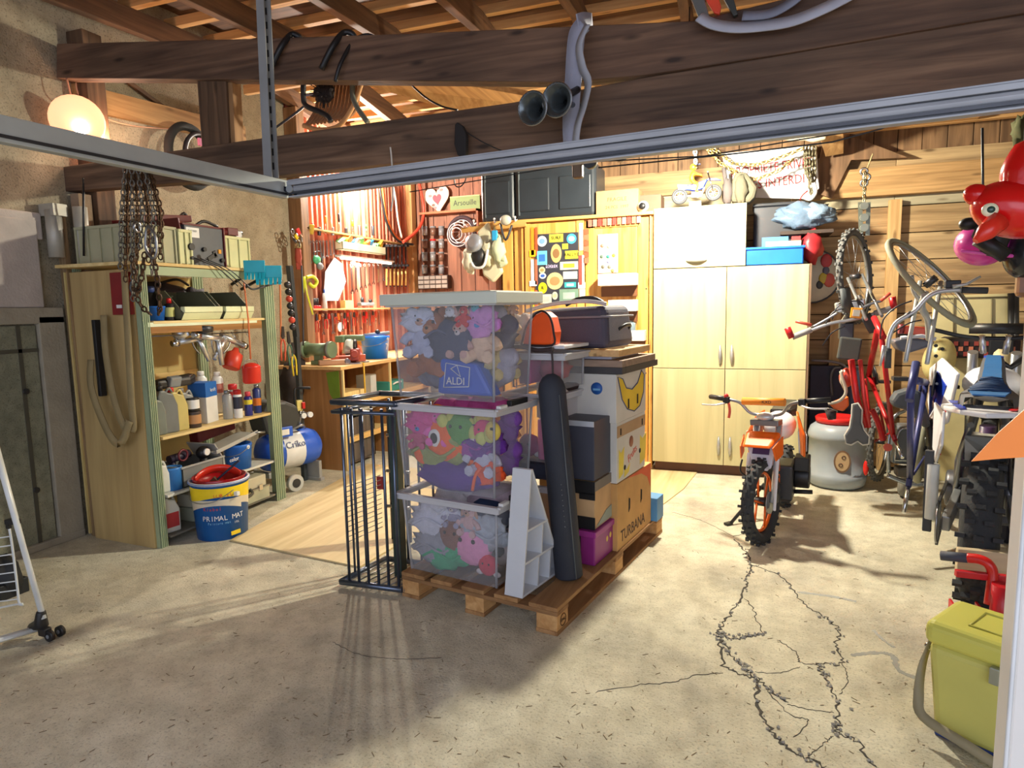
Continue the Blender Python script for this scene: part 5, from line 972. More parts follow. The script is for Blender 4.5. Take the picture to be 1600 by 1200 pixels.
# ================================================================== pallet
PO = V(0, 0, 0)+P(627, 893, Z=.144); PO.z = 0; TH = radians(-10.3); PM = T(PO, TH); PW_, PL_ = .97, 1.68
def pl(x, y, z=0): return PM @ V(x, y, z)
t = thing('wooden_pallet', 'wooden four-way pallet under the stacked boxes', 'pallet', pl(PW_/2, PL_/2, 0)); PALW = WOOD((146, 104, 62), (188, 142, 92), 'Y', .8, .8, .4, stain=.3); PALX = WOOD((136, 96, 58), (182, 136, 88), 'X', .8, .8, .4, stain=.3)
for i in range(5):
    w = .16 if i in (0, 4) else .14; x = (PW_-.16)*i/4; g = G(PM); g.bx(x, x+w, 0, PL_, .122, .144); put('top_board', g, PALW, t, .003)
for y in (0, (PL_-.13)/2, PL_-.13): g = G(PM); g.bx(0, PW_, y, y+.13, .100, .1215); put('cross_board', g, PALX, t, .003)
for x in (0, (PW_-.12)/2, PW_-.12):
    for y in (0, (PL_-.13)/2, PL_-.13): g = G(PM); g.bx(x+.003, x+.117, y+.003, y+.127, .022, .0998); blk = put('block', g, WOOD((178, 130, 76), (210, 164, 108), 'Y', 1, .8, .1), t, .002)
    g = G(PM); g.bx(x, x+.12, 0, PL_, 0, .0215); put('bottom_board', g, PALW, t, .003)
for y in (.065,): 
    m = PM @ T((PW_+.0005, y, .062), 0) @ Matrix(((0, 0, 1, 0), (1, 0, 0, 0), (0, 1, 0, 0), (0, 0, 0, 1))); g = G(m); g.torus((0, 0, 0), (0, 0, 1), .03, .0018, 24, 5); put('burnt_mark', g, M((60, 36, 20), .8), t); ln('burnt_lettering', .022, 'EPAL', m, M((60, 36, 20), .8), t)

# ================================================================== plush toys
FUR = {}
def fur(c):
    if c not in FUR: FUR[c] = M(c, .95, 0, .12, 30, .5, 150)
    return FUR[c]
EYE = M((14, 14, 16), .15)
def plush(name, label, p, col, s=1.0, rz=0, rx=0, kind='bear', c2=None, cat='plush toy', ry=0, sq=1.0):
    t = thing(name, label, cat, p); m = T(p, rz, rx, ry, s) @ Matrix.Diagonal((1, sq, 1, 1)); c2 = c2 or WHITE; fm = fur(col)
    if kind in ('bear', 'rabbit', 'dog'):
        g = G(m); g.sph((0, 0, .06), (.055, .048, .065)); g.sph((0, -.005, .15), (.05, .045, .046))
        for x in (-1, 1): g.tube(sm([(x*.03, -.01, .09), (x*.07, -.03, .075), (x*.085, -.04, .05)], 3), [.02]*7, 7); g.tube(sm([(x*.03, -.01, .03), (x*.045, -.06, .015), (x*.05, -.085, .02)], 3), [.024]*7, 7)
        put('body', g, fm, t)
        for x in (-1, 1):
            g = G(m)
            if kind == 'bear': g.sph((x*.038, 0, .19), (.018, .01, .018))
            elif kind == 'rabbit': g.sph((x*.022, .005, .235), (.014, .009, .055), rot=(0, x*.25, 0))
            else: g.sph((x*.05, -.005, .14), (.014, .012, .036), rot=(0, -x*.4, 0))
            put('ear', g, fm if kind != 'dog' else c2, t)
            g = G(m); g.sph((x*.018, -.046, .162), .0058, 8, 6); put('eye', g, EYE, t)
        g = G(m); g.sph((0, -.047, .138), (.02, .016, .015)); mz = put('muzzle', g, c2, t); g = G(m); g.sph((0, -.064, .144), (.006, .004, .005), 8, 6); put('nose', g, EYE, mz)
    elif kind == 'fish':
        g = G(m); g.sph((0, 0, .08), (.085, .05, .072)); put('body', g, fm, t)
        for q, a in (((-.1, 0, .02), .6), ((.1, 0, .03), -.8), ((-.03, 0, .16), .2)): g = G(m); g.sph(q, (.035, .012, .028), rot=(0, a, 0)); put('fin', g, fm, t)
        g = G(m); g.sph((-.03, -.042, .085), (.026, .012, .028)); e = put('eye', g, WHITE, t); g = G(m); g.sph((-.03, -.053, .085), (.014, .006, .017)); put('pupil', g, EYE, e)
    elif kind == 'worm':
        g = G(m)
        for k in range(5): g.sph((-.08+.04*k, .008*sin(k*2), .035+.012*sin(k*1.6)), (.028, .03, .03))
        put('body', g, fm, t); g = G(m); g.sph((.105, -.005, .055), .036); h = put('head', g, c2, t)
        for y in (-1, 1): g = G(m); g.sph((.118+.004*y, -.036, .066), .006, 8, 6); put('eye', g, EYE, h)
    elif kind == 'round':
        g = G(m); g.sph((0, 0, .06), (.062, .052, .06), ns=.1); put('body', g, fm, t)
        for x in (-1, 1): g = G(m); g.sph((x*.02, -.05, .075), .0062, 8, 6); put('eye', g, EYE, t); g = G(m); g.sph((x*.055, 0, .015), (.024, .02, .016)); put('foot', g, c2, t)
    elif kind == 'flat':
        g = G(m); g.sph((0, 0, .05), (.1, .03, .055), ns=.5, seg=18, rings=12); g.sph((.05, -.01, .085), (.05, .025, .03), ns=.4); put('body', g, fm, t); g = G(m); g.tube(sm([(-.09, -.02, .03), (-.03, -.035, .06), (.04, -.035, .04), (.09, -.02, .07)], 4), .005, 6); put('seam', g, fm, t)
    return t
CLEAR = None
def clear_plastic():
    m, nt, b = base_mat('clear_plastic'); b.inputs['Base Color'].default_value = (.85, .86, .88, 1); b.inputs['Roughness'].default_value = .25
    tr = nm(nt, 'ShaderNodeBsdfTransparent'); mx = nm(nt, 'ShaderNodeMixShader'); mx.inputs[0].default_value = .09
    tr.inputs[0].default_value = (.97, .975, .985, 1)
    nt.links.new(tr.outputs[0], mx.inputs[1]); nt.links.new(b.outputs[0], mx.inputs[2]); nt.links.new(mx.outputs[0], nt.nodes['Material Output'].inputs[0]); return m
CLEAR = clear_plastic(); RIMP = M((206, 206, 210), .35, alpha=.82, var=.03)
def tub(label, m, w, d, h, lid=False, clips=True, tp=.035):
    t = thing('clear_tub', label, 'storage box', m @ V(w/2, d/2, 0)); e = .004
    o = [(tp, tp, 0), (w-tp, tp, 0), (w-tp, d-tp, 0), (tp, d-tp, 0)]; u = [(0.01, 0.01, h-.03), (w-.01, 0.01, h-.03), (w-.01, d-.01, h-.03), (0.01, d-.01, h-.03)]
    for i, nme in enumerate(('front_wall', 'side_wall', 'back_wall', 'side_wall')):
        j = (i+1) % 4; g = G(m); n = V(0, 0, 0); a, b, c, d_ = o[i], o[j], u[j], u[i]; inw = [V(0, e, 0), V(-e, 0, 0), V(0, -e, 0), V(e, 0, 0)][i]
        g.prism([a, b, c, d_], inw); put(nme, g, CLEAR, t)
        dv_ = (Vector(b)-Vector(a)).normalized(); k1 = V(0, 0, 0)
    g = G(m); g.prism(o, (0, 0, .004)); put('bottom', g, CLEAR, t)
    for i in range(4): g = G(m); g.tube([Vector(o[i]), Vector(u[i])], .007, 6); put('corner_edge', g, M((190, 192, 198), .3, alpha=.5, var=.02), t)
    g = G(m); q = [(-.012, -.012), (w+.012, -.012), (w+.012, d+.012), (-.012, d+.012)]
    for i in range(4):
        a, b = q[i], q[(i+1) % 4]; g.bar((a[0], a[1], h-.03), (b[0], b[1], h-.03), .03, .012); g.bar((a[0]*1.0, a[1], h-.048), (b[0], b[1], h-.048), .008, .03)
    put('rim', g, RIMP, t, .003)
    if lid:
        g = G(m); g.bx(-.035, w+.035, -.035, d+.035, h-.055, h+.006); L = put('lid', g, M((214, 220, 206), .4, alpha=.93, var=.02), t, .006)
        g = G(m); g.bx(.05, w-.05, .05, d-.05, h+.0065, h+.012); put('lid_panel', g, M((206, 206, 190), .4, var=.02), L, .004)
    if clips: g = G(m); g.box((w+.012, d*.5, h-.012), (.03, d*.42, .03)); put('side_clip', g, BLACK, t, .004); g = G(m); g.box((w+.012, d*.12, h-.02), (.028, .07, .02)); put('white_clip', g, WHITE, t, .004)
    return t
# heights of the three tubs
B1 = PM @ T((-.01, .03, .144)); B2 = PM @ T((-.03, .03, .625)); B3 = PM @ T((-.04, .03, 1.125))
tub('bottom clear plastic tub of toys, standing on the pallet', B1, .63, .42, .475)
tub('middle clear plastic tub of colourful plush toys', B2, .65, .42, .495)
tub('top clear plastic tub with a pale lid and dark clip', B3, .67, .42, .55, True)
random.seed(21)
def inb(Bm, x, y, z): return Bm @ V(x, y, z)
RZ = TH
LIL, DPK, GRY, WHT = (150, 90, 180), (214, 70, 150), (150, 150, 160), (206, 206, 212)
ly = [  # tub, local x y z, colour, size, kind, name, label, rz, second colour
 (B1, .15, .12, .05, GRY, 1.2, 'flat', 'plush_toy', 'grey plush toy lying low at the left of the bottom tub', 0),
 (B1, .12, .13, .19, (200, 200, 214), 1.35, 'flat', 'plush_whale', 'pale grey flat plush at the left of the bottom tub', .2),
 (B1, .17, .13, .30, (206, 206, 216), 1.3, 'flat', 'plush_blanket', 'white crescent-shaped plush near the top of the bottom tub', -.3),
 (B1, .29, .10, .12, (130, 86, 70), 1.25, 'round', 'plush_hedgehog', 'brown curly round plush in the middle of the bottom tub', 0),
 (B1, .40, .10, .06, (226, 150, 190), 1.6, 'round', 'plush_pig', 'big light pink round plush in the bottom tub', 0),
 (B1, .53, .11, .03, (206, 30, 70), .75, 'round', 'plush_ladybird', 'red spotted small plush in the corner of the bottom tub', 0),
 (B1, .22, .10, .02, (60, 170, 120), 1.2, 'flat', 'plush_frog', 'green plush with a pink nose on the floor of the bottom tub', 0),
 (B1, .29, .12, .27, (150, 146, 170), 1.1, 'bear', 'plush_mouse', 'grey-lilac plush mouse near the middle of the bottom tub', .2),
 (B1, .40, .13, .24, (206, 170, 170), 1.0, 'dog', 'plush_dog', 'dusty pink plush dog at the centre of the bottom tub', -.2),
 (B1, .48, .13, .17, (170, 178, 190), 1.3, 'flat', 'plush_elephant', 'blue-grey plush with piping at the right of the bottom tub', 0),
 (B1, .13, .13, .38, (226, 130, 90), 1.0, 'worm', 'plush_sausage', 'salmon pink plush roll under the left rim of the bottom tub', 0),
 (B1, .38, .13, .38, (220, 190, 110), 1.0, 'worm', 'plush_roll', 'yellow plush roll under the rim of the bottom tub', 0),
 (B1, .56, .27, .30, (226, 160, 160), 1.0, 'rabbit', 'plush_rabbit', 'pink-eared plush rabbit against the right side of the bottom tub', 1.2),
 (B1, .50, .3, .12, (90, 96, 100), 1.3, 'bear', 'plush_bear', 'dark grey plush bear against the right side of the bottom tub', 1.2),
 (B2, .12, .12, .29, DPK, 1.5, 'flat', 'plush_unicorn', 'bright pink plush at the upper left of the middle tub', .2),
 (B2, .24, .11, .24, (226, 100, 180), 1.5, 'dog', 'plush_pony', 'rose pink plush animal left of the centre of the middle tub', .3),
 (B2, .08, .12, .21, (190, 80, 120), 1.0, 'rabbit', 'plush_doll', 'crimson and grey plush doll at the left wall of the middle tub', .1),
 (B2, .13, .12, .10, (150, 160, 90), 1.5, 'flat', 'plush_turtle', 'olive green plush at the lower left of the middle tub', -.3),
 (B2, .28, .09, .13, (240, 104, 24), 1.35, 'fish', 'plush_fish', 'big orange plush fish with a large eye in the middle tub', 0),
 (B2, .38, .10, .33, (200, 200, 100), 1.0, 'worm', 'plush_caterpillar', 'yellow-green plush caterpillar, the higher one in the middle tub', .5),
 (B2, .46, .11, .27, (196, 200, 110), 1.1, 'worm', 'plush_caterpillar', 'yellow-green plush caterpillar, the lower one in the middle tub', -.6),
 (B2, .37, .12, .23, (90, 150, 70), 1.3, 'round', 'plush_frog', 'green plush ball at the centre of the middle tub', 0),
 (B2, .44, .10, .19, (150, 60, 160), .9, 'flat', 'plush_octopus', 'violet plush just right of the orange fish', 0),
 (B2, .51, .10, .10, (190, 190, 210), .95, 'bear', 'plush_cat', 'small white plush cat with dot eyes in the middle tub', 0),
 (B2, .54, .12, .19, (96, 40, 140), 1.2, 'flat', 'plush_bag', 'purple plush bag with a white tag in the middle tub', 0),
 (B2, .55, .11, .055, (236, 84, 30), .8, 'flat', 'plush_crab', 'orange-red plush near the lower right corner of the middle tub', .4),
 (B2, .22, .12, .41, (60, 150, 200), .9, 'worm', 'plush_snake', 'light blue and white plush roll under the rim of the middle tub', 0),
 (B2, .09, .13, .41, (200, 80, 130), 1.0, 'flat', 'plush_scarf', 'deep pink plush under the left rim of the middle tub', 0),
 (B2, .60, .28, .32, (200, 190, 90), 1.0, 'bear', 'plush_duck', 'yellow plush against the right side of the middle tub', 1.3),
 (B2, .60, .25, .20, (230, 130, 80), 1.1, 'dog', 'plush_dog', 'peach plush dog against the right side of the middle tub', 1.3),
 (B2, .58, .24, .06, (210, 206, 110), 1.1, 'round', 'plush_chick', 'pale yellow plush ball low on the right side of the middle tub', 1.3),
 (B2, .62, .13, .27, (214, 50, 110), .8, 'round', 'plush_ball', 'raspberry red plush at the right front corner of the middle tub', .6),
 (B3, .12, .12, .36, (196, 200, 220), 1.3, 'flat', 'plush_sheep', 'white plush at the upper left of the top tub', .3),
 (B3, .11, .12, .22, (176, 180, 206), 1.5, 'dog', 'plush_dog', 'pale lilac-grey plush dog at the left of the top tub', .2),
 (B3, .19, .11, .12, (160, 96, 60), 1.5, 'bear', 'plush_lion', 'brown plush lion at the lower left of the top tub', .2),
 (B3, .34, .12, .43, (214, 214, 222), 1.2, 'round', 'plush_seal', 'white round plush high in the middle of the top tub', 0),
 (B3, .43, .11, .38, (206, 50, 50), .9, 'dog', 'plush_dog', 'red and orange plush dog high in the top tub', 0),
 (B3, .55, .11, .33, (206, 140, 206), 1.3, 'flat', 'plush_cloth', 'lilac plush cloth at the upper right of the top tub', -.5),
 (B3, .50, .11, .45, (90, 180, 200), .6, 'round', 'plush_ball', 'small turquoise plush ball under the lid of the top tub', 0),
 (B3, .56, .12, .20, (224, 190, 160), 1.2, 'bear', 'plush_doll', 'doll-like plush with a bright blue hat in the top tub', 0),
 (B3, .40, .13, .22, (200, 160, 150), 1.0, 'rabbit', 'plush_rabbit', 'dusty pink plush rabbit above the blue bag in the top tub', 0),
 (B3, .62, .28, .30, (196, 160, 116), 1.5, 'dog', 'plush_dog', 'tan plush dog against the right side of the top tub', 1.3),
 (B3, .61, .24, .10, (206, 190, 140), 1.3, 'rabbit', 'plush_rabbit', 'beige plush rabbit low against the right side of the top tub', 1.3),
 (B3, .60, .30, .44, (210, 170, 150), 1.0, 'bear', 'plush_bear', 'pinkish plush bear under the lid at the right of the top tub', 1.3),
]
for Bm, x, y, z, col, s, kd, nme, lb, rz in ly:
    c2 = {'plush_hedgehog': fur((206, 180, 150)), 'plush_frog': fur((220, 90, 130)), 'plush_doll': fur((50, 130, 200)), 'plush_caterpillar': fur((214, 190, 90)), 'plush_snake': fur((220, 226, 230)), 'plush_dog': fur((190, 150, 130)), 'plush_lion': fur((190, 130, 90)), 'plush_pony': fur((200, 60, 140))}.get(nme, fur((210, 200, 200)))
    hh, ww = {id(B1): (.475, .63), id(B2): (.495, .65), id(B3): (.55, .67)}[id(Bm)]
    s *= 1.3; ht = {'bear': .21, 'rabbit': .29, 'dog': .2, 'fish': .17, 'worm': .08, 'round': .125, 'flat': .12}[kd]; s = min(s, (hh-.06-z)/ht) if z+ht*s > hh-.06 else s; s = max(s, .42)
    if rz < .9: y = max(.09, .042+(.095 if kd in ('bear', 'rabbit', 'dog') else .06)*s*.55); x = min(max(x, .04+.075*s), ww-.045-.075*s); rz *= .4
    else: x = ww-.05-.095*s*.55; y = min(max(y, .22), .42-.05-.085*s)
    plush(nme, lb, inb(Bm, x, y, z), col, s*1.0, TH+rz, 0, kd, c2, sq=.55)
# filling toys behind the front row
n = 0
for Bm, nmb in ((B1, 'bottom'), (B2, 'middle'), (B3, 'top')):
    for (x, y, z) in ((.17, .25, .03), (.34, .28, .03), (.48, .26, .03), (.16, .28, .2), (.35, .28, .2), (.48, .26, .2), (.2, .25, .25), (.42, .25, .26)):
        col = random.choice({'bottom': [(120, 120, 140), (170, 150, 160), (90, 90, 110), (200, 190, 190)], 'middle': [(120, 70, 160), (200, 80, 140), (70, 90, 150), (120, 140, 80)], 'top': [(80, 84, 110), (110, 110, 130), (140, 100, 80), (170, 170, 190)]}[nmb])
        cn = {(120, 120, 140): 'slate', (170, 150, 160): 'mauve', (90, 90, 110): 'dark slate', (200, 190, 190): 'pale', (120, 70, 160): 'purple', (200, 80, 140): 'magenta', (70, 90, 150): 'blue', (120, 140, 80): 'green', (80, 84, 110): 'navy grey', (110, 110, 130): 'grey', (140, 100, 80): 'brown', (170, 170, 190): 'silver'}[col]
        g = G(T(inb(Bm, x, y, z), TH, 0, 0, 2.5) @ Matrix.Diagonal((1, .75, .8, 1))); g.sph((0, 0, .055), (.06, .045, .055), ns=.3); g.sph((.04, 0, .09), (.03, .03, .03)); g.sph((-.045, .01, .03), (.03, .03, .03))
        put('soft_toy', g, fur(col), label=f'{cn} plush half hidden at the back of the {nmb} tub, {"low" if z < .1 else "halfway up" if z < .22 else "high"} {"left" if x < .22 else "right" if x > .4 else "centre"}', cat='plush toy', group=f'{cn} toys at the back of the {nmb} tub')
# dark cloth and blue shopping bag in the top tub; purple cloth in the middle one; dark blue cloth in the bottom one
t = thing('shopping_bag', 'blue plastic shopping bag with white lettering in the top tub', 'bag', inb(B3, .42, .12, .01)); m = B3 @ T((.42, .075, .02)); g = G(m)
g.hexa([(-.17, -.005, 0), (.19, -.005, 0), (.19, .10, 0), (-.17, .10, 0), (-.13, -.02, .20), (.10, -.02, .17), (.10, .08, .17), (-.13, .08, .20)]); put('sheet', g, M((28, 84, 190), .4, bump=.6, bscale=12), t, .02)
lm = m @ T((-.03, -.022, .10), 0, -.06) @ fy((0, 0, 0)); ln('lettering', .055, 'ALDI', lm @ Matrix.Translation((0, -.025, 0)), WHITE, t, .001)
g = G(m @ T((0, -.020, 0))); 
for a, b in (((-.11, 0, .04), (.05, 0, .05)), ((.05, 0, .05), (.06, 0, .15)), ((.06, 0, .15), (-.09, 0, .17)), ((-.09, 0, .17), (-.11, 0, .04))): g.tube([a, b], .0025, 5)
g.tube([(-.06, 0, .14), (-.02, 0, .16), (.0, 0, .10), (-.06, 0, .14)], .003, 5); put('printed_frame', g, WHITE, t)
t = thing('dark_cloth', 'dark slate cloth in the middle of the top tub', 'cloth', inb(B3, .33, .1, .2)); g = G(B3 @ T((.34, .12, .28))); g.sph((0, 0, 0), (.19, .07, .12), ns=.35, seg=20, rings=14); put('fabric', g, M((66, 70, 96), .9, bump=.4), t); g = G(B3 @ T((.3, .07, .32))); g.tube(sm([(-.12, 0, 0), (-.02, -.01, .04), (.1, 0, -.02)], 4), .008, 6); put('fold', g, M((84, 88, 116), .9), t)
t = thing('purple_cloth', 'purple cloth bag spread along the bottom of the middle tub', 'cloth', inb(B2, .33, .12, .01)); g = G(B2 @ T((.32, .12, .07))); g.sph((0, 0, 0), (.26, .075, .085), ns=.25, seg=22, rings=12); put('fabric', g, M((84, 38, 140), .85, bump=.4), t); g = G(B2 @ T((.47, .05, .05))); g.tube(sm([(.0, 0, -.03), (.02, 0, .05), (.06, 0, .1)], 4), .009, 6); put('orange_braid', g, M((236, 100, 50), .8), t)
g = G(B1 @ T((.47, .17, .33))); g.sph((0, 0, 0), (.14, .08, .09), ns=.2); put('folded_cloth', g, M((40, 56, 86), .9, bump=.4), label='folded dark blue cloth at the upper right of the bottom tub', cat='cloth')
m = B1 @ T((.638, .20, .31)) @ Matrix(((0, 0, 1, 0), (1, 0, 0, 0), (0, 1, 0, 0), (0, 0, 0, 1))); t = thing('shipping_label', 'white sticker with large numbers on the side of the bottom tub', 'label', m @ V(0, 0, 0)); g = G(m); g.bx(-.09, .09, -.05, .05, -.004, .0); put('paper', g, WHITE, t); ln('lettering', .055, '86', m @ Matrix.Translation((.03, 0, .001)), BLACK, t); g = G(m); g.bx(-.08, -.03, -.03, .03, 0, .001); put('black_square', g, BLACK, t); g = G(m); g.bx(-.075, -.035, -.025, .025, .001, .0015); put('white_square', g, WHITE, t)

# ================================================================== behind the tubs: second column, tube, shelf, boxes
C1 = PM @ T((.20, .50, .144)); C2 = PM @ T((.30, .52, .62)); C3 = PM @ T((.30, .54, .96))
tub('clear tub hidden behind the bottom tub', C1, .5, .42, .47, clips=False)
tub('narrow clear tub with pink bottles behind the middle tub', PM @ T((.40, .50, .72)), .33, .42, .42, clips=False, tp=.02)
g = G(PM @ T((.50, .6, .616))); g.bx(-.12, .20, -.1, .3, 0, .1); put('folded_blanket', g, M((40, 44, 60), .85, bump=.3), label='dark folded blanket under the narrow clear tub', cat='blanket', bev=.03)
can('pink_bottle', 'pink plastic bottle inside the narrow clear tub', 'bottle', pl(.62, .60, .728), .055, .24, M((214, 110, 160), .4), None, WHITE, capr=.6)
plush('plush_pig', 'dull pink plush toy at the bottom of the narrow clear tub', pl(.50, .60, .728), (170, 90, 130), 1.1, TH, kind='round')
t = tub('shallow clear tub with a white lid under the orange bag', PM @ T((.44, .49, 1.145)), .34, .30, .225, clips=False, tp=.015)
g = G(PM @ T((.44, .49, 1.37))); g.bx(-.015, .355, -.015, .315, 0, .02); put('lid', g, M((220, 222, 226), .35), t, .006)
g = G(PM @ T((.66, .63, 1.165))); g.sph((0, 0, .08), (.09, .08, .08), ns=.4); put('red_cloth', g, M((160, 70, 80), .8), label='dull red cloth inside the shallow clear tub', cat='cloth')
g = G(PM @ T((.52, .56, 1.165))); g.bx(-.04, .04, -.04, .1, 0, .16); put('pink_packet', g, M((196, 100, 150), .7), label='pink packet at the left of the shallow clear tub', cat='packet', bev=.01)
# orange half-round bag with dark piping
t = thing('orange_pouch', 'bright orange half-round pouch with dark piping beside the suitcase', 'pouch', pl(.62, .5, 1.392)); m = PM @ T((.54, .46, 1.392)); hp = [(0, 0), (.19, 0), (.20, .07), (.18, .15), (.135, .185), (.085, .165), (.03, .1)]
g = G(m); g.prism([(x, 0, z) for x, z in hp], (0, .10, 0)); put('front', g, M((240, 86, 12), .6), t, .012)
g = G(m); g.tube(sm([(x, -.004, z) for x, z in hp[:1]+hp[:0:-1]+hp[:1]], 4), .006, 6); put('piping', g, M((36, 24, 26), .6), t)
g = G(m); g.tube(sm([(-.09, 0, -.02), (.0, 0, -.012), (.1, 0, -.03), (.2, -.01, -.02)], 4), .012, 7); g.tube(sm([(.19, -.01, -.02), (.2, -.02, -.1), (.2, -.02, -.2)], 3), .006, 6); put('strap', g, M((60, 46, 46), .6), t)
g = G(PM @ T((.47, .56, 1.392))); g.sph((0, 0, .08), (.07, .06, .08), ns=.5); g.sph((.05, -.01, .12), (.04, .04, .05), ns=.4); put('toy_heap', g, M((176, 160, 150), .7), label='small pale toys left of the orange pouch', cat='toy')
# suitcase
t = thing('suitcase', 'dark grey soft suitcase lying on top of the box stack', 'suitcase', pl(.62, 1.1, 1.37)); m = PM @ T((.37, .82, 1.35)) @ Matrix.Diagonal((.83, .9, 1.1, 1)); SU = M((72, 70, 86), .75, bump=.3, bscale=200)
g = G(m); g.hexa([(0, 0, 0), (.64, 0, .0), (.66, .48, .0), (.0, .48, .0), (0.0, .02, .20), (.61, .03, .23), (.63, .44, .23), (.02, .46, .22)]); put('shell', g, SU, t, .045, seg=4)
g = G(m); g.tube(sm([(.0, -.004, .16), (.3, -.006, .165), (.63, -.004, .17), (.665, .1, .17), (.67, .4, .17)], 5), .006, 6); put('piping', g, M((120, 116, 124), .5), t)
g = G(m); g.tube(sm([(.0, 0.01, .205), (.2, .03, .24), (.45, .05, .252), (.6, .08, .235)], 5), .011, 6); put('edge_piping', g, M((190, 186, 188), .5), t)
g = G(m); g.tube(sm([(.2, .25, .235), (.3, .24, .265), (.42, .25, .27), (.5, .27, .24)], 4), .012, 6); g.tube(sm([(.665, .15, .1), (.69, .2, .12), (.69, .3, .12), (.665, .34, .1)], 4), .01, 6); put('handle', g, BLACK, t)
g = G(m); g.sph((.27, -.006, .08), (.007, .004, .007), 8, 6); put('stud', g, CHROME, t)
# folded wooden chairs / frames under it
for i, (z, x0, x1, y1, mt, lb) in enumerate(((1.325, .28, .98, 1.35, WOOD((190, 150, 96), (216, 180, 126), 'Y'), 'pale folded wooden stool frame directly under the suitcase'), (1.265, .30, 1.0, 1.40, WOOD((130, 110, 96), (160, 136, 116), 'X'), 'brown folded stool frame below the pale one'), (1.225, .28, 1.0, 1.45, M((60, 58, 60), .6), 'dark flat panel lying on the top banana carton'))):
    t = thing('folded_stool', lb, 'frame', pl((x0+x1)/2, 1.1, z-.02)); m = PM
    for a in ((x0, x1, .80, .86), (x0, x1, y1-.06, y1), (x0, x0+.06, .86, y1-.06), (x1-.06, x1, .86, y1-.06), ((x0+x1)/2-.03, (x0+x1)/2+.03, .86, y1-.06)): g = G(m); g.bx(*a, z-.018, z+.022); put('slat', g, mt, t, .003)
g = G(PM); g.bx(.32, .92, .84, 1.3, 1.29, 1.305); put('picture_board', g, M((190, 190, 204), .5), label='thin white-grey panel between the folded stool frames', cat='panel')
# banana cartons (three in a column at the far right of the pallet)
WBX = M((206, 204, 196), .75, var=.06); YBN = M((222, 190, 40), .6)
def side(m, w):   # frame on the +x side face of a box: x along depth
    return m @ Matrix(((0, 0, 1, w), (1, 0, 0, 0), (0, 1, 0, 0), (0, 0, 0, 1)))
m = PM @ T((.44, .81, .92)); t = carton('banana_carton', 'white banana carton with blue oval sticker, topmost of the cartons', m, .52, .52, .285, WBX)
s = side(m, .5205)
pts = [(.02, .27), (.10, .25), (.16, .19), (.26, .17), (.36, .2), (.43, .27), (.48, .24), (.47, .13), (.40, .05), (.30, .03), (.18, .06), (.09, .13)]
g = G(s); g.prism([(a, b, 0) for a, b in pts][::-1], (0, 0, .001)); bn = put('printed_bananas', g, YBN, t); g = G(s); g.tube([(a, b, .001) for a, b in pts], .004, 5, closed=True); put('outline', g, M((60, 70, 110), .6), bn)
for a, b in ((.20, .09), (.36, .1)): g = G(s); g.bx(a-.012, a+.012, b-.03, b+.03, 0, .002); put('hand_hole', g, M((40, 30, 24), .9), t)
g = G(m @ fy((.40, -.001, .2))); g.lathe([(.001, 0), (.036, 0), (.036, .0015), (.001, .0015)], 22, caps=False); ov = put('blue_sticker', g, M((30, 90, 170), .5), t); g = G(m @ fy((.40, -.003, .2))); g.bx(-.022, .022, -.012, .0, 0, .001); put('sticker_band', g, M((110, 170, 215), .5), ov)
g = G(m @ fy((.24, -.001, .2))); g.prism([(-.05, .02, 0), (-.03, .03, 0), (.03, .03, 0), (.05, .02, 0), (.04, -.01, 0), (0, -.04, 0), (-.04, -.01, 0)], (0, 0, .001)); put('hand_hole', g, M((60, 44, 40), .9), t)
m = PM @ T((.45, .82, .56)); t = carton('banana_carton', 'white and yellow banana carton with red script, middle of the cartons', m, .51, .50, .36, WBX); s = side(m, .5105)
g = G(s); g.bx(.0, .50, .27, .34, 0, .001); put('brown_band', g, M((176, 146, 110), .8), t)
for a, b, c, d in ((.03, .10, .02, .20), (.40, .50, .03, .22), (.12, .2, .01, .08)): g = G(s); g.prism([(a, c, 0), (b, c+.02, 0), (b+.02, d, 0), ((a+b)/2, d-.03, 0), (a, d, 0)], (0, 0, .001)); put('printed_leaf', g, M((226, 206, 80), .6), t)
g = G(s); g.lathe([(.001, 0), (.035, 0), (.035, .001), (.001, .001)], 20, at=(.24, .21, 0), caps=False); put('emblem', g, M((140, 84, 60), .6), t); ln('red_lettering', .07, 'Fruits', s @ T((.26, .13, .001), .35), M((214, 90, 70), .6), t)
for a, b in ((.13, .07), (.40, .12)): g = G(s); g.lathe([(.001, 0), (.016, 0), (.016, .0015), (.001, .0015)], 12, at=(a, b, 0), caps=False); put('hand_hole', g, M((40, 30, 24), .9), t)
for a in (.06, .44): g = G(s); g.bx(a-.01, a+.01, .28, .32, 0, .002); put('slot_hole', g, M((50, 36, 28), .9), t)
m = PM @ T((.44, .83, .144)); t = carton('banana_carton', 'brown banana carton with large dark lettering at the bottom', m, .52, .62, .41, M((196, 152, 92), .8)); s = side(m, .5205)
ln('lettering', .10, 'TURBANA', s @ T((.27, .07, .0)), M((70, 46, 34), .7), t, .0012, .95)
g = G(s); g.prism([(.15, .41, 0), (.45, .41, 0), (.60, .41, 0), (.60, .25, 0), (.54, .33, 0), (.42, .38, 0)][::-1], (0, 0, .001)); put('red_print', g, M((206, 90, 50), .7), t)
for a in (.2, .42): g = G(s); g.prism([(a-.015, .19, 0), (a+.01, .21, 0), (a+.012, .27, 0), (a-.01, .28, 0)], (0, 0, .002)); put('hand_hole', g, M((30, 22, 18), .9), t)
g = G(PM @ T((.90, 1.46, .144))); g.bx(0, .1, 0, .14, 0, .16); put('blue_pack', g, M((80, 140, 190), .5), label='small light blue pack on the far end of the pallet', cat='box', bev=.004)
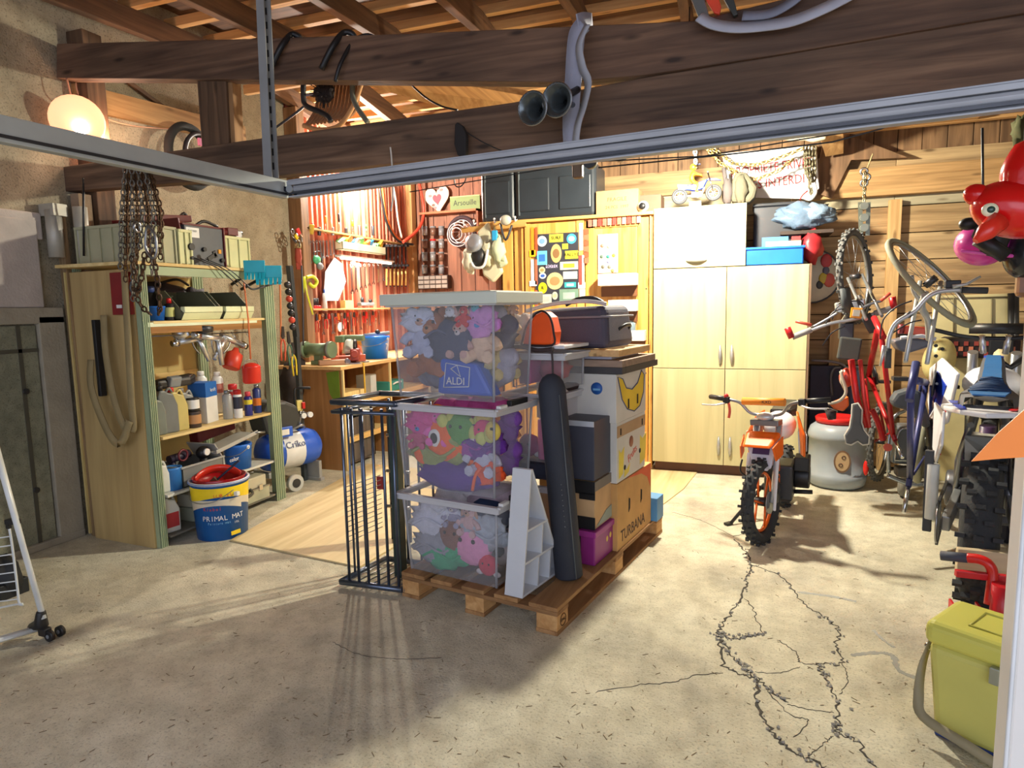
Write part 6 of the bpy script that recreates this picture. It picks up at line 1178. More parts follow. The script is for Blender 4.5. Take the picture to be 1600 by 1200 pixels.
# black carton with silver front edge, cardboard case with black corners, purple box
t = thing('black_carton', 'plain dark grey cube box on the cardboard case', 'box', pl(.78, .77, .62)); g = G(PM); g.bx(.70, .92, .58, .98, .63, .965); put('body', g, M((62, 64, 76), .5), t, .003)
g = G(PM); g.bx(.70, .92, .575, .58, .935, .965); put('silver_edge', g, M((200, 204, 210), .35, .4), t)
t = thing('cardboard_case', 'cardboard case with black corner panels under the black box', 'box', pl(.78, .77, .34)); g = G(PM); g.bx(.70, .92, .58, .96, .35, .622); put('body', g, M((196, 160, 116), .8), t, .002)
g = G(PM); g.bx(.695, .925, .574, .58, .55, .625); g.bx(.83, .925, .574, .58, .52, .56); cp = put('black_panel', g, BLACK, t); g = G(PM); g.bx(.74, .925, .574, .58, .35, .42); put('black_panel', g, BLACK, t)
g = G(PM); g.bx(.92, .926, .575, .97, .57, .625); put('grey_tape', g, M((120, 112, 104), .6), t); g = G(PM); g.prism([(.921, .60, .36), (.921, .96, .36), (.921, .96, .45), (.921, .75, .42)], (.003, 0, 0)); put('torn_liner', g, M((150, 160, 150), .7), t)
t = thing('purple_box', 'magenta purple plastic box standing on the pallet edge', 'box', pl(.8, .75, .144)); g = G(PM); g.bx(.84, .93, .56, 1.0, .144, .335); put('body', g, M((140, 40, 120), .45), t, .008); g = G(PM); g.bx(.83, .94, .55, 1.0, .31, .345); put('lid', g, M((156, 52, 134), .45), t, .005)
for i, y in enumerate((.74, .79, .9)): g = G(PM); g.sph((.931, y, .25+.01*i), (.003, .016, .018), 8, 6); put('gold_flower', g, M((214, 190, 100), .5), t)
g = G(PM); g.sph((.79, .62, .23), (.035, .04, .08), ns=.5); put('plush_sleeve', g, fur((120, 140, 120)), label='grey-green cloth squeezed beside the purple box', cat='cloth')
g = G(PM); g.bx(.75, .80, .575, .62, .30, .345); put('red_block', g, M((206, 40, 60), .5), label='small red block between the dark tube and the purple box', cat='block', bev=.006)
g = G(PM); g.bx(.66, .78, .68, .95, .144, .348); put('inner_carton', g, CARD, label='plain brown carton hidden behind the purple box', cat='box', bev=.002)
# leaning black tube
t = thing('black_tube', 'tall dark grey rounded tube leaning upright on the pallet', 'tube', P(885, 905, Z=.144)); a = pl(.865, .36, .144); b = pl(.725, .44, 1.25)
g = G(); d = (b-a).normalized(); n = 10; prof = [(.062, .0), (.075, .012), (.075, 1.02), (.066, 1.06), (.045, 1.09), (.02, 1.105)]; g.lathe(prof, 22, at=a, ax=d); put('cover', g, M((48, 52, 62), .75, bump=.15, bscale=200), t)
g = G(); off = V(.02, -.071, 0); 
for k in range(9): 
    g = G(); c = a+d*(.30+k*.028)+V(.024, -.0705, 0); g.sph(c, .0035, 6, 4); put('stud', g, STEEL, t)
g = G(); g.tube([a+d*.02+V(.055, -.055, 0), a+d*1.0+V(.055, -.055, 0)], .004, 5); put('seam', g, M((90, 96, 100), .5), t)
# white triangular shelf unit lying against the tubs
t = thing('triangular_shelf', 'white triangular shelf unit with small compartments leaning on the tubs', 'shelf', pl(.75, .2, .146)); WS = M((176, 188, 222), .45, var=.03); WS = M((206, 210, 216), .45, var=.03)
m = PM @ T((.665, .012, .146)); A_, B__, C_ = V(0, 0, 0), V(.06, .055, .665), V(.105, .40, 0)  # near-foot, apex, far-foot
W = V(.105, 0, 0)
def slab(p, q, w=W, th=.012, nrm=None):
    g = G(m); dd = (Vector(q)-Vector(p)).normalized(); nn = dd.cross(W.normalized()).normalized()*th; g.prism([p, q, Vector(q)+w, Vector(p)+w], nn); return put('panel', g, WS, t, .0015)
F0, F1 = V(0, 0, 0), V(.045, .03, .66); K0, K1 = V(.02, .42, 0), V(.045, .05, .66)
slab(F0, F1); slab(K1, K0); slab(K0, F0)
for z in (.17, .34):
    u0 = F0.lerp(F1, z/.66); u1 = K0.lerp(K1, z/.66); slab(u1, u0)
for z0, z1, fr in ((0, .17, .33), (0, .17, .62), (.17, .34, .5)):
    p = F0.lerp(F1, z0/.66).lerp(K0.lerp(K1, z0/.66), fr+.02); q = V(p.x+.01, p.y, z1); slab(V(p.x, p.y, z0+.006), q)
# ================================================================== pine cupboard with stickers
YF = 6.3
def cp(x, y, Y=YF): return P(x, y, Y=Y)
PINE = WOOD((206, 140, 60), (236, 180, 96), 'Z', .8, .5, .45); PINEX = WOOD((206, 146, 72), (236, 186, 108), 'X', .8, .5, .4)
x0, x1 = cp(822, 500).x, cp(1018, 500).x; zt = cp(1018, 336).z
t = thing('pine_cupboard', 'honey-coloured pine cupboard covered in stickers left of the pale cabinets', 'cupboard', ((x0+x1)/2-.2, 6.6, 0)); PC = t
g = G(); a = cp(752, 356).x; g.bx(a, x1+.02, YF-.06, 6.9, zt, zt+.03); put('top_board', g, PINEX, t, .003)
g = G(); g.bx(x1-.02, x1+.01, YF, 6.9, .03, zt); put('side_panel', g, PINE, t)
for u, w in ((787, 16), (806, 14)):
    g = G(); a, b = cp(u, 500).x, cp(u+w, 500).x; g.bx(a, b, YF, YF+.03, .03, zt); put('left_board', g, PINE, t, .003)
xm = cp(915, 500).x

g = G(); g.bx(x0+.01, xm-.005, YF-.02, YF+.01, .04, zt-.01); D1 = put('door', g, PINE, t, .004)
g = G(); g.bx(xm+.005, x1-.03, YF-.0, YF+.02, .04, zt-.01); D2 = put('door', g, PINE, t, .004)
for a, b in ((x0+.01, x0+.07), (xm-.08, xm-.005)): g = G(); g.bx(a, b, YF-.03, YF-.018, .04, zt-.01); put('door_stile', g, PINE, D1, .002)
for a, b in ((xm+.005, xm+.09), (x1-.13, x1-.03)): g = G(); g.bx(a, b, YF-.012, YF+.0, .04, zt-.01); put('door_stile', g, PINE, D2, .002)
g = G(); g.bx(xm+.01, x1-.12, YF-.012, YF, zt-.09, zt-.015); put('door_rail', g, PINEX, D2, .002)
for px in (820, 1017): g = G(); a = cp(px, 500).x; g.bx(a-.012, a+.002, YF-.03, YF+.02, .02, zt-.005); put('frame_strip', g, PINE, t)
for z in (.95, 1.3, 1.75): g = G(); g.sph((x1-.05, YF-.012, z), (.008, .004, .008), 8, 6); put('screw', g, DSTEEL, t)
# black panel of stickers
a, b = cp(839, 474), cp(905, 363); g = G(); g.bx(a.x, b.x, YF-.034, YF-.03, a.z, b.z); BP = put('sticker_board', g, M((56, 56, 64), .4), t, .001)
ysf = YF-.035
def stick(px, py, w, h, col, rnd=False, tx=None, tc=BLACK, ts=.03, lb=None, c2=None, name='sticker'):
    s = 6.6/FOC; c = P(px, py, Y=ysf); g = G(fy(c)); W2, H2 = w*s/2, h*s/2
    if rnd: pts = [(W2*cos(k*pi/12), H2*sin(k*pi/12), 0) for k in range(24)]
    else: pts = [(-W2, -H2, 0), (W2, -H2, 0), (W2, H2, 0), (-W2, H2, 0)]
    g.prism(pts, (0, 0, .0015)); mt = M(col, .4, var=.1, scale=20); o = bpy.data.objects; me_ = put(name, g, mt, t); 
    if c2: g = G(fy(c+V(0, -.0025, 0))); (g.prism([(x*.62, y*.5, 0) for x, y, _ in pts], (0, 0, .001))); put('sticker_print', g, M(c2, .4), t)
    if tx: ln('lettering', ts, tx, fy(c+V(0, -.004, -0.0)), tc, t)
SK = [(847, 377, 15, 16, (226, 232, 240), 1, None, (120, 160, 220)), (869, 372, 22, 12, (214, 206, 70), 0, 'SURF', None), (893, 373, 15, 15, (70, 160, 225), 1, None, (220, 235, 245)),
 (847, 403, 16, 21, (110, 200, 235), 0, None, (60, 120, 200)), (869, 396, 17, 28, (214, 180, 116), 1, None, (150, 110, 70)), (883, 385, 9, 8, (206, 220, 70), 0, None, (160, 180, 60)), (893, 398, 20, 12, (230, 214, 60), 0, 'RALLYE', None),
 (862, 416, 19, 5, (190, 180, 210), 0, 'MOTO', None), (889, 415, 28, 12, (220, 222, 190), 0, None, (226, 190, 60)), (847, 422, 10, 10, (206, 206, 170), 1, None, (170, 150, 90)), (848, 431, 11, 9, (226, 232, 240), 1, None, (60, 100, 190)),
 (867, 439, 26, 26, (216, 196, 140), 1, None, (190, 140, 90)), (891, 430, 22, 11, (226, 228, 214), 0, None, (210, 210, 190)), (848, 450, 14, 17, (230, 220, 30), 1, 'R', None), (891, 445, 18, 8, (60, 170, 180), 0, None, (180, 225, 230)),
 (853, 467, 18, 14, (214, 212, 196), 0, None, (190, 190, 180)), (889, 462, 30, 20, (120, 150, 130), 0, None, (170, 190, 180)), (867, 462, 9, 12, (220, 220, 190), 1, None, (190, 190, 150))]
for px, py, w, h, col, rnd, tx, c2 in SK: stick(px, py, w, h, col, rnd, tx, BLACK, .045, None, c2)
for px, py, w, h, col in ((832, 377, 5, 42, (230, 150, 40)), (838, 377, 4, 42, (214, 90, 50)), (832, 425, 5, 38, (214, 214, 226)), (838, 425, 4, 38, (206, 110, 80)), (832, 396, 10, 10, (240, 200, 30)), (833, 443, 12, 8, (240, 240, 236)), (832, 468, 6, 28, (214, 200, 50)), (838, 468, 4, 28, (230, 110, 60)),
   (908, 370, 6, 40, (224, 226, 226)), (907, 422, 5, 44, (206, 80, 70)), (911, 422, 4, 44, (226, 226, 230)), (909, 446, 11, 9, (238, 236, 230)), (910, 462, 9, 20, (220, 216, 200))): stick(px, py, w, h, col, 0, name='tape_strip')
for k in range(11): 
    px = 920+k*7.6; stick(px+2, 349-(px-920)*.085, 6, 10, [(196, 110, 90), (150, 130, 120), (206, 70, 60)][k % 3], name='checker_tape')
for k in range(6): stick(916, 362+k*9, 8, 8, [(150, 90, 60), (176, 110, 80)][k % 2], name='checker_tape')
a, b = cp(935, 427), cp(966, 365); g = G(); g.bx(a.x, b.x, YF-.016, YF-.013, a.z, b.z); pp = put('paper_poster', g, M((236, 228, 178), .6), t)
for i, (px, py, c) in enumerate(((941, 384, (220, 130, 110)), (951, 385, (190, 190, 180)), (940, 401, (90, 110, 100)), (950, 401, (60, 160, 140)), (959, 399, (226, 206, 70)), (951, 409, (150, 150, 210)), (942, 417, (110, 110, 100)), (952, 417, (120, 120, 110)), (957, 423, (150, 150, 90)))):
    g = G(fy(P(px, py, Y=YF-.0165))); g.lathe([(.001, 0), (.018, 0), (.018, .001), (.001, .001)], 10, caps=False); put('printed_motif', g, M(c, .6), pp)
# three white wall bins on the right door
for i, (px0, px1, y0, y1) in enumerate(((934, 994, 447, 426), (950, 994, 487, 468), (960, 1007, 533, 516))):
    a, b = P(px0, y0, Y=YF-.14), P(px1, y1, Y=YF-.14); lb = ['upper white open wall box on the pine door', 'middle white open wall box on the pine door, above the suitcase', 'lower white open wall box on the pine door beside the suitcase'][i]
    t2 = thing('wall_box', lb, 'wall box', ((a.x+b.x)/2, YF-.08, a.z)); g = G(); g.bx(a.x, b.x, YF-.14, YF-.132, a.z, b.z); g.bx(a.x, a.x+.008, YF-.14, YF-.012, a.z, b.z); g.bx(b.x-.008, b.x, YF-.14, YF-.012, a.z, b.z); g.bx(a.x, b.x, YF-.14, YF-.012, a.z, a.z+.008); put('body', g, WHITE, t2, .004)
    g = G(); g.bx(a.x+.01, b.x-.01, YF-.03, YF-.012, a.z-.1, a.z-.001); put('back_plate', g, M((120, 76, 44), .6), t2)
can('ink_bottle', 'small dark bottle in the lower white wall box', 'bottle', P(985, 520, Y=YF-.08), .05, .1, M((110, 130, 140), .3), None, BLACK)
# cases and carton on top of it
YT = 6.32
def onb(px0, px1, py0, py1, Y): a, b = P(px0, py0, Y=Y), P(px1, py1, Y=Y); return a.x, b.x, a.z, b.z
BLK2 = M((44, 50, 56), .35)
for i, (p0, p1, q0, q1, lb) in enumerate(((752, 802, 354, 262, 'black hard case on top of the pine cupboard, the left one'), (804, 931, 345, 250, 'wide black hard case on top of the pine cupboard, the right one'))):
    X0, X1, Z0, Z1 = onb(p0, p1, q0, q1, YT); Z0 = zt+.031; t2 = thing('black_case', lb, 'case', ((X0+X1)/2, YT+.2, Z0)); g = G(); g.bx(X0, X1, YT, YT+.45, Z0, Z1); put('shell', g, BLK2, t2, .04, seg=3)
    n = 1 if i == 0 else 2
    for k in range(n): c0, c1 = X0+(X1-X0)*(k+.12)/n, X0+(X1-X0)*(k+.88)/n; g = G(); g.bx(c0, c1, YT-.012, YT+.01, Z0+.08, Z1-.12); put('panel', g, BLK2, t2, .02)
    g = G(); g.bx(X0+.05, X0+.06, YT-.015, YT, Z0+.05, Z1-.05); put('edge_rib', g, M((110, 118, 120), .3), t2)
X0, X1, Z0, Z1 = onb(932, 998, 332, 298, YT); t2 = thing('carton_box', 'brown cardboard carton with faint print on the pine cupboard', 'box', ((X0+X1)/2, YT+.15, zt+.031)); g = G(); g.bx(X0, X1, YT-.02, YT+.3, zt+.031, Z1+.02); put('body', g, CARD, t2, .003)
ln('lettering', .05, 'FRAGILE', fy(((X0+X1)/2, YT-.021, (zt+Z1)/2+.05)), M((120, 90, 60), .8), t2); ln('lettering', .04, '24 PCS  1997', fy(((X0+X1)/2, YT-.021, (zt+Z1)/2-.02)), M((120, 90, 60), .8), t2)
g = G(); X0b, X1b, _, Z1b = onb(978, 1034, 330, 304, YT+.1); g.bx(X0b, X1b, YT+.05, YT+.3, zt+.031, Z1b); put('brown_box', g, M((110, 84, 66), .7), label='low dark brown box between carton and pale upper cabinet', cat='box', bev=.004)
t2 = thing('alarm_clock', 'small silver clock standing at the corner of the pine cupboard', 'clock', P(1004, 332, Y=YF-.02)); c = P(1005, 323, Y=YF); g = G(); g.sph(c, (.055, .05, .055)); put('body', g, M((190, 194, 200), .3, .5), t2); g = G(fy(c+V(0, -.045, 0))); g.lathe([(.001, 0), (.03, 0), (.03, .01), (.001, .01)], 16, caps=False); put('face', g, BLACK, t2)

# ================================================================== pale oak kitchen cabinets
OAKZ = WOOD((188, 178, 132), (206, 196, 150), 'Z', .45, .5, 0.08); OAKX = WOOD((176, 168, 126), (194, 184, 142), 'X', .45, .5, 0.08); SIDE = M((132, 112, 92), .6)
HND = M((178, 178, 176), .35, .5)
def handle(c, vert, t2, s=1.0):
    g = G(); n = 8; pts = []
    for k in range(n+1):
        u = -1+2*k/n; off = -.028*(1-u*u)-.002; pts.append(c+(V(0, off, u*.09*s) if vert else V(u*.09*s, off, 0)))
    g.tube(pts, [.006+.010*(1-(-1+2*k/n)**2) for k in range(n+1)], 8); put('handle', g, HND, t2)
YC_ = 6.25; xa, xmid, xb = P(1020, 570, Y=YC_).x, P(1133, 570, Y=YC_).x, P(1260, 570, Y=YC_).x; z0, zm, z1 = .10, P(1020, 575, Y=YC_).z, P(1020, 421, Y=YC_).z
t2 = thing('tall_cabinet', 'tall pale oak kitchen cabinet with four handled doors', 'cabinet', ((xa+xb)/2, 6.5, 0)); KC = t2
g = G(); g.bx(xa, xb, YC_+.02, 6.84, z0, z1); put('body', g, SIDE, t2, .002); g = G(); g.bx(xa+.02, xb-.02, YC_+.06, 6.84, 0, z0); put('plinth', g, M((92, 58, 42), .6), t2)
for (a, b) in ((xa, xmid), (xmid, xb)):
    for (c, d) in ((z0, zm), (zm, z1)):
        g = G(); g.bx(a+.003, b-.003, YC_, YC_+.018, c+.003, d-.003); dd_ = put('door', g, OAKZ, t2, .002)
        hx = b-.045 if a == xa else a+.055; up_h = c == zm; hz = zm+.13 if up_h else zm-.72
        handle(V(hx, YC_, hz), True, dd_)
g = G(); g.bx(xb, xb+.018, YC_+.005, 6.84, z0, z1+.002); put('side_panel', g, M((120, 96, 74), .6), t2)
xu = P(1165, 412, Y=YC_).x; zu = P(1022, 326, Y=YC_).z
t2 = thing('wall_cabinet', 'low pale oak cabinet unit standing on top of the tall cabinet', 'cabinet', ((xa+xu)/2, 6.5, z1+.002)); g = G(); g.bx(xa, xu, YC_+.02, 6.8, z1+.003, zu); put('body', g, M((170, 142, 112), .6), t2, .002)
g = G(); g.bx(xa+.002, xu-.002, YC_, YC_+.018, z1+.006, zu-.002); dd_ = put('door', g, OAKX, t2, .002); handle(P(1088, 407, Y=YC_), False, dd_, 1.0)
# on top: toy motorbike with rider, cloths
zt2 = zu+.001; c0 = P(1088, 320, Y=6.32); c0.z = zt2
g = G(); X0, X1, _, _ = onb(1077, 1096, 318, 300, 6.36); g.bx(X0, X1, 6.34, 6.46, zt2, zt2+.055); put('wood_block', g, OAKX, label='small pale wooden block under the toy motorbike', cat='block', bev=.002)
t2 = thing('toy_motorbike', 'blue and white toy motocross bike with a tiny rider in yellow', 'toy', c0); TB = M((30, 60, 170), .35); TW2 = M((215, 218, 224), .35); Yt = 6.33
w1, w2 = P(1062, 307, Y=Yt), P(1115, 301, Y=Yt); R1 = .072
for c in (w1, w2):
    c.z = max(c.z, zt2+R1); g = G(); g.torus(c, (0, 1, 0), R1-.012, .013, 26, 8); wq = put('tyre', g, M((70, 72, 76), .7), t2); g = G(); g.torus(c, (0, 1, 0), R1-.028, .004, 22, 6); g.cyl(c-V(0, .02, 0), c+V(0, .02, 0), .012, seg=10)
    for k in range(8): g.tube([c, c+V((R1-.028)*cos(k*pi/4), 0, (R1-.028)*sin(k*pi/4))], .0018, 4)
    put('wheel', g, M((190, 194, 196), .3, .5), wq)
mid = (w1+w2)/2
g = G(); g.tube(sm([w1+V(0, 0, 0), mid+V(-.04, 0, -.01), mid+V(.03, 0, -.02), mid+V(.07, 0, .06)], 3), .009, 6); g.box(mid+V(.0, 0, .0), (.09, .04, .05)); put('frame', g, TW2, t2, .004)
g = G(); g.prism([mid+V(*q) for q in ((-.12, -.02, .09), (-.13, -.02, .05), (-.06, -.02, .04), (.0, -.02, .03), (.06, -.02, .05), (.1, -.02, .13), (.03, -.02, .11), (-.04, -.02, .09))], (0, .04, 0)); put('fairing', g, TB, t2, .008)
g = G(); g.prism([mid+V(*q) for q in ((-.17, -.022, .10), (-.16, -.022, .05), (-.09, -.022, .05), (-.08, -.022, .09))], (0, .044, 0)); npl = put('number_plate', g, TW2, t2, .004); ln('lettering', .035, '18', fy(mid+V(-.125, -.0265, .072)), BLACK, npl)
for s in (-.02, .02): g = G(); g.tube([w2+V(0, s, 0), w2+V(-.05, s, .17)], .006, 6); put('fork', g, CHROME, t2)
g = G(); g.tube([w2+V(-.05, -.07, .175), w2+V(-.05, .07, .175)], .005, 6); put('handlebar', g, DSTEEL, t2); g = G(); g.prism([w2+V(*q) for q in ((-.06, -.015, .11), (.07, -.015, .10), (.02, -.015, .125), (-.05, -.015, .13))], (0, .03, 0)); put('mudguard', g, TB, t2, .004)
t2 = thing('toy_rider', 'tiny toy rider in orange and yellow with a yellow helmet', 'figure', mid+V(-.03, 0, .09)); YR = M((220, 150, 40), .5)
me = bpy.data.meshes.new('rider_body'); RV = [(0, 0, 0), (-.01, 0, .06), (-.005, 0, .10), (.0, 0, .115), (.04, -.035, .075), (.085, -.05, .06), (.04, .035, .075), (.085, .05, .06), (.05, -.03, -.005), (.03, -.035, -.07), (.055, -.035, -.075), (.05, .03, -.005), (.03, .035, -.07), (.055, .035, -.075)]
me.from_pydata([tuple(mid+V(-.035, 0, .10)+Vector(v)-org(t2)) for v in RV], [(0, 1), (1, 2), (2, 3), (2, 4), (4, 5), (2, 6), (6, 7), (0, 8), (8, 9), (9, 10), (0, 11), (11, 12), (12, 13)], []); me.materials.append(YR)
ro = bpy.data.objects.new('body', me); COL.objects.link(ro); ro.parent = t2; ORG[ro.name] = org(t2); md = ro.modifiers.new('skin', 'SKIN'); md.use_smooth_shade = True
for i, r_ in enumerate((.022, .024, .022, .012, .012, .008, .012, .008, .014, .011, .009, .014, .011, .009)): me.skin_vertices[0].data[i].radius = (r_, r_); me.skin_vertices[0].data[i].use_root = (i == 0)
ro.modifiers.new('sub', 'SUBSURF').levels = 1
g = G(); hc = mid+V(-.03, 0, .245); g.sph(hc, (.032, .028, .03)); hm_ = put('helmet', g, M((214, 206, 50), .35), t2); g = G(); g.sph(hc+V(.02, 0, -.004), (.016, .022, .012)); put('face', g, M((200, 150, 120), .6), t2); g = G(); g.prism([hc+V(.01, -.02, .016), hc+V(.06, -.016, .018), hc+V(.06, .016, .018), hc+V(.01, .02, .016)], (0, 0, .005)); put('peak', g, TB, t2)
KH = M((100, 96, 78), .85, bump=.4)
t2 = thing('khaki_bag', 'olive khaki cloth bag hanging behind the toy motorbike', 'bag', P(1160, 316, Y=6.4)); g = G(); g.prism([P(x, y, Y=6.38) for x, y in ((1142, 316), (1144, 282), (1150, 268), (1166, 268), (1184, 292), (1180, 308), (1172, 317))], (0, .15, 0)); put('body', g, KH, t2, .03); g = G(); g.sph(P(1158, 296, Y=6.38), (.06, .05, .13), ns=.3); put('fold', g, KH, t2)
g = G(); g.sph(P(1137, 300, Y=6.42), (.05, .05, .12), ns=.3); g.tube([P(1131, 262, Y=6.44), P(1136, 300, Y=6.44)], .02, 6); put('grey_cloth', g, M((92, 84, 82), .8), label='grey cloth hanging between the toy motorbike and the khaki bag', cat='cloth')
# white enamel sign
ys = 6.72; t2 = thing('warning_sign', 'white sign with red French lettering hanging above the cabinets', 'sign', P(1195, 300, Y=ys)); g = G(); g.prism([P(x, y, Y=ys) for x, y in ((1128, 240), (1268, 226), (1276, 234), (1280, 294), (1266, 311), (1140, 308))], (0, .012, 0)); sp = put('plate', g, M((214, 214, 214), .35), t2, .003)
RL = M((190, 40, 40), .5); a, b = P(1204, 262, Y=ys-.002), P(1204, 286, Y=ys-.002); rot = Matrix.Rotation(.055, 4, 'Z')
ln('lettering', .12, 'PROPRIÉTÉ PRIVÉE', fy(a) @ rot, RL, sp, .001, .72); ln('lettering', .12, 'ACCÈS INTERDIT', fy(b+V(-.0, 0, 0)) @ rot, RL, sp, .001, .76)
# gold chain garland and chains round the sign
GLD = M((200, 180, 120), .3, .8, .2); Yg = 6.5
t2 = thing('chain_garland', 'thin light chain draped in swags in front of the white sign', 'chain', P(1195, 260, Y=Yg))
for pts in ([(1087, 232), (1098, 228), (1112, 240), (1125, 255), (1150, 268), (1176, 282)], [(1100, 226), (1120, 236), (1145, 256), (1180, 258), (1220, 246), (1255, 232)], [(1130, 256), (1150, 274), (1182, 280), (1215, 268), (1240, 248)]):
    g = G()
    for a, b in zip(pts, pts[1:]): hang_chain(g, P(*a, Y=Yg), P(*b, Y=Yg), 0, .045, .0075)
    put('chain', g, GLD, t2)
t2 = thing('sign_chains', 'bunch of grey chains ending in a white hook right of the sign', 'chain', P(1270, 240, Y=6.55))
for k, px in enumerate((1258, 1263, 1268, 1273)):
    g = G(); hang_chain(g, P(px, 228, Y=6.55+.02*k), P(px+2-k, 272+6*k, Y=6.55+.02*k), 0, .05, .009); put('chain', g, M((120, 112, 88), .5, .6, .3), t2)
g = G(); hang_chain(g, P(1264, 270, Y=6.54), P(1268, 304, Y=6.54), 0, .05, .009); put('chain', g, M((120, 112, 88), .5, .6, .3), t2)
g = G(); g.tube(sm([P(1271, 286, Y=6.53), P(1274, 300, Y=6.53), P(1266, 311, Y=6.53), P(1256, 308, Y=6.53)], 5), .018, 8); put('hook', g, WHITE, t2)
g = G(); g.tube(sm([P(1262, 298, Y=6.52), P(1254, 305, Y=6.52), P(1250, 312, Y=6.52)], 4), .006, 6); put('red_cord', g, RED, t2)
t2 = thing('white_chain', 'short white chain hanging from the lamp above the toy rider', 'chain', P(1086, 236, Y=6.2)); g = G(); hang_chain(g, P(1086, 234, Y=6.2), P(1087, 256, Y=6.2), 0, .045, .008); put('chain', g, WHITE, t2)
for i, pts in enumerate(([(1195, 199), (1215, 212), (1245, 216), (1275, 214)], [(1235, 196), (1255, 212), (1270, 218), (1290, 214)])):
    g = G(); g.tube(sm([P(x, y, Y=6.2) for x, y in pts], 5), .022, 8); put('pale_hose', g, M((176, 164, 140), .6), label=['pale hose looped under the roof above the sign, the left one', 'pale hose looped under the roof above the sign, the right one'][i], cat='hose')
# black bin bag box with blue plastic and blue crate of books
X0, X1, Z0, Z1 = onb(1176, 1256, 412, 312, 6.45)
t2 = thing('black_box', 'large black plastic trunk behind the blue crate', 'trunk', ((X0+X1)/2, 6.6, z1+.004)); g = G(); g.bx(X0, X1, 6.52, 6.82, z1+.004, Z1-.02); put('body', g, M((50, 52, 58), .5), t2, .02); g = G(); g.bx(X0-.01, X1+.02, 6.50, 6.84, Z1-.03, Z1); put('lid', g, M((40, 42, 48), .5), t2, .01)
t2 = thing('plastic_bag', 'shiny grey-blue plastic wrapping lying beside the black trunk', 'bag', P(1262, 345, Y=6.6)); m = T(P(1256, 338, Y=6.5), 0, 0, .06); g = G(m); g.sph((0, 0, 0), (.24, .1, .11), ns=.45, seg=24, rings=14); put('sheet', g, M((104, 124, 146), .2, bump=1.0, bscale=18), t2)
g = G(m); g.sph((.1, -.05, .03), (.13, .06, .07), ns=.6, seg=18, rings=10); put('fold', g, M((126, 146, 166), .2, bump=1.0, bscale=25), t2)
g = G(); g.bx(P(1256, 345, Y=6.6).x-.2, P(1300, 345, Y=6.6).x, 6.45, 6.84, P(1262, 362, Y=6.6).z-.03, P(1262, 362, Y=6.6).z); put('bracket_board', g, M((60, 46, 38), .7), label='dark board on the wall carrying the plastic bag', cat='board')
X0, X1, Z0, Z1 = onb(1165, 1256, 413, 383, YC_+.02); Z0 = z1+.003
t2 = thing('blue_crate', 'bright blue plastic crate with books on the tall cabinet', 'crate', ((X0+X1)/2, 6.35, Z0)); BC = M((30, 110, 220), .4); g = G()
for q in ((X0, X1, YC_+.02, YC_+.03), (X0, X1, 6.48, 6.49), (X0, X0+.01, YC_+.02, 6.49), (X1-.01, X1, YC_+.02, 6.49)): g.bx(*q, Z0, Z1)
g.bx(X0, X1, YC_+.02, 6.49, Z0, Z0+.01); put('body', g, BC, t2, .003); g = G(); g.bx(X0-.012, X1+.012, YC_+.008, YC_+.02, Z1-.02, Z1); g.bx(X1, X1+.012, YC_+.02, 6.49, Z1-.02, Z1); put('rim', g, BC, t2, .003)
for i, (p0, p1, yt, Yb, mt, lb) in enumerate(((1190, 1234, 369, 6.42, M((80, 140, 214), .5), 'light blue book standing in the blue crate'), (1196, 1260, 375, 6.36, M((222, 214, 170), .5), 'cream picture book standing in front in the blue crate'), (1236, 1262, 368, 6.44, M((206, 60, 60), .5), 'red book standing in the blue crate'))):
    a, b, _, zz_ = onb(p0, p1, 400, yt, Yb); g = G(); g.bx(a, b-.01 if i < 1 else min(b, X1-.015) , Yb, Yb+.02, Z0+.012, zz_); bk = put('book', g, mt, label=lb, cat='book', bev=.002)
g = G(); g.sph(P(1268, 385, Y=6.5), (.09, .1, .14), ns=.4); put('red_plastic_bag', g, M((190, 50, 56), .4), label='red plastic bag hanging at the right end of the blue crate', cat='bag')
# round board on the wall right of the cabinet, black bin bag below
t2 = thing('round_wall_clock', 'round cream wall disc with coloured picture right of the cabinets', 'wall clock', P(1276, 472, Y=6.85)); c = P(1268, 432, Y=6.78); Rr = .245; g = G(); g.lathe([(.001, -.01), (Rr, -.01), (Rr, .01), (.001, .01)], 32, at=c, ax=(0, -1, 0), caps=False); put('face', g, M((212, 206, 186), .5), t2); g = G(); g.torus(c+V(0, -.01, 0), (0, 1, 0), Rr, .008, 32, 6); put('rim', g, DSTEEL, t2)
for dx, dz, col, s_ in ((.12, .14, (190, 60, 60), .05), (.10, -.02, (214, 190, 60), .04), (.15, -.04, (206, 90, 70), .05), (.12, .05, (90, 90, 110), .03), (.07, -.08, (60, 60, 60), .03)): g = G(); g.sph(c+V(dx, -.014, dz), (s_, .006, s_*1.3), 10, 6); put('picture_patch', g, M(col, .5), t2)
t2 = thing('handsaw_board', 'navy painted board leaning in the corner beside the tall cabinet', 'board', P(1290, 740, Z=0)); X0, X1 = P(1266, 600, Y=6.7).x, P(1345, 600, Y=6.7).x; g = G(); g.bx(X0, X1, 6.72, 6.78, 0, 1.0); put('panel', g, M((42, 46, 66), .6), t2, .004)
g = G(); a, b = P(1268, 563, Y=6.66), P(1320, 572, Y=6.66); g.tube(sm([a, P(1300, 565, Y=6.66), b, P(1325, 590, Y=6.66)], 4), .012, 8); put('grey_edge', g, M((120, 120, 124), .5, .3), t2); g = G(); g.tube(sm([P(1300, 618, Y=6.66), P(1298, 590, Y=6.66), P(1303, 576, Y=6.66), P(1314, 574, Y=6.66)], 4), .012, 8); put('grey_bracket', g, M((100, 104, 108), .5, .3), t2)
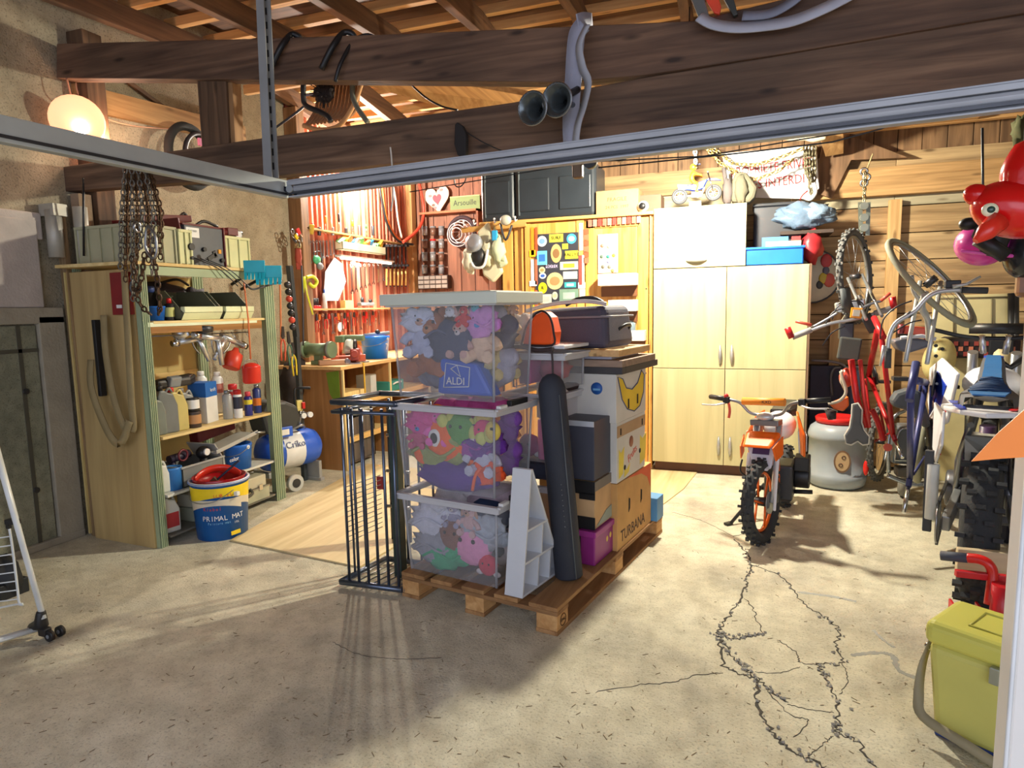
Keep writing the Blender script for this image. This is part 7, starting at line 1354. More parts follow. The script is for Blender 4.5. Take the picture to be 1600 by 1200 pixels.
# ================================================================== wheels and bicycles
def wheel(parent, c, n, R, tw, tyre, rimm, spokes=14, knobs=0, name='wheel', hub=.02):
    n = Vector(n).normalized(); c = Vector(c); t_ = n.orthogonal().normalized(); b_ = n.cross(t_)
    g = G(); g.torus(c, n, R-tw*.5, tw*.5, 40, 8); ty = put('tyre', g, tyre, parent)
    if knobs:
        g = G()
        for k in range(knobs):
            a = 2*pi*k/knobs; d = t_*cos(a)+b_*sin(a); tg = n.cross(d)
            for s in ((-.42, 0, .42) if k % 2 else (-.2, .2)):
                q = c+d*(R-tw*.5+tw*.5*cos(s*1.9))+n*(tw*.62*sin(s*1.9)); m = Matrix((tg, n, d)).transposed().to_4x4(); m.translation = q
                gg = g; gg.m = m; gg.bx(-R*.028, R*.028, -tw*.12, tw*.12, -tw*.02, tw*.13)
        g.m = Matrix(); o = put('tread_knobs', g, tyre, ty); o['kind'] = 'stuff'
    g = G(); g.torus(c, n, R-tw-.006, .011, 36, 6); put('rim', g, rimm, parent)
    g = G(); g.cyl(c-n*.035, c+n*.035, hub, seg=12); hb = put('hub', g, DSTEEL, parent)
    for k in range(spokes):
        a = 2*pi*k/spokes; d = t_*cos(a)+b_*sin(a); a2 = a+.35*(-1)**k; d2 = t_*cos(a2)+b_*sin(a2); g = G(); g.tube([c+n*(.02*(-1)**k)+d2*hub, c+d*(R-tw-.01)], .0014 if spokes > 8 else .008, 5); put('spoke', g, STEEL if spokes > 8 else rimm, hb)
def bicycle(name, label, rear, front, up, fcol, tyre, Rr=.33, Rf=.33, fn=None, rn=None, bar=None, saddle_m=BLACK, knobs=0, acc=None, tw=.05):
    t = thing(name, label, 'bicycle', V(rear.x, rear.y, rear.z)); a = (front-rear); L = a.length; a.normalize(); u = Vector(up); u = (u-a*u.dot(a)).normalized(); n = u.cross(a); s = L/1.05
    def q(x, y, z=0): return rear+a*(x*s)+u*(y*s)+n*z
    wheel(t, rear, rn or n, Rr, .05, tyre, STEEL, 14, knobs); wheel(t, front, fn or n, Rf, tw, tyre, STEEL, 14, knobs)
    for p0, p1, r in (((.43, -.04), (.92, .40), .022), ((.33, .42), (.93, .48), .018), ((.43, -.04), (.32, .46), .017), ((.94, .52), (.97, .36), .021)): g = G(); g.tube([q(*p0), q(*p1)], r, 10); put('frame_tube', g, fcol, t)
    for z in (-.05, .05):
        g = G(); g.tube([q(0, 0, z), q(.41, -.04, z*.6)], .010, 6); put('chain_stay', g, fcol, t); g = G(); g.tube([q(0, 0, z), q(.33, .40, z*.3)], .008, 6); put('seat_stay', g, fcol, t); g = G(); g.tube([q(.97, .36, z), q(1.05, 0, z)], .012, 8); put('fork_leg', g, acc or STEEL, t)
    g = G(); g.cyl(q(.43, -.04, -.05), q(.43, -.04, -.04), .09, seg=24); put('chainring', g, DSTEEL, t)
    for sgn in (-1, 1): g = G(); g.tube([q(.43, -.04, sgn*.06), q(.43+.12*sgn, -.04+.1*sgn, sgn*.08)], .009, 6); c_ = put('crank', g, STEEL, t); g = G(); g.box(q(.43+.12*sgn, -.04+.1*sgn, sgn*.13), (.09, .08, .025)); put('pedal', g, BLACK, c_, .004)
    g = G(); g.tube([q(.32, .46), q(.30, .58)], .013, 8); put('seat_post', g, CHROME, t)
    return t, q, n, a, u
# bicycle one: hung upright by its front wheel, red frame
rear, front = P(1375, 690, Y=6.25), P(1336, 432, Y=5.65)
RDM = M((176, 28, 34), .35, .1)
t, q, n, a, u = bicycle('red_bicycle', 'red mountain bike hung upright by its front wheel beside the grey barrel', rear, front, (0, -1, 0), RDM, M((88, 88, 86), .8), .34, .36, V(.90, -.42, .08), V(.92, -.38, 0), knobs=44, acc=M((170, 172, 174), .3, .8))
hbar = P(1325, 512, Y=5.45)
def hp(x, y, Y=5.4): return P(x, y, Y=Y)
g = G(); g.tube(sm([hp(1240, 527), hp(1265, 517), hp(1300, 505), hp(1330, 500), hp(1360, 492), hp(1398, 480)], 5), .013, 8); put('handlebar', g, M((170, 172, 176), .3, .8), t)
for pts in ([(1238, 527), (1268, 515)], [(1366, 490), (1396, 481)]): g = G(); g.tube([hp(*pts[0], 5.38), hp(*pts[1], 5.38)], .022, 8); put('grip', g, M((150, 150, 148), .7), t)
for pts in ([(1237, 528), (1230, 512)], [(1397, 482), (1394, 464)]): g = G(); g.tube([hp(*pts[0], 5.37), hp(*pts[1], 5.37)], .024, 8); put('bar_end', g, RDM, t)
for pts in ([(1268, 512), (1290, 500), (1310, 488)], [(1345, 482), (1362, 474), (1378, 470)]): g = G(); g.tube(sm([hp(*p, 5.34) for p in pts], 4), .01, 7); put('brake_lever', g, STEEL, t)
for pts in ([(1243, 502), (1268, 508)], [(1376, 470), (1391, 458)]): g = G(); g.tube([hp(*p, 5.33) for p in pts], .012, 7); put('lever_tip', g, M((222, 90, 70), .4), t)
for pts in ([(1290, 506), (1302, 488), (1330, 480), (1345, 492)], [(1300, 500), (1310, 478), (1340, 470), (1352, 480)], [(1320, 510), (1300, 520), (1285, 540)]): g = G(); g.tube(sm([hp(*p, 5.36) for p in pts], 5), .005, 6); put('cable', g, DSTEEL, t)
g = G(); g.box(hp(1328, 478, 5.5), (.2, .08, .08), (0, -.15, 0)); g.cyl(hp(1316, 505, 5.5), hp(1345, 462, 5.6), .02); put('stem', g, M((190, 192, 194), .3, .7), t, .012)
g = G(); g.box(hp(1338, 489, 5.3), (.075, .02, .075), (0, .1, 0)); yb_ = put('light_frame', g, M((226, 150, 30), .4), t, .004); g = G(); g.box(hp(1338, 489, 5.285), (.045, .01, .045), (0, .1, 0)); put('lens', g, M((210, 206, 190), .3), yb_)
g = G(); g.box(hp(1327, 545, 5.5), (.15, .05, .17), (0, .12, 0)); put('handlebar_pouch', g, M((64, 66, 64), .7), t, .012)
g = G(); g.box(hp(1322, 517, 5.55), (.1, .07, .13)); put('front_mount', g, DSTEEL, t, .01)
for pts in ([(1320, 450), (1323, 475), (1332, 488)], [(1352, 492), (1362, 510), (1364, 520)]): g = G(); g.tube([hp(*p, 5.35) for p in pts], [.05, .055, .035], 8, flat=.4); put('rubber_grip_pad', g, M((70, 74, 76), .7), t)
for k in (0, 1): g = G(); g.tube([hp(1330+14*k, 562), hp(1338+12*k, 620), hp(1352+6*k, 668)], .024-.008*k, 10); put('shock_tube', g, M((200, 60, 60), .35) if k else M((190, 30, 36), .3), t)
g = G(); g.tube(sm([hp(1362, 640, 5.6), hp(1372, 660, 5.6), hp(1380, 688, 5.6)], 4), .022, 8); put('lower_tube', g, RDM, t)
# its saddle with a white edge
g = G(); sx = [(1340, 630), (1347, 640), (1346, 660), (1350, 672), (1358, 682), (1357, 694), (1348, 695), (1340, 689), (1330, 695), (1322, 693), (1320, 680), (1328, 668), (1331, 650), (1332, 632)]
g.prism([hp(x, y, 5.35) for x, y in sx], (0, .05, 0)); sd_ = put('saddle', g, M((82, 84, 88), .6), t, .012); g = G(); g.tube([hp(x, y, 5.362) for x, y in sx], .008, 6, closed=True); put('saddle_edge', g, M((206, 202, 190), .5), sd_)
g = G(); g.sph(P(1353, 731, Y=6.0), (.022, .015, .065)); put('reflector', g, M((226, 40, 30), .25), t)
# red lamp, orange cover and child seat pieces left of the red frame
t = thing('mudguard', 'orange mudguard with a pale edge hanging left of the red bike', 'mudguard', hp(1315, 645)); g = G(); g.prism([hp(x, y, 5.5) for x, y in ((1296, 632), (1326, 620), (1327, 634), (1318, 643), (1304, 640))], (0, .08, 0)); put('shell', g, M((232, 110, 40), .4), t, .01); g = G(); g.tube(sm([hp(1294, 631, 5.49), hp(1312, 626, 5.49), hp(1322, 612, 5.49), hp(1316, 590, 5.49), hp(1314, 580, 5.49)], 4), .013, 6); put('pale_edge', g, M((190, 184, 166), .5), t)
t = thing('tail_lamp', 'red oval lamp shell hanging beside the head of the red bike', 'lamp', hp(1323, 600)); g = G(); g.sph(hp(1323, 590, 5.55), (.055, .04, .075)); put('shell', g, M((190, 66, 50), .35), t); g = G(); g.tube([hp(1316, 578, 5.5), hp(1314, 596, 5.5), hp(1322, 612, 5.5)], .01, 6); put('bracket', g, M((180, 170, 150), .5), t)
t = thing('drink_holder', 'dark cup holder ring hanging above the grey barrel', 'holder', hp(1297, 650)); g = G(); g.torus(hp(1298, 641, 5.5), (.2, .4, 1), .045, .006, 20, 6); put('ring', g, STEEL, t); g = G(); g.cyl(hp(1298, 642, 5.5), hp(1300, 655, 5.5), .04, .03); put('cup', g, M((50, 40, 46), .6), t)
# grey barrel with red lid
bc_ = P(1311, 768, Z=0)+V(.0, .22, 0); bc_.z = 0; t = thing('plastic_barrel', 'grey plastic barrel with a red screw lid beside the red bike', 'barrel', bc_); GBM = M((150, 158, 164), .4, var=.05)
g = G(T(bc_)); g.lathe([(.001, .004), (.19, 0), (.225, .03), (.238, .09), (.238, .12), (.23, .125), (.23, .42), (.238, .425), (.24, .46), (.22, .52), (.18, .55), (.001, .552)], 32, caps=False); put('body', g, GBM, t)
g = G(T(bc_)); g.lathe([(.001, .552), (.15, .552), (.17, .565), (.175, .60), (.16, .612), (.14, .60), (.001, .60)], 28, at=(-.01, 0, 0), caps=False); put('lid', g, M((200, 36, 34), .35), t)
vd = Vector((-bc_.x+.0, -bc_.y, 0)).normalized(); n0 = (vd+V(.18, 0, 0)).normalized(); x0_ = Vector((-n0.y, n0.x, 0)); m = Matrix((x0_, V(0, 0, 1), n0)).transposed().to_4x4(); m.translation = bc_+n0*.2295+V(0, 0, .26)
g = G(m); g.prism([(.065*cos(k*pi/12), .095*sin(k*pi/12), -.01) for k in range(24)], (0, 0, .013)); ov = put('oval_sticker', g, M((120, 90, 66), .5), t); g = G(m); g.prism([(.053*cos(k*pi/12), .08*sin(k*pi/12), .003) for k in range(24)], (0, 0, .001)); put('sticker_field', g, M((190, 160, 120), .5), ov)
for dx, dy in ((.01, .035), (-.012, -.03)): g = G(m); g.torus((dx, dy, .004), (0, 0, 1), .014, .004, 12, 5); put('printed_figure', g, M((80, 56, 40), .5), ov)
# pulley block and small tackle on the wall
t = thing('pulley_block', 'grey steel double pulley block hanging above the red bike', 'pulley', P(1350, 376, Y=5.9)); g = G(); 
for x in (1344, 1357): g = G(); g.bar(P(x, 316, Y=5.9), P(x-(x-1350)*.2, 368, Y=5.9), .008, .03); put('cheek_plate', g, M((120, 124, 110), .4, .7), t)
for y in (322, 340, 356): g = G(); g.cyl(P(1350, y, Y=5.88)-V(0, .02, 0), P(1350, y, Y=5.88)+V(0, .03, 0), .03, seg=16); put('sheave', g, M((140, 142, 130), .4, .7), t)
g = G(); g.tube(sm([P(1350, 370, Y=5.88), P(1345, 378, Y=5.88), P(1350, 386, Y=5.86), P(1354, 392, Y=5.8)], 4), .008, 6); put('hook', g, DSTEEL, t)
g = G(); hang_chain(g, P(1352, 268, Y=6.0), P(1350, 316, Y=5.9), 0, .04, .006); put('chain', g, M((150, 140, 110), .4, .7), t)
t = thing('steel_tackle', 'small steel shackles hanging on a cord above the pulley block', 'shackle', P(1352, 300, Y=6.1)); 
for k in range(3): g = G(); g.torus(P(1350+4*(k % 2), 268+9*k, Y=6.05), (.3, 1, .2), .025, .009, 14, 6); put('shackle', g, CHROME, t)
g = G(); g.tube([P(1364, 240, Y=6.0), P(1354, 266, Y=6.05)], .006, 5); put('cord', g, STRAP, t)

# bicycle two: silver, hung nearer and tilted
rear, front = P(1440, 700, Y=5.35), P(1454, 440, Y=4.35)
SIL = M((188, 190, 188), .35, .5)
t, q, n, a, u = bicycle('silver_bicycle', 'silver and dark blue bicycle hung with its tilted front wheel high on the right', rear, front, (-.28, -.96, 0), M((52, 58, 110), .4, .2), M((150, 148, 124), .8), .26, .335, V(.67, -.38, .64), None, acc=SIL, tw=.034)
def h2(x, y, Y=3.95): return P(x, y, Y=Y)
g = G(); g.tube(sm([h2(1502, 453), h2(1470, 455), h2(1450, 464), h2(1432, 484), h2(1420, 492), h2(1400, 505), h2(1390, 525), h2(1387, 545)], 5), .012, 8); put('handlebar', g, SIL, t)
for p0, p1 in (((1503, 453), (1543, 454)), ((1388, 545), (1387, 575))): g = G(); g.tube([h2(*p0), h2(*p1)], .017, 10); put('grip', g, M((66, 68, 68), .8), t)
for pts in ([(1488, 448), (1510, 444), (1532, 432)], [(1382, 540), (1378, 560), (1375, 572)]): g = G(); g.tube([h2(*p, 3.93) for p in pts], [.012, .008, .006], 7); put('brake_lever', g, SIL, t)
g = G(); g.box(h2(1488, 444, 3.96), (.07, .04, .04)); g.cyl(h2(1423, 495, 3.96), h2(1418, 488, 3.96), .02); put('brake_mount', g, BLACK, t, .005)
g = G(); g.tube(sm([h2(1445, 462, 4.0), h2(1440, 480, 4.1), h2(1450, 500, 4.2), h2(1452, 530, 4.3)], 4), .018, 8); put('stem', g, SIL, t)
for pts in ([(1375, 530), (1380, 500), (1400, 480), (1425, 470)], [(1395, 520), (1420, 505), (1440, 500)]): g = G(); g.tube(sm([h2(*p) for p in pts], 4), .004, 5); put('cable', g, BLACK, t)
g = G(); g.tube(sm([h2(1424, 430, 4.2), h2(1428, 455, 4.2), h2(1440, 470, 4.2), h2(1448, 455, 4.2)], 4), .013, 7); put('brake_arm', g, SIL, t)
# frame parts of the folding seat behind: orange-red clamp, tilted saddle
t = thing('orange_clamp', 'orange-red plastic handle clamp hanging under the silver handlebar', 'clamp', h2(1435, 525, 4.6)); g = G(); g.bar(h2(1412, 515, 4.6), h2(1448, 518, 4.6), .03, .05); g.bar(h2(1446, 514, 4.6), h2(1448, 530, 4.6), .03, .03); put('body', g, M((226, 84, 50), .4), t, .006); g = G(); g.cyl(h2(1412, 514, 4.58), h2(1404, 514, 4.58), .03, seg=12); put('knob', g, M((130, 40, 50), .4), t)
t = thing('grey_saddle', 'grey pointed bicycle saddle lying flat under the orange clamp', 'saddle', h2(1420, 550, 4.6)); g = G(); g.prism([h2(x, y, 4.55) for x, y in ((1396, 533), (1420, 527), (1462, 533), (1458, 540), (1440, 546), (1420, 552), (1405, 548))], (0, .16, 0)); put('shell', g, M((92, 92, 100), .5), t, .015); g = G(); g.tube([h2(1407, 528, 4.54), h2(1440, 525, 4.54), h2(1462, 530, 4.54)], .012, 6); put('edge', g, M((200, 202, 210), .4), t)
t = thing('saddle_post', 'dark padded saddle with pillar in front of the chrome scooter', 'saddle', P(1430, 740, Y=5.0)); g = G(); g.prism([P(x, y, Y=4.95) for x, y in ((1393, 626), (1402, 614), (1424, 607), (1440, 612), (1450, 640), (1456, 668), (1444, 670), (1430, 650), (1412, 640), (1396, 636))], (0, .12, 0)); put('pad', g, M((74, 78, 82), .6), t, .03); g = G(); g.tube([P(1450, 655, Y=5.02), P(1458, 700, Y=5.05), P(1460, 740, Y=5.1)], .025, 8); put('pillar', g, BLACK, t)
# small chrome scooter seen from behind
sc0 = P(1418, 784, Z=0); t = thing('chrome_scooter', 'small scooter with a chrome and grey luggage pack seen from behind', 'scooter', sc0)
g = G(); wheel(t, sc0+V(.0, .15, .15), V(.96, -.2, 0), .15, .09, M((140, 136, 124), .7), STEEL, 6)
CHM = M((176, 184, 190), .22, .8)
c = P(1424, 695, Y=5.65); g = G(T(c)); g.hexa([(-.13, 0, -.16), (.13, 0, -.16), (.13, .2, -.16), (-.13, .2, -.16), (-.10, .02, .14), (.13, .02, .14), (.12, .2, .14), (-.1, .2, .14)]); put('luggage_pack', g, M((110, 116, 122), .35, .2), t, .03)
g = G(T(c)); g.tube(sm([(-.11, -.02, -.12), (-.09, -.02, .1), (.0, -.02, .13), (.1, -.02, .1), (.11, -.02, -.12)], 5), .009, 6, closed=True); put('pack_trim', g, CHM, t)
g = G(T(c)); g.tube(sm([(-.15, -.04, -.22), (-.16, -.03, .0), (-.13, .0, .2), (-.05, .02, .26)], 5), .014, 7); put('rack_bar', g, CHM, t)
g = G(T(c)); g.tube(sm([(-.16, -.04, -.24), (0, -.06, -.29), (.18, -.04, -.27)], 5), .022, 8, flat=.6); put('bumper', g, CHM, t); g = G(T(c)); g.box((0, 0, -.21), (.2, .12, .07)); put('engine', g, M((90, 86, 80), .5, .5), t, .01)
g = G(T(c)); g.cyl((-.165, -.03, -.02), (-.165, -.05, -.02), .03, seg=12); put('side_lamp', g, M((200, 90, 80), .3), t)
g = G(); a0, b0 = P(1452, 755, Y=4.9), P(1457, 812, Y=4.75); g.cyl(P(1449, 757, Y=4.9), P(1457, 811, Y=4.75), .022, seg=12); g.cyl(P(1457, 810, Y=4.75), P(1458, 815, Y=4.74), .026, seg=12); put('footrest', g, M((206, 204, 186), .4), t)

# ================================================================== motocross bike (seen from behind)
mx = P(1524, 940, Z=0); mx.z = 0; hd = radians(90-17); FWD = V(cos(hd), sin(hd), 0); SDE = V(FWD.y, -FWD.x, 0)
t = thing('motocross_bike', 'big white, red and blue motocross bike seen from behind on the right', 'motorcycle', mx); MMX = Matrix((FWD, -SDE, V(0, 0, 1))).transposed().to_4x4(); MMX.translation = mx; MS = 1.17; MMX = MMX @ Matrix.Scale(MS, 4)   # x forward, y left
def mq(x, y, z): return MMX @ V(x, y, z)
KT = M((46, 48, 50), .85, bump=.3); WHM = M((222, 222, 226), .35, var=.04); BLM = M((30, 60, 170), .35); RDX = M((206, 40, 48), .35); GRX = M((96, 96, 98), .6)
wheel(t, mq(.0, 0, .345), -SDE, .335*MS, .17, KT, M((150, 150, 150), .4, .7), 12, 34); wheel(t, mq(1.42, 0, .35), -SDE, .35*MS, .1, KT, M((150, 150, 150), .4, .7), 12, 30)
for s in (-1, 1): g = G(MMX); g.bar((0, s*.13, .34), (.55, s*.10, .38), .035, .07); put('swingarm', g, M((160, 162, 164), .4, .7), t, .006)
g = G(MMX); g.torus((0, .16, .345), (0, 1, 0), .095, .006, 30, 5); g.cyl((0, .157, .345), (0, .162, .345), .05); put('sprocket', g, STEEL, t)
g = G(MMX)
for k in range(22):
    for z in (.44, .245): g.box((k*.025+.0, .16, z+(.02 if z < .3 else -.03)*k/22), (.017, .012, .018))
put('chain', g, DSTEEL, t)
g = G(MMX); g.bx(.45, .85, -.13, .13, .24, .56); g.cyl((.62, -.17, .36), (.62, .17, .36), .1, seg=18); put('engine', g, M((92, 92, 96), .4, .6), t, .02)
for s in (-1, 1): g = G(MMX); g.tube([(.5, s*.12, .3), (.35, s*.10, .62), (.05, s*.06, .80)], .015, 7); put('subframe_tube', g, STEEL, t)
g = G(MMX); g.tube([(.42, .1, .3), (.5, .1, .55), (1.1, .03, .92)], .022, 8); g.tube([(.42, -.1, .3), (.5, -.1, .55), (1.1, -.03, .92)], .022, 8); put('main_frame', g, M((120, 122, 126), .4, .7), t)
# seat with blue ribs
prof = [(-.16, .955), (.12, .955), (.40, .945), (.66, .97), (.86, 1.05)]
pp_ = sm([(x, 0, z) for x, z in prof], 4); g = G(MMX); wv = [.09, .10, .115, .11, .10, .095, .09, .085, .08, .075, .07, .065, .065, .06, .06, .055, .05]
rows = []
for p, w in zip(pp_, wv): rows.append([g.v((p.x, -w, p.z-.07)), g.v((p.x, -w*.9, p.z-.005)), g.v((p.x, 0, p.z+.008)), g.v((p.x, w*.9, p.z-.005)), g.v((p.x, w, p.z-.07))])
for A_, B_ in zip(rows, rows[1:]):
    g.faces(A_+B_, [(i, i+1, 6+i, 5+i) for i in range(4)], True)
put('seat', g, M((84, 84, 88), .7), t)
g = G(MMX)
for A_ in range(len(pp_)-1):
    p, w = pp_[A_], wv[A_]; p2, w2 = pp_[A_+1], wv[A_+1]; g.prism([(p.x, -w*.62, p.z+.006), (p2.x, -w2*.62, p2.z+.006), (p2.x, w2*.62, p2.z+.006), (p.x, w*.62, p.z+.006)], (0, 0, .006))
sb_ = put('seat_cover', g, M((40, 96, 150), .75, bump=.2), t)
for k in range(9):
    p, w = pp_[k+2], wv[k+2]; g = G(MMX); g.tube([(p.x, -w*.66, p.z+.012), (p.x, 0, p.z+.02), (p.x, w*.66, p.z+.012)], .007, 6); put('seat_rib', g, M((28, 56, 92), .7), sb_)
# tail and side plates
g = G(MMX); n = 8
tl = [(.22, .16, .85), (.0, .175, .875), (-.18, .15, .89), (-.30, .09, .895), (-.36, 0, .895), (-.30, -.09, .895), (-.18, -.15, .89), (.0, -.175, .875), (.22, -.16, .85)]
g.prism(tl, (0, 0, .022)); tf = put('rear_mudguard', g, WHM, t, .008)
for (x0, x1, y, mt) in ((-.30, .10, .085, BLM), (-.25, .12, -.085, RDX)): g = G(MMX); g.prism([(x0, y*.8, .918), (x1, y*1.2, .9), (x1, y*1.8, .9), (x0, y*1.1, .918)], (0, 0, .002)); put('mudguard_stripe', g, mt, tf)
for s in (1, -1):
    g = G(MMX); ps = [(.46, s*.22, .84), (.20, s*.19, .86), (-.06, s*.15, .87), (-.10, s*.15, .72), (.10, s*.18, .60), (.36, s*.21, .62)]; g.prism(ps, (0, s*.012, 0)); sp_ = put('side_plate', g, WHM, t, .006)
    for k, (c4, mt) in enumerate((([(.34, .80), (.12, .82), (.05, .74), (.3, .72)], BLM), ([(.28, .71), (.05, .73), (.0, .66), (.22, .64)], RDX))): g = G(MMX); g.prism([(x, s*(.163+.118*(x+.0)), z) for x, z in c4], (-.006, s*.004, 0)); put('graphic', g, mt, sp_)
    g = G(MMX); ps = [(.60, s*.13, .98), (.85, s*.22, 1.04), (1.12, s*.29, .96), (1.10, s*.29, .76), (.90, s*.25, .62), (.68, s*.17, .70)]; g.prism(ps, (0, s*.02, 0)); sh_ = put('tank_shroud', g, WHM, t, .012)
    g = G(MMX); g.prism([(x, s*(.15+(x-.6)*.31), z) for x, z in ((.72, .90), (.9, .96), (1.0, .80), (.82, .74))], (-.01, s*.012, 0)); put('graphic', g, BLM, sh_); g = G(MMX); g.prism([(x, s*(.15+(x-.6)*.31), z) for x, z in ((.68, .78), (.8, .74), (.88, .66), (.74, .70))], (-.01, s*.012, 0)); put('graphic', g, RDX, sh_)
lm_ = Matrix((FWD, V(0, 0, 1), SDE)).transposed().to_4x4(); lm_ = Matrix((FWD, V(0, 0, 1), FWD.cross(V(0, 0, 1)))).transposed().to_4x4(); lm_ = lm_ @ Matrix.Rotation(pi, 4, 'Y'); lm_.translation = mq(.84, .215, .82); ln('lettering', .07, 'ACE', lm_, M((30, 50, 150), .4), t, .003)
g = G(MMX); g.sph((.92, 0, .90), (.2, .14, .1)); put('fuel_tank', g, WHM, t); g = G(MMX); g.cyl((.96, 0, .99), (.96, 0, 1.05), .045, seg=16); put('tank_cap', g, BLM, t)
for s in (1, -1):
    g = G(MMX); g.tube([(1.10, s*.1, 1.06), (1.42, s*.1, .35)], .027, 10); put('fork_leg', g, M((170, 172, 174), .3, .8), t); g = G(MMX); g.tube([(1.03, s*.05, 1.06), (1.0, s*.06, 1.16)], .016, 8); put('bar_clamp', g, ALU, t)
    g = G(MMX); g.tube([(.93, s*.36, 1.19), (.90, s*.46, 1.17)], .019, 8); put('grip', g, BLACK, t); g = G(MMX); g.tube([(.98, s*.3, 1.2), (1.02, s*.44, 1.19)], .006, 6); put('lever', g, DSTEEL, t)
g = G(MMX); g.tube(sm([(.9, .46, 1.17), (.95, .33, 1.20), (1.0, .12, 1.15), (1.0, -.12, 1.15), (.95, -.33, 1.20), (.9, -.46, 1.17)], 5), .012, 8); put('handlebar', g, BLACK, t)
g = G(MMX); g.cyl((.98, -.12, 1.20), (.98, .12, 1.20), .03, seg=12); put('bar_pad', g, BLACK, t)
g = G(MMX); g.prism([(1.2, -.09, .78), (1.75, -.07, .84), (1.75, .07, .84), (1.2, .09, .78)], (0, 0, .015)); put('front_mudguard', g, WHM, t, .006)
g = G(MMX); g.tube(sm([(-.12, -.15, .72), (.15, -.16, .66), (.4, -.15, .56)], 4), .05, 12); put('silencer', g, M((90, 92, 96), .4, .6), t)
g = G(MMX); g.tube([(.42, .0, .35), (.38, 0, .75)], .035, 10); 
for k in range(6): g.torus((.415-.007*k, 0, .45+.045*k), (0, 0, 1), .045, .01, 16, 6)
put('shock_absorber', g, M((90, 60, 100), .4), t)
g = G(MMX); g.prism([(.40, -.07, .70), (.05, -.08, .74), (-.05, -.07, .6), (.25, -.07, .45), (.25, .07, .45), (-.05, .07, .6), (.05, .08, .74), (.40, .07, .70)], (.02, 0, 0.01)); put('mud_flap', g, M((150, 146, 136), .7), t, .006)
g = G(MMX); g.bar((.2, .20, .55), (.05, .21, .28), .03, .05); g.tube([(-.02, .19, .62), (-.02, .19, .36)], .028, 8); put('chain_guard', g, M((206, 206, 196), .5), t, .006)
g = G(MMX); g.bar((-.02, .205, .68), (-.02, .20, .30), .03, .035); put('side_stand', g, M((52, 54, 58), .5), t, .004)
g = G(MMX); g.bx(.5, .56, -.24, -.13, .33, .37); put('footpeg', g, STEEL, t)

# ================================================================== small orange motorcycle facing the camera
fc, rc = P(1203, 850, Z=0), P(1226, 790, Z=0); fc.z = rc.z = 0
hv = (fc-rc).normalized(); sv = V(-hv.y, hv.x, 0)  # sv: bike's left = photo's right
WB = (fc-rc).length; t = thing('mini_motorbike', 'small orange and white children\'s motocross bike facing the camera', 'motorcycle', (fc+rc)/2); MM = Matrix((hv, sv, V(0, 0, 1))).transposed().to_4x4(); MM.translation = fc
ORG_ = M((236, 104, 20), .35); WH3 = M((226, 226, 228), .35); KT2 = M((52, 54, 56), .85, bump=.3)
st = Matrix.Rotation(-.22, 4, 'Z'); ln_ = Matrix.Rotation(.05, 4, 'X')
FM = MM @ Matrix.Translation((-.22, 0, 0)) @ ln_ @ st @ Matrix.Translation((.22, 0, 0))
fn = (FM.to_3x3() @ V(0, 1, 0)).normalized(); RF = .285
wheel(t, FM @ V(0, 0, RF), fn, RF, .085, KT2, ORG_, 6, 36, hub=.03)
wheel(t, MM @ V(-WB, 0, .24), sv, .24, .085, KT2, ORG_, 6, 30, hub=.03)
for s in (1, -1):
    g = G(FM); g.tube([(0, s*.075, RF), (-.10, s*.075, .56), (-.16, s*.075, .78)], [.018, .02, .022], 10); put('fork_leg', g, M((206, 210, 216), .25, .6), t)
    g = G(FM); g.prism([(.03, s*.085, .24), (-.03, s*.09, .52), (-.06, s*.09, .60), (-.08, s*.07, .58), (-.01, s*.07, .24)], (0, s*.02, 0)); put('fork_guard', g, WH3, t, .006)
    g = G(FM); g.tube([(-.10, s*.27, .955), (-.16, s*.40, .96)], .018, 10); put('grip', g, BLACK, t)
    g = G(FM); g.tube(sm([(-.06, s*.25, .93), (-.02, s*.32, .92), (-.04, s*.41, .92)], 4), .006, 6); put('brake_lever', g, M((220, 222, 224), .3, .6), t)
    g = G(FM); g.box((-.08, s*.25, .95), (.04, .04, .045)); put('lever_mount', g, BLACK, t, .006)
g = G(FM); g.tube(sm([(-.10, .27, .955), (-.11, .17, .93), (-.12, .1, .86), (-.13, 0, .85), (-.12, -.1, .86), (-.11, -.17, .93), (-.10, -.27, .955)], 5), .011, 8); put('handlebar', g, M((150, 152, 156), .3, .8), t)
g = G(FM); g.cyl((-.09, -.14, .945), (-.09, .14, .945), .026, seg=14); bp_ = put('bar_pad', g, M((236, 140, 40), .5), t); fm2 = FM @ Matrix(((0, 0, 1, -.062), (1, 0, 0, .03), (0, 1, 0, .945), (0, 0, 0, 1))); ln('lettering', .03, 'KXD', fm2, BLACK, bp_)
g = G(FM); g.sph((-.08, -.25, .975), (.02, .016, .02)); put('kill_switch', g, RED, t); g = G(FM); g.tube(sm([(-.07, -.23, .93), (-.06, -.22, .88), (-.05, -.225, .83)], 4), .014, 7, flat=.6); put('red_lanyard', g, M((214, 80, 60), .5), t)
g = G(FM); g.box((-.13, 0, .80), (.09, .19, .04)); g.box((-.11, 0, .66), (.08, .17, .035)); put('fork_clamp', g, M((130, 132, 136), .4, .7), t, .006)
g = G(FM); g.sph((-.12, 0, .84), (.05, .06, .03)); put('speed_cap', g, M((196, 204, 210), .3, .4), t)
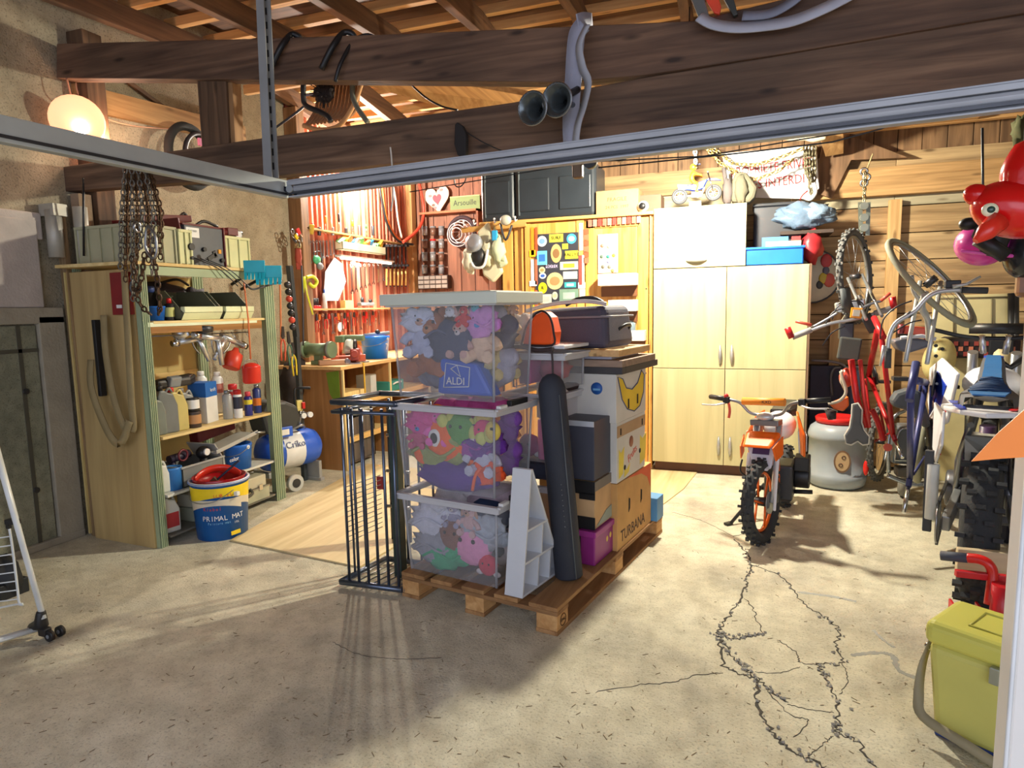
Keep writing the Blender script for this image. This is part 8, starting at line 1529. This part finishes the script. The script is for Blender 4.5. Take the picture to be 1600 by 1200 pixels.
# front number plate and mudguard
g = G(FM); g.hexa([(-.03, -.06, .50), (-.03, .06, .50), (-.06, .05, .50), (-.06, -.05, .50), (-.04, -.12, .70), (-.04, .10, .70), (-.09, .1, .72), (-.09, -.12, .72)]); npl = put('number_plate', g, M((206, 206, 220), .4), t, .012)
g = G(FM); g.prism([(-.027, -.06, .60), (-.027, .05, .60), (-.03, .06, .67), (-.03, -.05, .67)], (.004, 0, 0)); put('plate_print', g, M((60, 30, 80), .4), npl)
g = G(FM); g.hexa([(.06, -.10, .655), (.06, .09, .655), (-.10, .11, .71), (-.10, -.13, .71), (.05, -.09, .675), (.05, .08, .675), (-.10, .10, .745), (-.10, -.12, .745)]); put('front_mudguard', g, ORG_, t, .01)
for s in (1, -1): g = G(FM); g.prism([(.05, s*.10-.005, .66), (-.08, s*.125-.005, .72), (-.07, s*.125-.005, .60), (.02, s*.11-.005, .57)], (0, s*.01, 0)); put('mudguard_side', g, ORG_, t, .004)
g = G(FM); g.tube(sm([(-.0, -.12, .56), (.01, -.13, .48), (-.02, -.08, .44), (-.04, -.03, .47)], 4), .006, 6); put('cable', g, BLACK, t)
g = G(FM); g.hexa([(.02, -.055, .50), (.02, .055, .50), (-.2, .055, .54), (-.2, -.055, .54), (.02, -.04, .515), (.02, .04, .515), (-.2, .04, .56), (-.2, -.04, .56)]); put('mudguard_tongue', g, WH3, t, .005)
# tank, shrouds, seat, engine
g = G(MM); g.sph((-.38, 0, .74), (.2, .11, .1)); put('fuel_tank', g, WH3, t)
for s in (1, -1):
    g = G(MM); g.prism([(-.22, s*.12, .84), (-.16, s*.17, .72), (-.22, s*.17, .56), (-.38, s*.14, .54), (-.5, s*.12, .68), (-.42, s*.10, .84)], (0, s*.015, 0)); sh_ = put('tank_shroud', g, ORG_, t, .008)
    g = G(MM); g.prism([(-.17, s*.188, .72), (-.22, s*.188, .60), (-.34, s*.17, .60), (-.30, s*.17, .72)], (0, s*.004, 0)); put('shroud_graphic', g, WH3, sh_)
    g = G(MM); g.tube([(-.5, s*.1, .24), (-.5, s*.22, .25)], .016, 8); put('footpeg', g, BLACK, t)
    g = G(MM); g.prism([(-.62, s*.1, .66), (-.9, s*.09, .70), (-.86, s*.1, .5), (-.66, s*.11, .46)], (0, s*.012, 0)); put('side_panel', g, WH3, t, .006)
g = G(MM); g.prism([(-.42, -.07, .80), (-.65, -.085, .76), (-.95, -.07, .80), (-.95, .07, .80), (-.65, .085, .76), (-.42, .07, .80)], (0, 0, .05)); put('seat', g, BLACK, t, .015)
g = G(MM); g.prism([(-.9, -.06, .74), (-1.15, -.045, .80), (-1.15, .045, .80), (-.9, .06, .74)], (0, 0, .012)); put('rear_mudguard', g, ORG_, t, .004)
g = G(MM); g.bx(-.62, -.34, -.09, .10, .20, .46); put('engine', g, DSTEEL, t, .02); g = G(MM); g.cyl((-.5, .1, .36), (-.5, .20, .36), .085, seg=18); g.box((-.45, .15, .47), (.16, .1, .1)); put('air_box', g, BLACK, t, .01)
g = G(MM); g.tube([(-.25, 0, .64), (-.35, 0, .3), (-.6, 0, .25)], .018, 8); g.tube([(-.25, 0, .72), (-.7, 0, .68), (-.9, 0, .72)], .018, 8); put('frame', g, ORG_, t)
for s in (1, -1): g = G(MM); g.bar((-.55, s*.09, .28), (-WB, s*.09, .24), .03, .045); put('swingarm', g, STEEL, t, .004)
g = G(MM); g.tube([(-.55, -.11, .26), (-.28, -.30, .013)], .012, 8); g.bar((-.30, -.30, .012), (-.25, -.33, .012), .035, .016); put('side_stand', g, BLACK, t)
g = G(FM); g.cyl((0, .055, RF), (0, .06, RF), .075, seg=22); put('brake_disc', g, STEEL, t); g = G(FM); g.box((-.06, .07, RF+.02), (.05, .035, .07)); put('brake_caliper', g, BLACK, t, .006)

# ================================================================== jack, plank, cooler, flag
t = thing('trolley_jack', 'red trolley jack with a grey gripped handle in front of the motocross bike', 'jack', P(1550, 950, Z=0)); Yj = 3.68
c = at(1552, .2, Y=3.25); c.z = 0; JZ = P(1552, 915, Y=3.25).z; g = G(); 
for s in (-.06, .05): g.bx(c.x+s-.006, c.x+s+.006, c.y-.06, c.y+.4, .02, .12)
g.bx(c.x-.06, c.x+.05, c.y-.06, c.y-.045, .02, .14); put('chassis', g, M((190, 26, 36), .35), t, .003)
g = G(); g.bar((c.x-.13, c.y+.08, JZ+.01), (c.x+.2, c.y+.1, JZ), .03, .03); put('cross_bar', g, M((190, 26, 36), .35), t, .003)
hpnt = [P(1470, 868, Y=3.42), P(1512, 872, Y=3.38)]; g = G(); g.tube(hpnt, .022, 10); put('grip', g, M((66, 70, 84), .7), t)
g = G(); g.tube(sm([P(1512, 872, Y=3.38), P(1530, 874, Y=3.36), P(1545, 882, Y=3.34), P(1551, 900, Y=3.33), P(1546, 945, Y=3.3)], 5), .022, 10); put('handle', g, M((206, 34, 30), .3), t)
for x in (-.09, .08): g = G(); g.cyl((c.x+x-.012, c.y+.02, .035), (c.x+x+.012, c.y+.02, .035), .034, seg=16); put('wheel', g, BLACK, t)
g = G(); a, b = P(1560, 946, Y=c.y-.05), P(1568, 915, Y=c.y-.05); g.cyl((c.x+.03, c.y+.03, .05), (c.x+.03, c.y+.02, JZ), .04, seg=12); put('lift_column', g, M((190, 26, 36), .35), t)
g = G(); a, b = P(1496, 880, Y=3.5), P(1640, 884, Y=3.5); zt_ = P(1540, 862, Y=3.5).z; zb_ = P(1540, 903, Y=3.5).z; g.bx(a.x, b.x, 3.5, 3.54, zb_, zt_); g.bx(b.x-.1, b.x, 3.5, 3.54, 0, zb_); pk_ = put('wood_plank', g, WOOD((176, 160, 128), (206, 190, 156), 'X', .6), label='pale wooden plank on edge behind the jack, across the big knobbly tyre', cat='plank', bev=.004)
t = thing('cooler_box', 'yellow-green plastic cool box with a pale strap at the right edge', 'cool box', P(1500, 1165, Z=0)); YG = M((200, 196, 106), .4, var=.04)
c0, c1 = P(1446, 1146, Z=0), P(1536, 1188, Z=0); ux = (c1-c0); ux.z = 0; ux.normalize(); CM = Matrix((ux, V(-ux.y, ux.x, 0), V(0, 0, 1))).transposed().to_4x4(); CM.translation = V(c0.x, c0.y, 0)
w_, d_, hz = .42, .25, .36
g = G(CM); g.hexa([(.015, .015, 0.02), (w_-.015, .015, .02), (w_-.015, d_-.015, .02), (.015, d_-.015, .02), (-.01, -.01, hz), (w_+.01, -.01, hz), (w_+.01, d_+.01, hz), (-.01, d_+.01, hz)]); put('body', g, YG, t, .03, seg=3)
g = G(CM); g.bx(-.02, w_+.02, -.02, d_+.02, hz-.005, hz+.085); lid = put('lid', g, M((206, 202, 96), .35, var=.03), t, .03, seg=4)
g = G(CM); g.tube([(.10, .05, hz+.086), (.10, d_-.05, hz+.086), (w_-.06, d_-.05, hz+.086), (w_-.06, .05, hz+.086)], .005, 6, closed=True); put('lid_groove', g, M((186, 182, 84), .4), lid)
g = G(CM); g.bx(.02, w_-.02, .02, d_-.02, 0, .03); put('blue_base', g, M((44, 66, 130), .5), t, .005)
g = G(CM); g.bx(.19, .22, -.03, -.008, hz-.06, hz+.0); put('latch', g, M((160, 164, 150), .3, .5), t, .004)
for k, z in enumerate((hz+.01, hz-.05)): g = G(CM); g.sph((-.03, .06, z), (.014, .014, .014)); put('strap_stud', g, CHROME, t)
g = G(CM); g.band(sm([(-.02, .06, hz-.02), (-.035, .03, hz-.12), (-.03, .0, hz-.22), (-.0, -.03, hz-.28), (.14, -.035, .05), (.3, -.03, .01)], 5), .035, .004, (.2, .6, .8)); put('strap', g, M((150, 140, 110), .7), t)
t = thing('orange_pennant', 'orange safety pennant pointing left at the right edge', 'flag', P(1606, 715, Y=1.28)); g = G(); g.prism([P(x, y, Y=1.28) for x, y in ((1518, 721), (1560, 676), (1610, 632), (1608, 714), (1560, 717))], (0, .002, 0)); put('cloth', g, M((250, 140, 50), .5, var=.06), t)
g = G(); pz = P(1608, 700, Y=1.283); g.tube([V(pz.x, 1.283, 0), V(pz.x, 1.283, pz.z+.12)], .004, 6); put('pole', g, WHITE, t)

# ================================================================== things hanging at the upper right
t = thing('inflatable_bird', 'shiny red inflatable bird with a round white eye at the right edge', 'inflatable', P(1575, 330, Y=2.6)); Yb = 2.6; RB = M((214, 26, 24), .18, var=.05)
b0 = P(1583, 328, Y=Yb); g = G(); g.sph(b0, (.125, .1, .088), 24, 16, rot=(0, .4, 0)); put('head', g, RB, t)
g = G(); g.tube(sm([P(1600, 330, Y=Yb), P(1600, 295, Y=Yb), P(1606, 262, Y=Yb), P(1632, 225, Y=Yb)], 6), [.08, .075, .07, .066, .066, .066, .066, .068, .068, .068, .07, .07, .07, .07, .07, .07, .06, .05, .03], 16); put('neck', g, RB, t)
g = G(); g.sph(P(1527, 305, Y=Yb), (.042, .038, .035), rot=(0, .5, 0)); put('comb', g, RB, t); g = G(); g.prism([P(x, y, Y=Yb) for x, y in ((1540, 292), (1566, 293), (1556, 304), (1532, 322), (1534, 300))], (0, .04, 0)); put('crest_fin', g, RB, t, .012)
g = G(); g.tube([P(1560, 345, Y=Yb-.08), P(1540, 363, Y=Yb-.10), P(1524, 377, Y=Yb-.11)], [.034, .028, .010], 12); put('beak', g, M((222, 50, 34), .25), t)
ec = P(1547, 328, Y=Yb-.085); g = G(); g.sph(ec, (.024, .012, .022)); e_ = put('eye', g, M((230, 226, 190), .3), t); g = G(); g.sph(ec+V(0, -.009, 0), (.012, .007, .011)); put('pupil', g, M((40, 70, 60), .2), e_)
t = thing('pink_helmet', 'magenta pink and black helmet hanging behind the red inflatable bird', 'helmet', P(1535, 410, Y=3.3)); c = P(1534, 382, Y=3.35); g = G(); g.sph(c, (.1, .12, .09), 24, 14, rot=(0, .2, 0)); put('shell', g, M((214, 60, 160), .25), t)
g = G(); g.tube([P(1530, 372, Y=3.18), P(1550, 386, Y=3.18), P(1572, 400, Y=3.18)], [.035, .03, .03], 8); g.sph(P(1552, 370, Y=3.22), (.06, .04, .08)); put('padding', g, BLACK, t); g = G(); g.sph(P(1513, 350, Y=3.22), (.035, .03, .026)); g.tube([P(1513, 350, Y=3.22), P(1528, 357, Y=3.22), P(1524, 370, Y=3.2)], .014, 8); put('strap_buckle', g, BLACK, t)
g = G(); g.tube(sm([c+V(-.1, -.1, -.03), c+V(0, -.135, -.05), c+V(.09, -.1, -.06)], 5), .008, 6); put('shell_ridge', g, M((226, 90, 176), .3), t)
g = G(); g.tube([c+V(0, 0, .09), P(1535, 200, Y=3.4)], .005, 6); put('hanging_cord', g, BLACK, t)
t = thing('black_helmet', 'glossy black helmet cut off by the right edge of the photo', 'helmet', P(1605, 420, Y=3.3)); c = P(1603, 398, Y=3.3); g = G(); g.sph(c, (.08, .1, .1), 20, 14); put('shell', g, M((40, 42, 44), .15), t); g = G(); g.box(P(1601, 440, Y=3.3), (.06, .06, .13)); put('visor', g, M((130, 90, 60), .3), t, .02); g = G(); g.tube([c, P(1606, 190, Y=3.42)], .005, 6); put('hanging_cord', g, BLACK, t)
t = thing('magenta_ball', 'dark magenta rounded helmet behind the red inflatable bird', 'helmet', P(1597, 372, Y=3.0)); g = G(); g.sph(P(1595, 352, Y=3.0), (.065, .06, .05)); put('shell', g, M((150, 40, 90), .35), t); g = G(); g.tube([P(1596, 352, Y=3.0), P(1602, 200, Y=3.4)], .004, 6); put('hanging_cord', g, BLACK, t)
# cream folding panel, tartan bag, cream helmet with holes, clothes at the right
t = thing('cream_board', 'cream panel with a dark metal side rail behind the motocross bike', 'panel', P(1520, 700, Y=6.5)); g = G(); g.prism([P(1458, 462, Y=6.6), P(1592, 458, Y=6.6), V(P(1592, 650, Y=6.6).x, 6.6, 0), V(P(1458, 650, Y=6.6).x, 6.6, 0)], (0, .03, 0)); put('board', g, M((206, 192, 140), .6, var=.08), t, .003)
for x in (1580, 1587): g = G(); g.tube([P(x, 458, Y=6.55), P(x, 650, Y=6.55)], .025, 8); put('side_rail', g, M((70, 70, 70), .4, .5), t)
for x in (1490, 1550): g = G(); g.tube([P(x, 466, Y=6.59), P(x, 528, Y=6.59)], .006, 5); put('groove', g, M((120, 110, 80), .7), t)
g = G(); g.tube([P(1462, 466, Y=6.59), P(1578, 464, Y=6.59)], .006, 5); put('groove', g, M((120, 110, 80), .7), t)
t = thing('tartan_bag', 'black and red chequered cushion lying above the motocross handlebar', 'cushion', P(1530, 570, Y=6.2)); a, b = P(1480, 560, Y=6.3), P(1598, 528, Y=6.3); g = G(); g.bx(a.x, b.x, 6.3, 6.58, a.z, b.z); tb_ = put('body', g, M((40, 28, 30), .8), t, .03)
for i in range(12):
    for j in range(3):
        if (i+j) % 2: continue
        x = a.x+.04+(b.x-a.x-.08)*i/12; z = a.z+.02+(b.z-a.z-.04)*j/3; g = G(); g.bx(x, x+.03, 6.294, 6.3, z, z+.035); put('check', g, M((206, 120, 90), .7) if j % 2 else M((150, 60, 50), .7), tb_)
g = G(); g.bx(a.x+.28, a.x+.45, 6.28, 6.3, a.z-.02, b.z+.01); put('dark_patch', g, BLACK, tb_, .01)
t = thing('cream_helmet', 'cream helmet with dark round holes behind the motocross bike', 'helmet', P(1466, 590, Y=5.9)); c = P(1467, 562, Y=5.9); g = G(); g.sph(c, (.11, .12, .17), 22, 14, rot=(0, .2, 0)); put('shell', g, M((206, 192, 130), .4), t)
for px, py in ((1462, 540), (1472, 545), (1462, 556), (1471, 560), (1470, 572), (1467, 583)): g = G(); p_ = P(px, py, Y=5.79+.0005*abs(px-1467)**2); g.cyl(p_, p_+V(0, -.012, 0), .013, seg=10); put('hole', g, BLACK, t)
for i, (px, py, rr, col, lb) in enumerate(((1565, 572, .07, (216, 196, 150), 'beige helmet hanging at the far right above the motocross bike'), (1590, 590, .07, (176, 150, 110), 'tan cloth bag hanging at the far right edge behind the bike'))):
    g = G(); g.sph(P(px, py, Y=5.3), (rr, rr, rr*1.6), ns=.2); put('beige_helmet' if i == 0 else 'cloth_bag', g, M(col, .6), label=lb, cat='helmet' if i == 0 else 'bag')
t = thing('dark_machine', 'dark machinery of a second motorbike behind the big tyre at the right', 'motorcycle', P(1575, 860, Z=0)); c = P(1580, 800, Y=5.2); g = G(); g.box(c+V(.05, 0, -.0), (.36, .5, .3)); g.cyl(c+V(-.1, -.1, .12), c+V(.2, -.1, .2), .08); put('engine', g, M((46, 46, 54), .5, .4), t, .03)
g = G(); wheel(t, V(c.x+.03, 4.75, .3), V(.9, -.4, 0), .3, .11, KT, STEEL, 8, 30); g = G(); g.box(P(1557, 808, Y=4.8), (.05, .05, .1)); put('red_cover', g, M((190, 30, 50), .4), t, .01)
g = G(); g.tube([P(1560, 600, Y=5.0), P(1575, 640, Y=5.0), P(1585, 700, Y=5.0)], .03, 8); g.tube([P(1555, 560, Y=5.0), P(1578, 575, Y=5.0), P(1600, 560, Y=5.0)], .02, 8); put('handlebar_frame', g, BLACK, t)
for px in (1566, 1584): g = G(); g.tube([P(px, 600, Y=5.0), P(px+4, 800, Y=5.1)], .022, 8); put('fork_leg', g, DSTEEL, t)
# straps, horns, sandal and other things on the tie beams
LG = M((150, 152, 168), .8, bump=.2)
t = thing('webbing_strap', 'grey webbing strap twisted round the tie beam in the middle', 'strap', P(895, 220, Y=3.35)); g = G(); pts = [(912, 38), (902, 52), (898, 85), (896, 120), (893, 160), (892, 200), (894, 235)]
g.band(sm([P(x, y, Y=3.30) for x, y in pts], 5), .085, .006, (1, 0, 0)); put('webbing', g, LG, t)
g = G(); g.band(sm([P(x, y, Y=3.27) for x, y in ((918, 38), (905, 70), (910, 105), (919, 130), (912, 165), (903, 195), (899, 225))], 5), .05, .005, (.8, -.6, 0)); put('webbing', g, M((166, 168, 176), .8), t)
g = G(); g.band(sm([P(903, 36, Y=3.29), P(912, 33, Y=3.36), P(925, 34, Y=3.52)], 5), .08, .006, (0, 0, 1)); put('webbing', g, LG, t)
g = G(); g.box(P(902, 248, Y=3.3), (.08, .05, .06)); g.box(P(903, 266, Y=3.3), (.05, .05, .08)); put('ratchet_buckle', g, M((110, 90, 70), .5, .4), t, .008)
for i, (px, py) in enumerate(((832, 169), (870, 156))):
    t = thing('air_horn', ['dark trumpet horn on the tie beam, the left one', 'dark trumpet horn on the tie beam, right beside the strap'][i], 'horn', P(px, py+18, Y=3.2)); c = P(px, py, Y=3.12); ax = V(-.18, -1, -.12).normalized(); HG = M((90, 96, 98), .25, .7)
    g = G(); g.lathe([(.012, -.2), (.02, -.1), (.045, -.03), (.075, 0), (.078, .004), (.070, .002), (.04, -.03), (.014, -.1)], 24, at=c, ax=ax, caps=False); put('bell', g, HG, t); g = G(); g.torus(c, ax, .077, .004, 26, 6); put('rim', g, STEEL, t); g = G(); g.cyl(c-ax*.2, c-ax*.27, .02); put('driver', g, BLACK, t)
g = G(); g.tube([P(884, 150, Y=3.22), P(903, 140, Y=3.3)], .018, 8); put('horn_bracket', g, DSTEEL, label='short metal bracket holding the horns to the beam', cat='bracket')
t = thing('hanging_shoe', 'small black hanging gadget with wire loops on the tie beam', 'gadget', P(718, 248, Y=3.3)); g = G(); g.prism([P(x, y, Y=3.34) for x, y in ((710, 194), (714, 190), (722, 196), (728, 208), (728, 240), (722, 248), (714, 242), (709, 225))], (0, .04, 0)); put('body', g, M((34, 30, 30), .8), t, .008)
g = G(); g.tube(sm([P(712, 245, Y=3.33), P(710, 285, Y=3.33), P(718, 292, Y=3.33), P(727, 282, Y=3.33), P(728, 265, Y=3.33)], 5), .0035, 5); put('wire_loop', g, BLACK, t); g = G(); g.tube(sm([P(728, 206, Y=3.33), P(760, 225, Y=3.33), P(795, 240, Y=3.33)], 4), .0035, 5); put('wire', g, BLACK, t)
g = G(); g.tube(sm([P(610, 230, Y=3.38), P(612, 250, Y=3.38), P(614, 300, Y=3.38), P(611, 330, Y=3.38)], 5), .005, 6); put('hanging_string', g, M((206, 200, 190), .6), label='thin white cord hanging down from the tie beam', cat='cord')
for i, (pts, lb) in enumerate((([(424, 105), (440, 72), (455, 54), (466, 57), (470, 62)], 'black bent metal hook over the upper beam, the left one'), ([(502, 108), (520, 72), (536, 52), (549, 52), (556, 62)], 'black bent metal hook over the upper beam, the middle one'), ([(524, 128), (532, 100), (552, 65), (572, 55), (585, 58)], 'black curved hose over the upper beam, the right one'))):
    g = G(); g.tube(sm([P(x, y, Y=3.36 if y > 66 else 3.38+.02*k) for k, (x, y) in enumerate(pts)], 5), .017 if i < 2 else .011, 8); put('beam_hook', g, BLACK, label=lb, cat='hook')
t = thing('wicker_basket', 'ribbed brown wicker basket hanging between the two beams', 'basket', P(520, 200, Y=3.9)); WK = M((150, 104, 66), .8); A_, B_ = P(480, 165, Y=3.9), P(565, 160, Y=3.9)
for k in range(12):
    u_ = k/11; g = G(); x = 500+62*u_; g.tube(sm([P(x-22, 196-10*u_, Y=3.85), P(x-6, 170, Y=3.9), P(x, 132, Y=3.95)], 4), .012, 7); put('cane', g, WK, t)
g = G(); g.tube(sm([P(474, 196, Y=3.84), P(500, 203, Y=3.84), P(530, 196, Y=3.84), P(552, 165, Y=3.84), P(564, 132, Y=3.84)], 5), .016, 7); put('rim', g, M((190, 140, 90), .8), t)
for q_ in ((500, 132), (556, 134)): g = G(); g.tube([P(*q_, Y=3.9), P(q_[0], 60, Y=3.8)], .005, 5); put('hanging_cord', g, BLACK, t)
t = thing('dark_brush', 'round dark brush head hanging in front of the wicker basket', 'brush', P(508, 165, Y=3.75)); g = G(); c = P(507, 146, Y=3.75); g.sph(c, (.075, .05, .06), ns=.6)
for k in range(50): a_ = random.random()*2*pi; b_ = random.random()*pi; d = V(cos(a_)*sin(b_), -abs(sin(a_)*sin(b_)), cos(b_)); g.tube([c+d*.03, c+d*.095], .003, 4)
put('bristles', g, M((36, 26, 24), .9), t)
for i, (pts, mt, r, lb) in enumerate((([(474, 130), (474, 152), (478, 165), (500, 175), (512, 182), (517, 190)], BLACK, .017, 'black bent bar hanging under the upper beam left of the basket'), ([(478, 164), (455, 182), (430, 200)], DSTEEL, .008, 'thin dark rod slanting down left from the black bar'), ([(551, 130), (551, 150), (558, 168), (575, 192)], M((110, 112, 100), .5, .4), .018, 'grey bent bar hanging right of the wicker basket'), ([(640, 130), (665, 152), (690, 166), (715, 172)], BLACK, .006, 'black wire curving behind the pale roof board'))):
    g = G(); g.tube(sm([P(x, y, Y=3.62+.1*i) for x, y in pts], 5), r, 8); put('hanging_bar' if i != 3 else 'wire', g, mt, label=lb, cat='bar' if i != 3 else 'wire')
t = thing('bicycle_inner_tube', 'black rubber tyre hanging on the left wall below the upper beam', 'tyre', P(290, 300, X=-4.4)); c = P(297, 245, X=-4.42); g = G(); g.torus(c, (1, .1, 0), .24, .035, 36, 8); put('tyre', g, RUBBER, t); g = G(); g.torus(c+V(.03, .1, 0), (1, .1, 0), .2, .02, 30, 6); put('rim', g, M((50, 46, 50), .5), t)
g = G(); g.box(P(313, 222, X=-4.3), (.02, .04, .06)); put('pink_sticker', g, M((214, 130, 170), .5), t)
# folded sledge and orange ski in the loft at the top right
t = thing('ski', 'grey ski with an orange tip lying over the upper beam at the top', 'ski', P(1100, 8, Y=3.5)); g = G(); g.prism([P(x, y, Y=3.38) for x, y in ((1076, -12), (1098, -12), (1108, 24), (1092, 28))], (0, .03, 0)); put('grey_ski', g, M((90, 92, 90), .5), t, .004); g = G(); g.prism([P(x, y, Y=3.36) for x, y in ((1096, -12), (1120, -12), (1127, 10), (1124, 22), (1116, 20))], (0, .02, 0)); put('orange_ski', g, M((222, 70, 40), .4), t, .004); g = G(); g.prism([P(x, y, Y=3.36) for x, y in ((1126, -12), (1144, -12), (1153, 22), (1146, 25))], (0, .03, 0)); put('dark_ski', g, M((50, 54, 52), .5), t, .004)
t = thing('canvas_webbing', 'pale grey fabric strap sagging over the upper beam at the top right', 'strap', P(1180, 40, Y=3.3)); g = G(); pts = [(1092, 26), (1115, 38), (1150, 43), (1195, 40), (1240, 32), (1290, 12), (1340, -14)]
g.band(sm([P(x, y, Y=3.32) for x, y in pts], 5), .06, .008, (0, .5, 1)); put('webbing', g, M((176, 178, 190), .7), t); g = G(); g.band(sm([P(x, y, Y=3.33) for x, y in ((1160, 25), (1200, 22), (1230, 8), (1256, -12))], 5), .05, .008, (0, .5, 1)); put('webbing', g, M((130, 134, 150), .7), t)
g = G(); g.sph(P(1594, 205, Y=5.0), (.05, .05, .09), ns=.8); put('dried_plant', g, M((70, 70, 40), .9), label='dried green sprig hanging at the right edge near the roof', cat='plant') 
t = thing('wheel_pulleys', 'two small dark wheels on a bar just under the rail right of the strap', 'pulley', P(940, 250, Y=3.3))
for px, py in ((922, 252), (968, 241)): g = G(); c = P(px, py, Y=3.2); g.cyl(c+V(0, .02, 0), c-V(0, .02, 0), .034, seg=20); wq = put('wheel', g, BLACK, t); g = G(); g.cyl(c-V(0, .02, 0), c-V(0, .024, 0), .008, seg=10); put('hub', g, CHROME, wq)
g = G(); g.bar(P(915, 240, Y=3.24), P(1010, 232, Y=3.24), .02, .03); put('bar', g, M((150, 110, 60), .6), t)
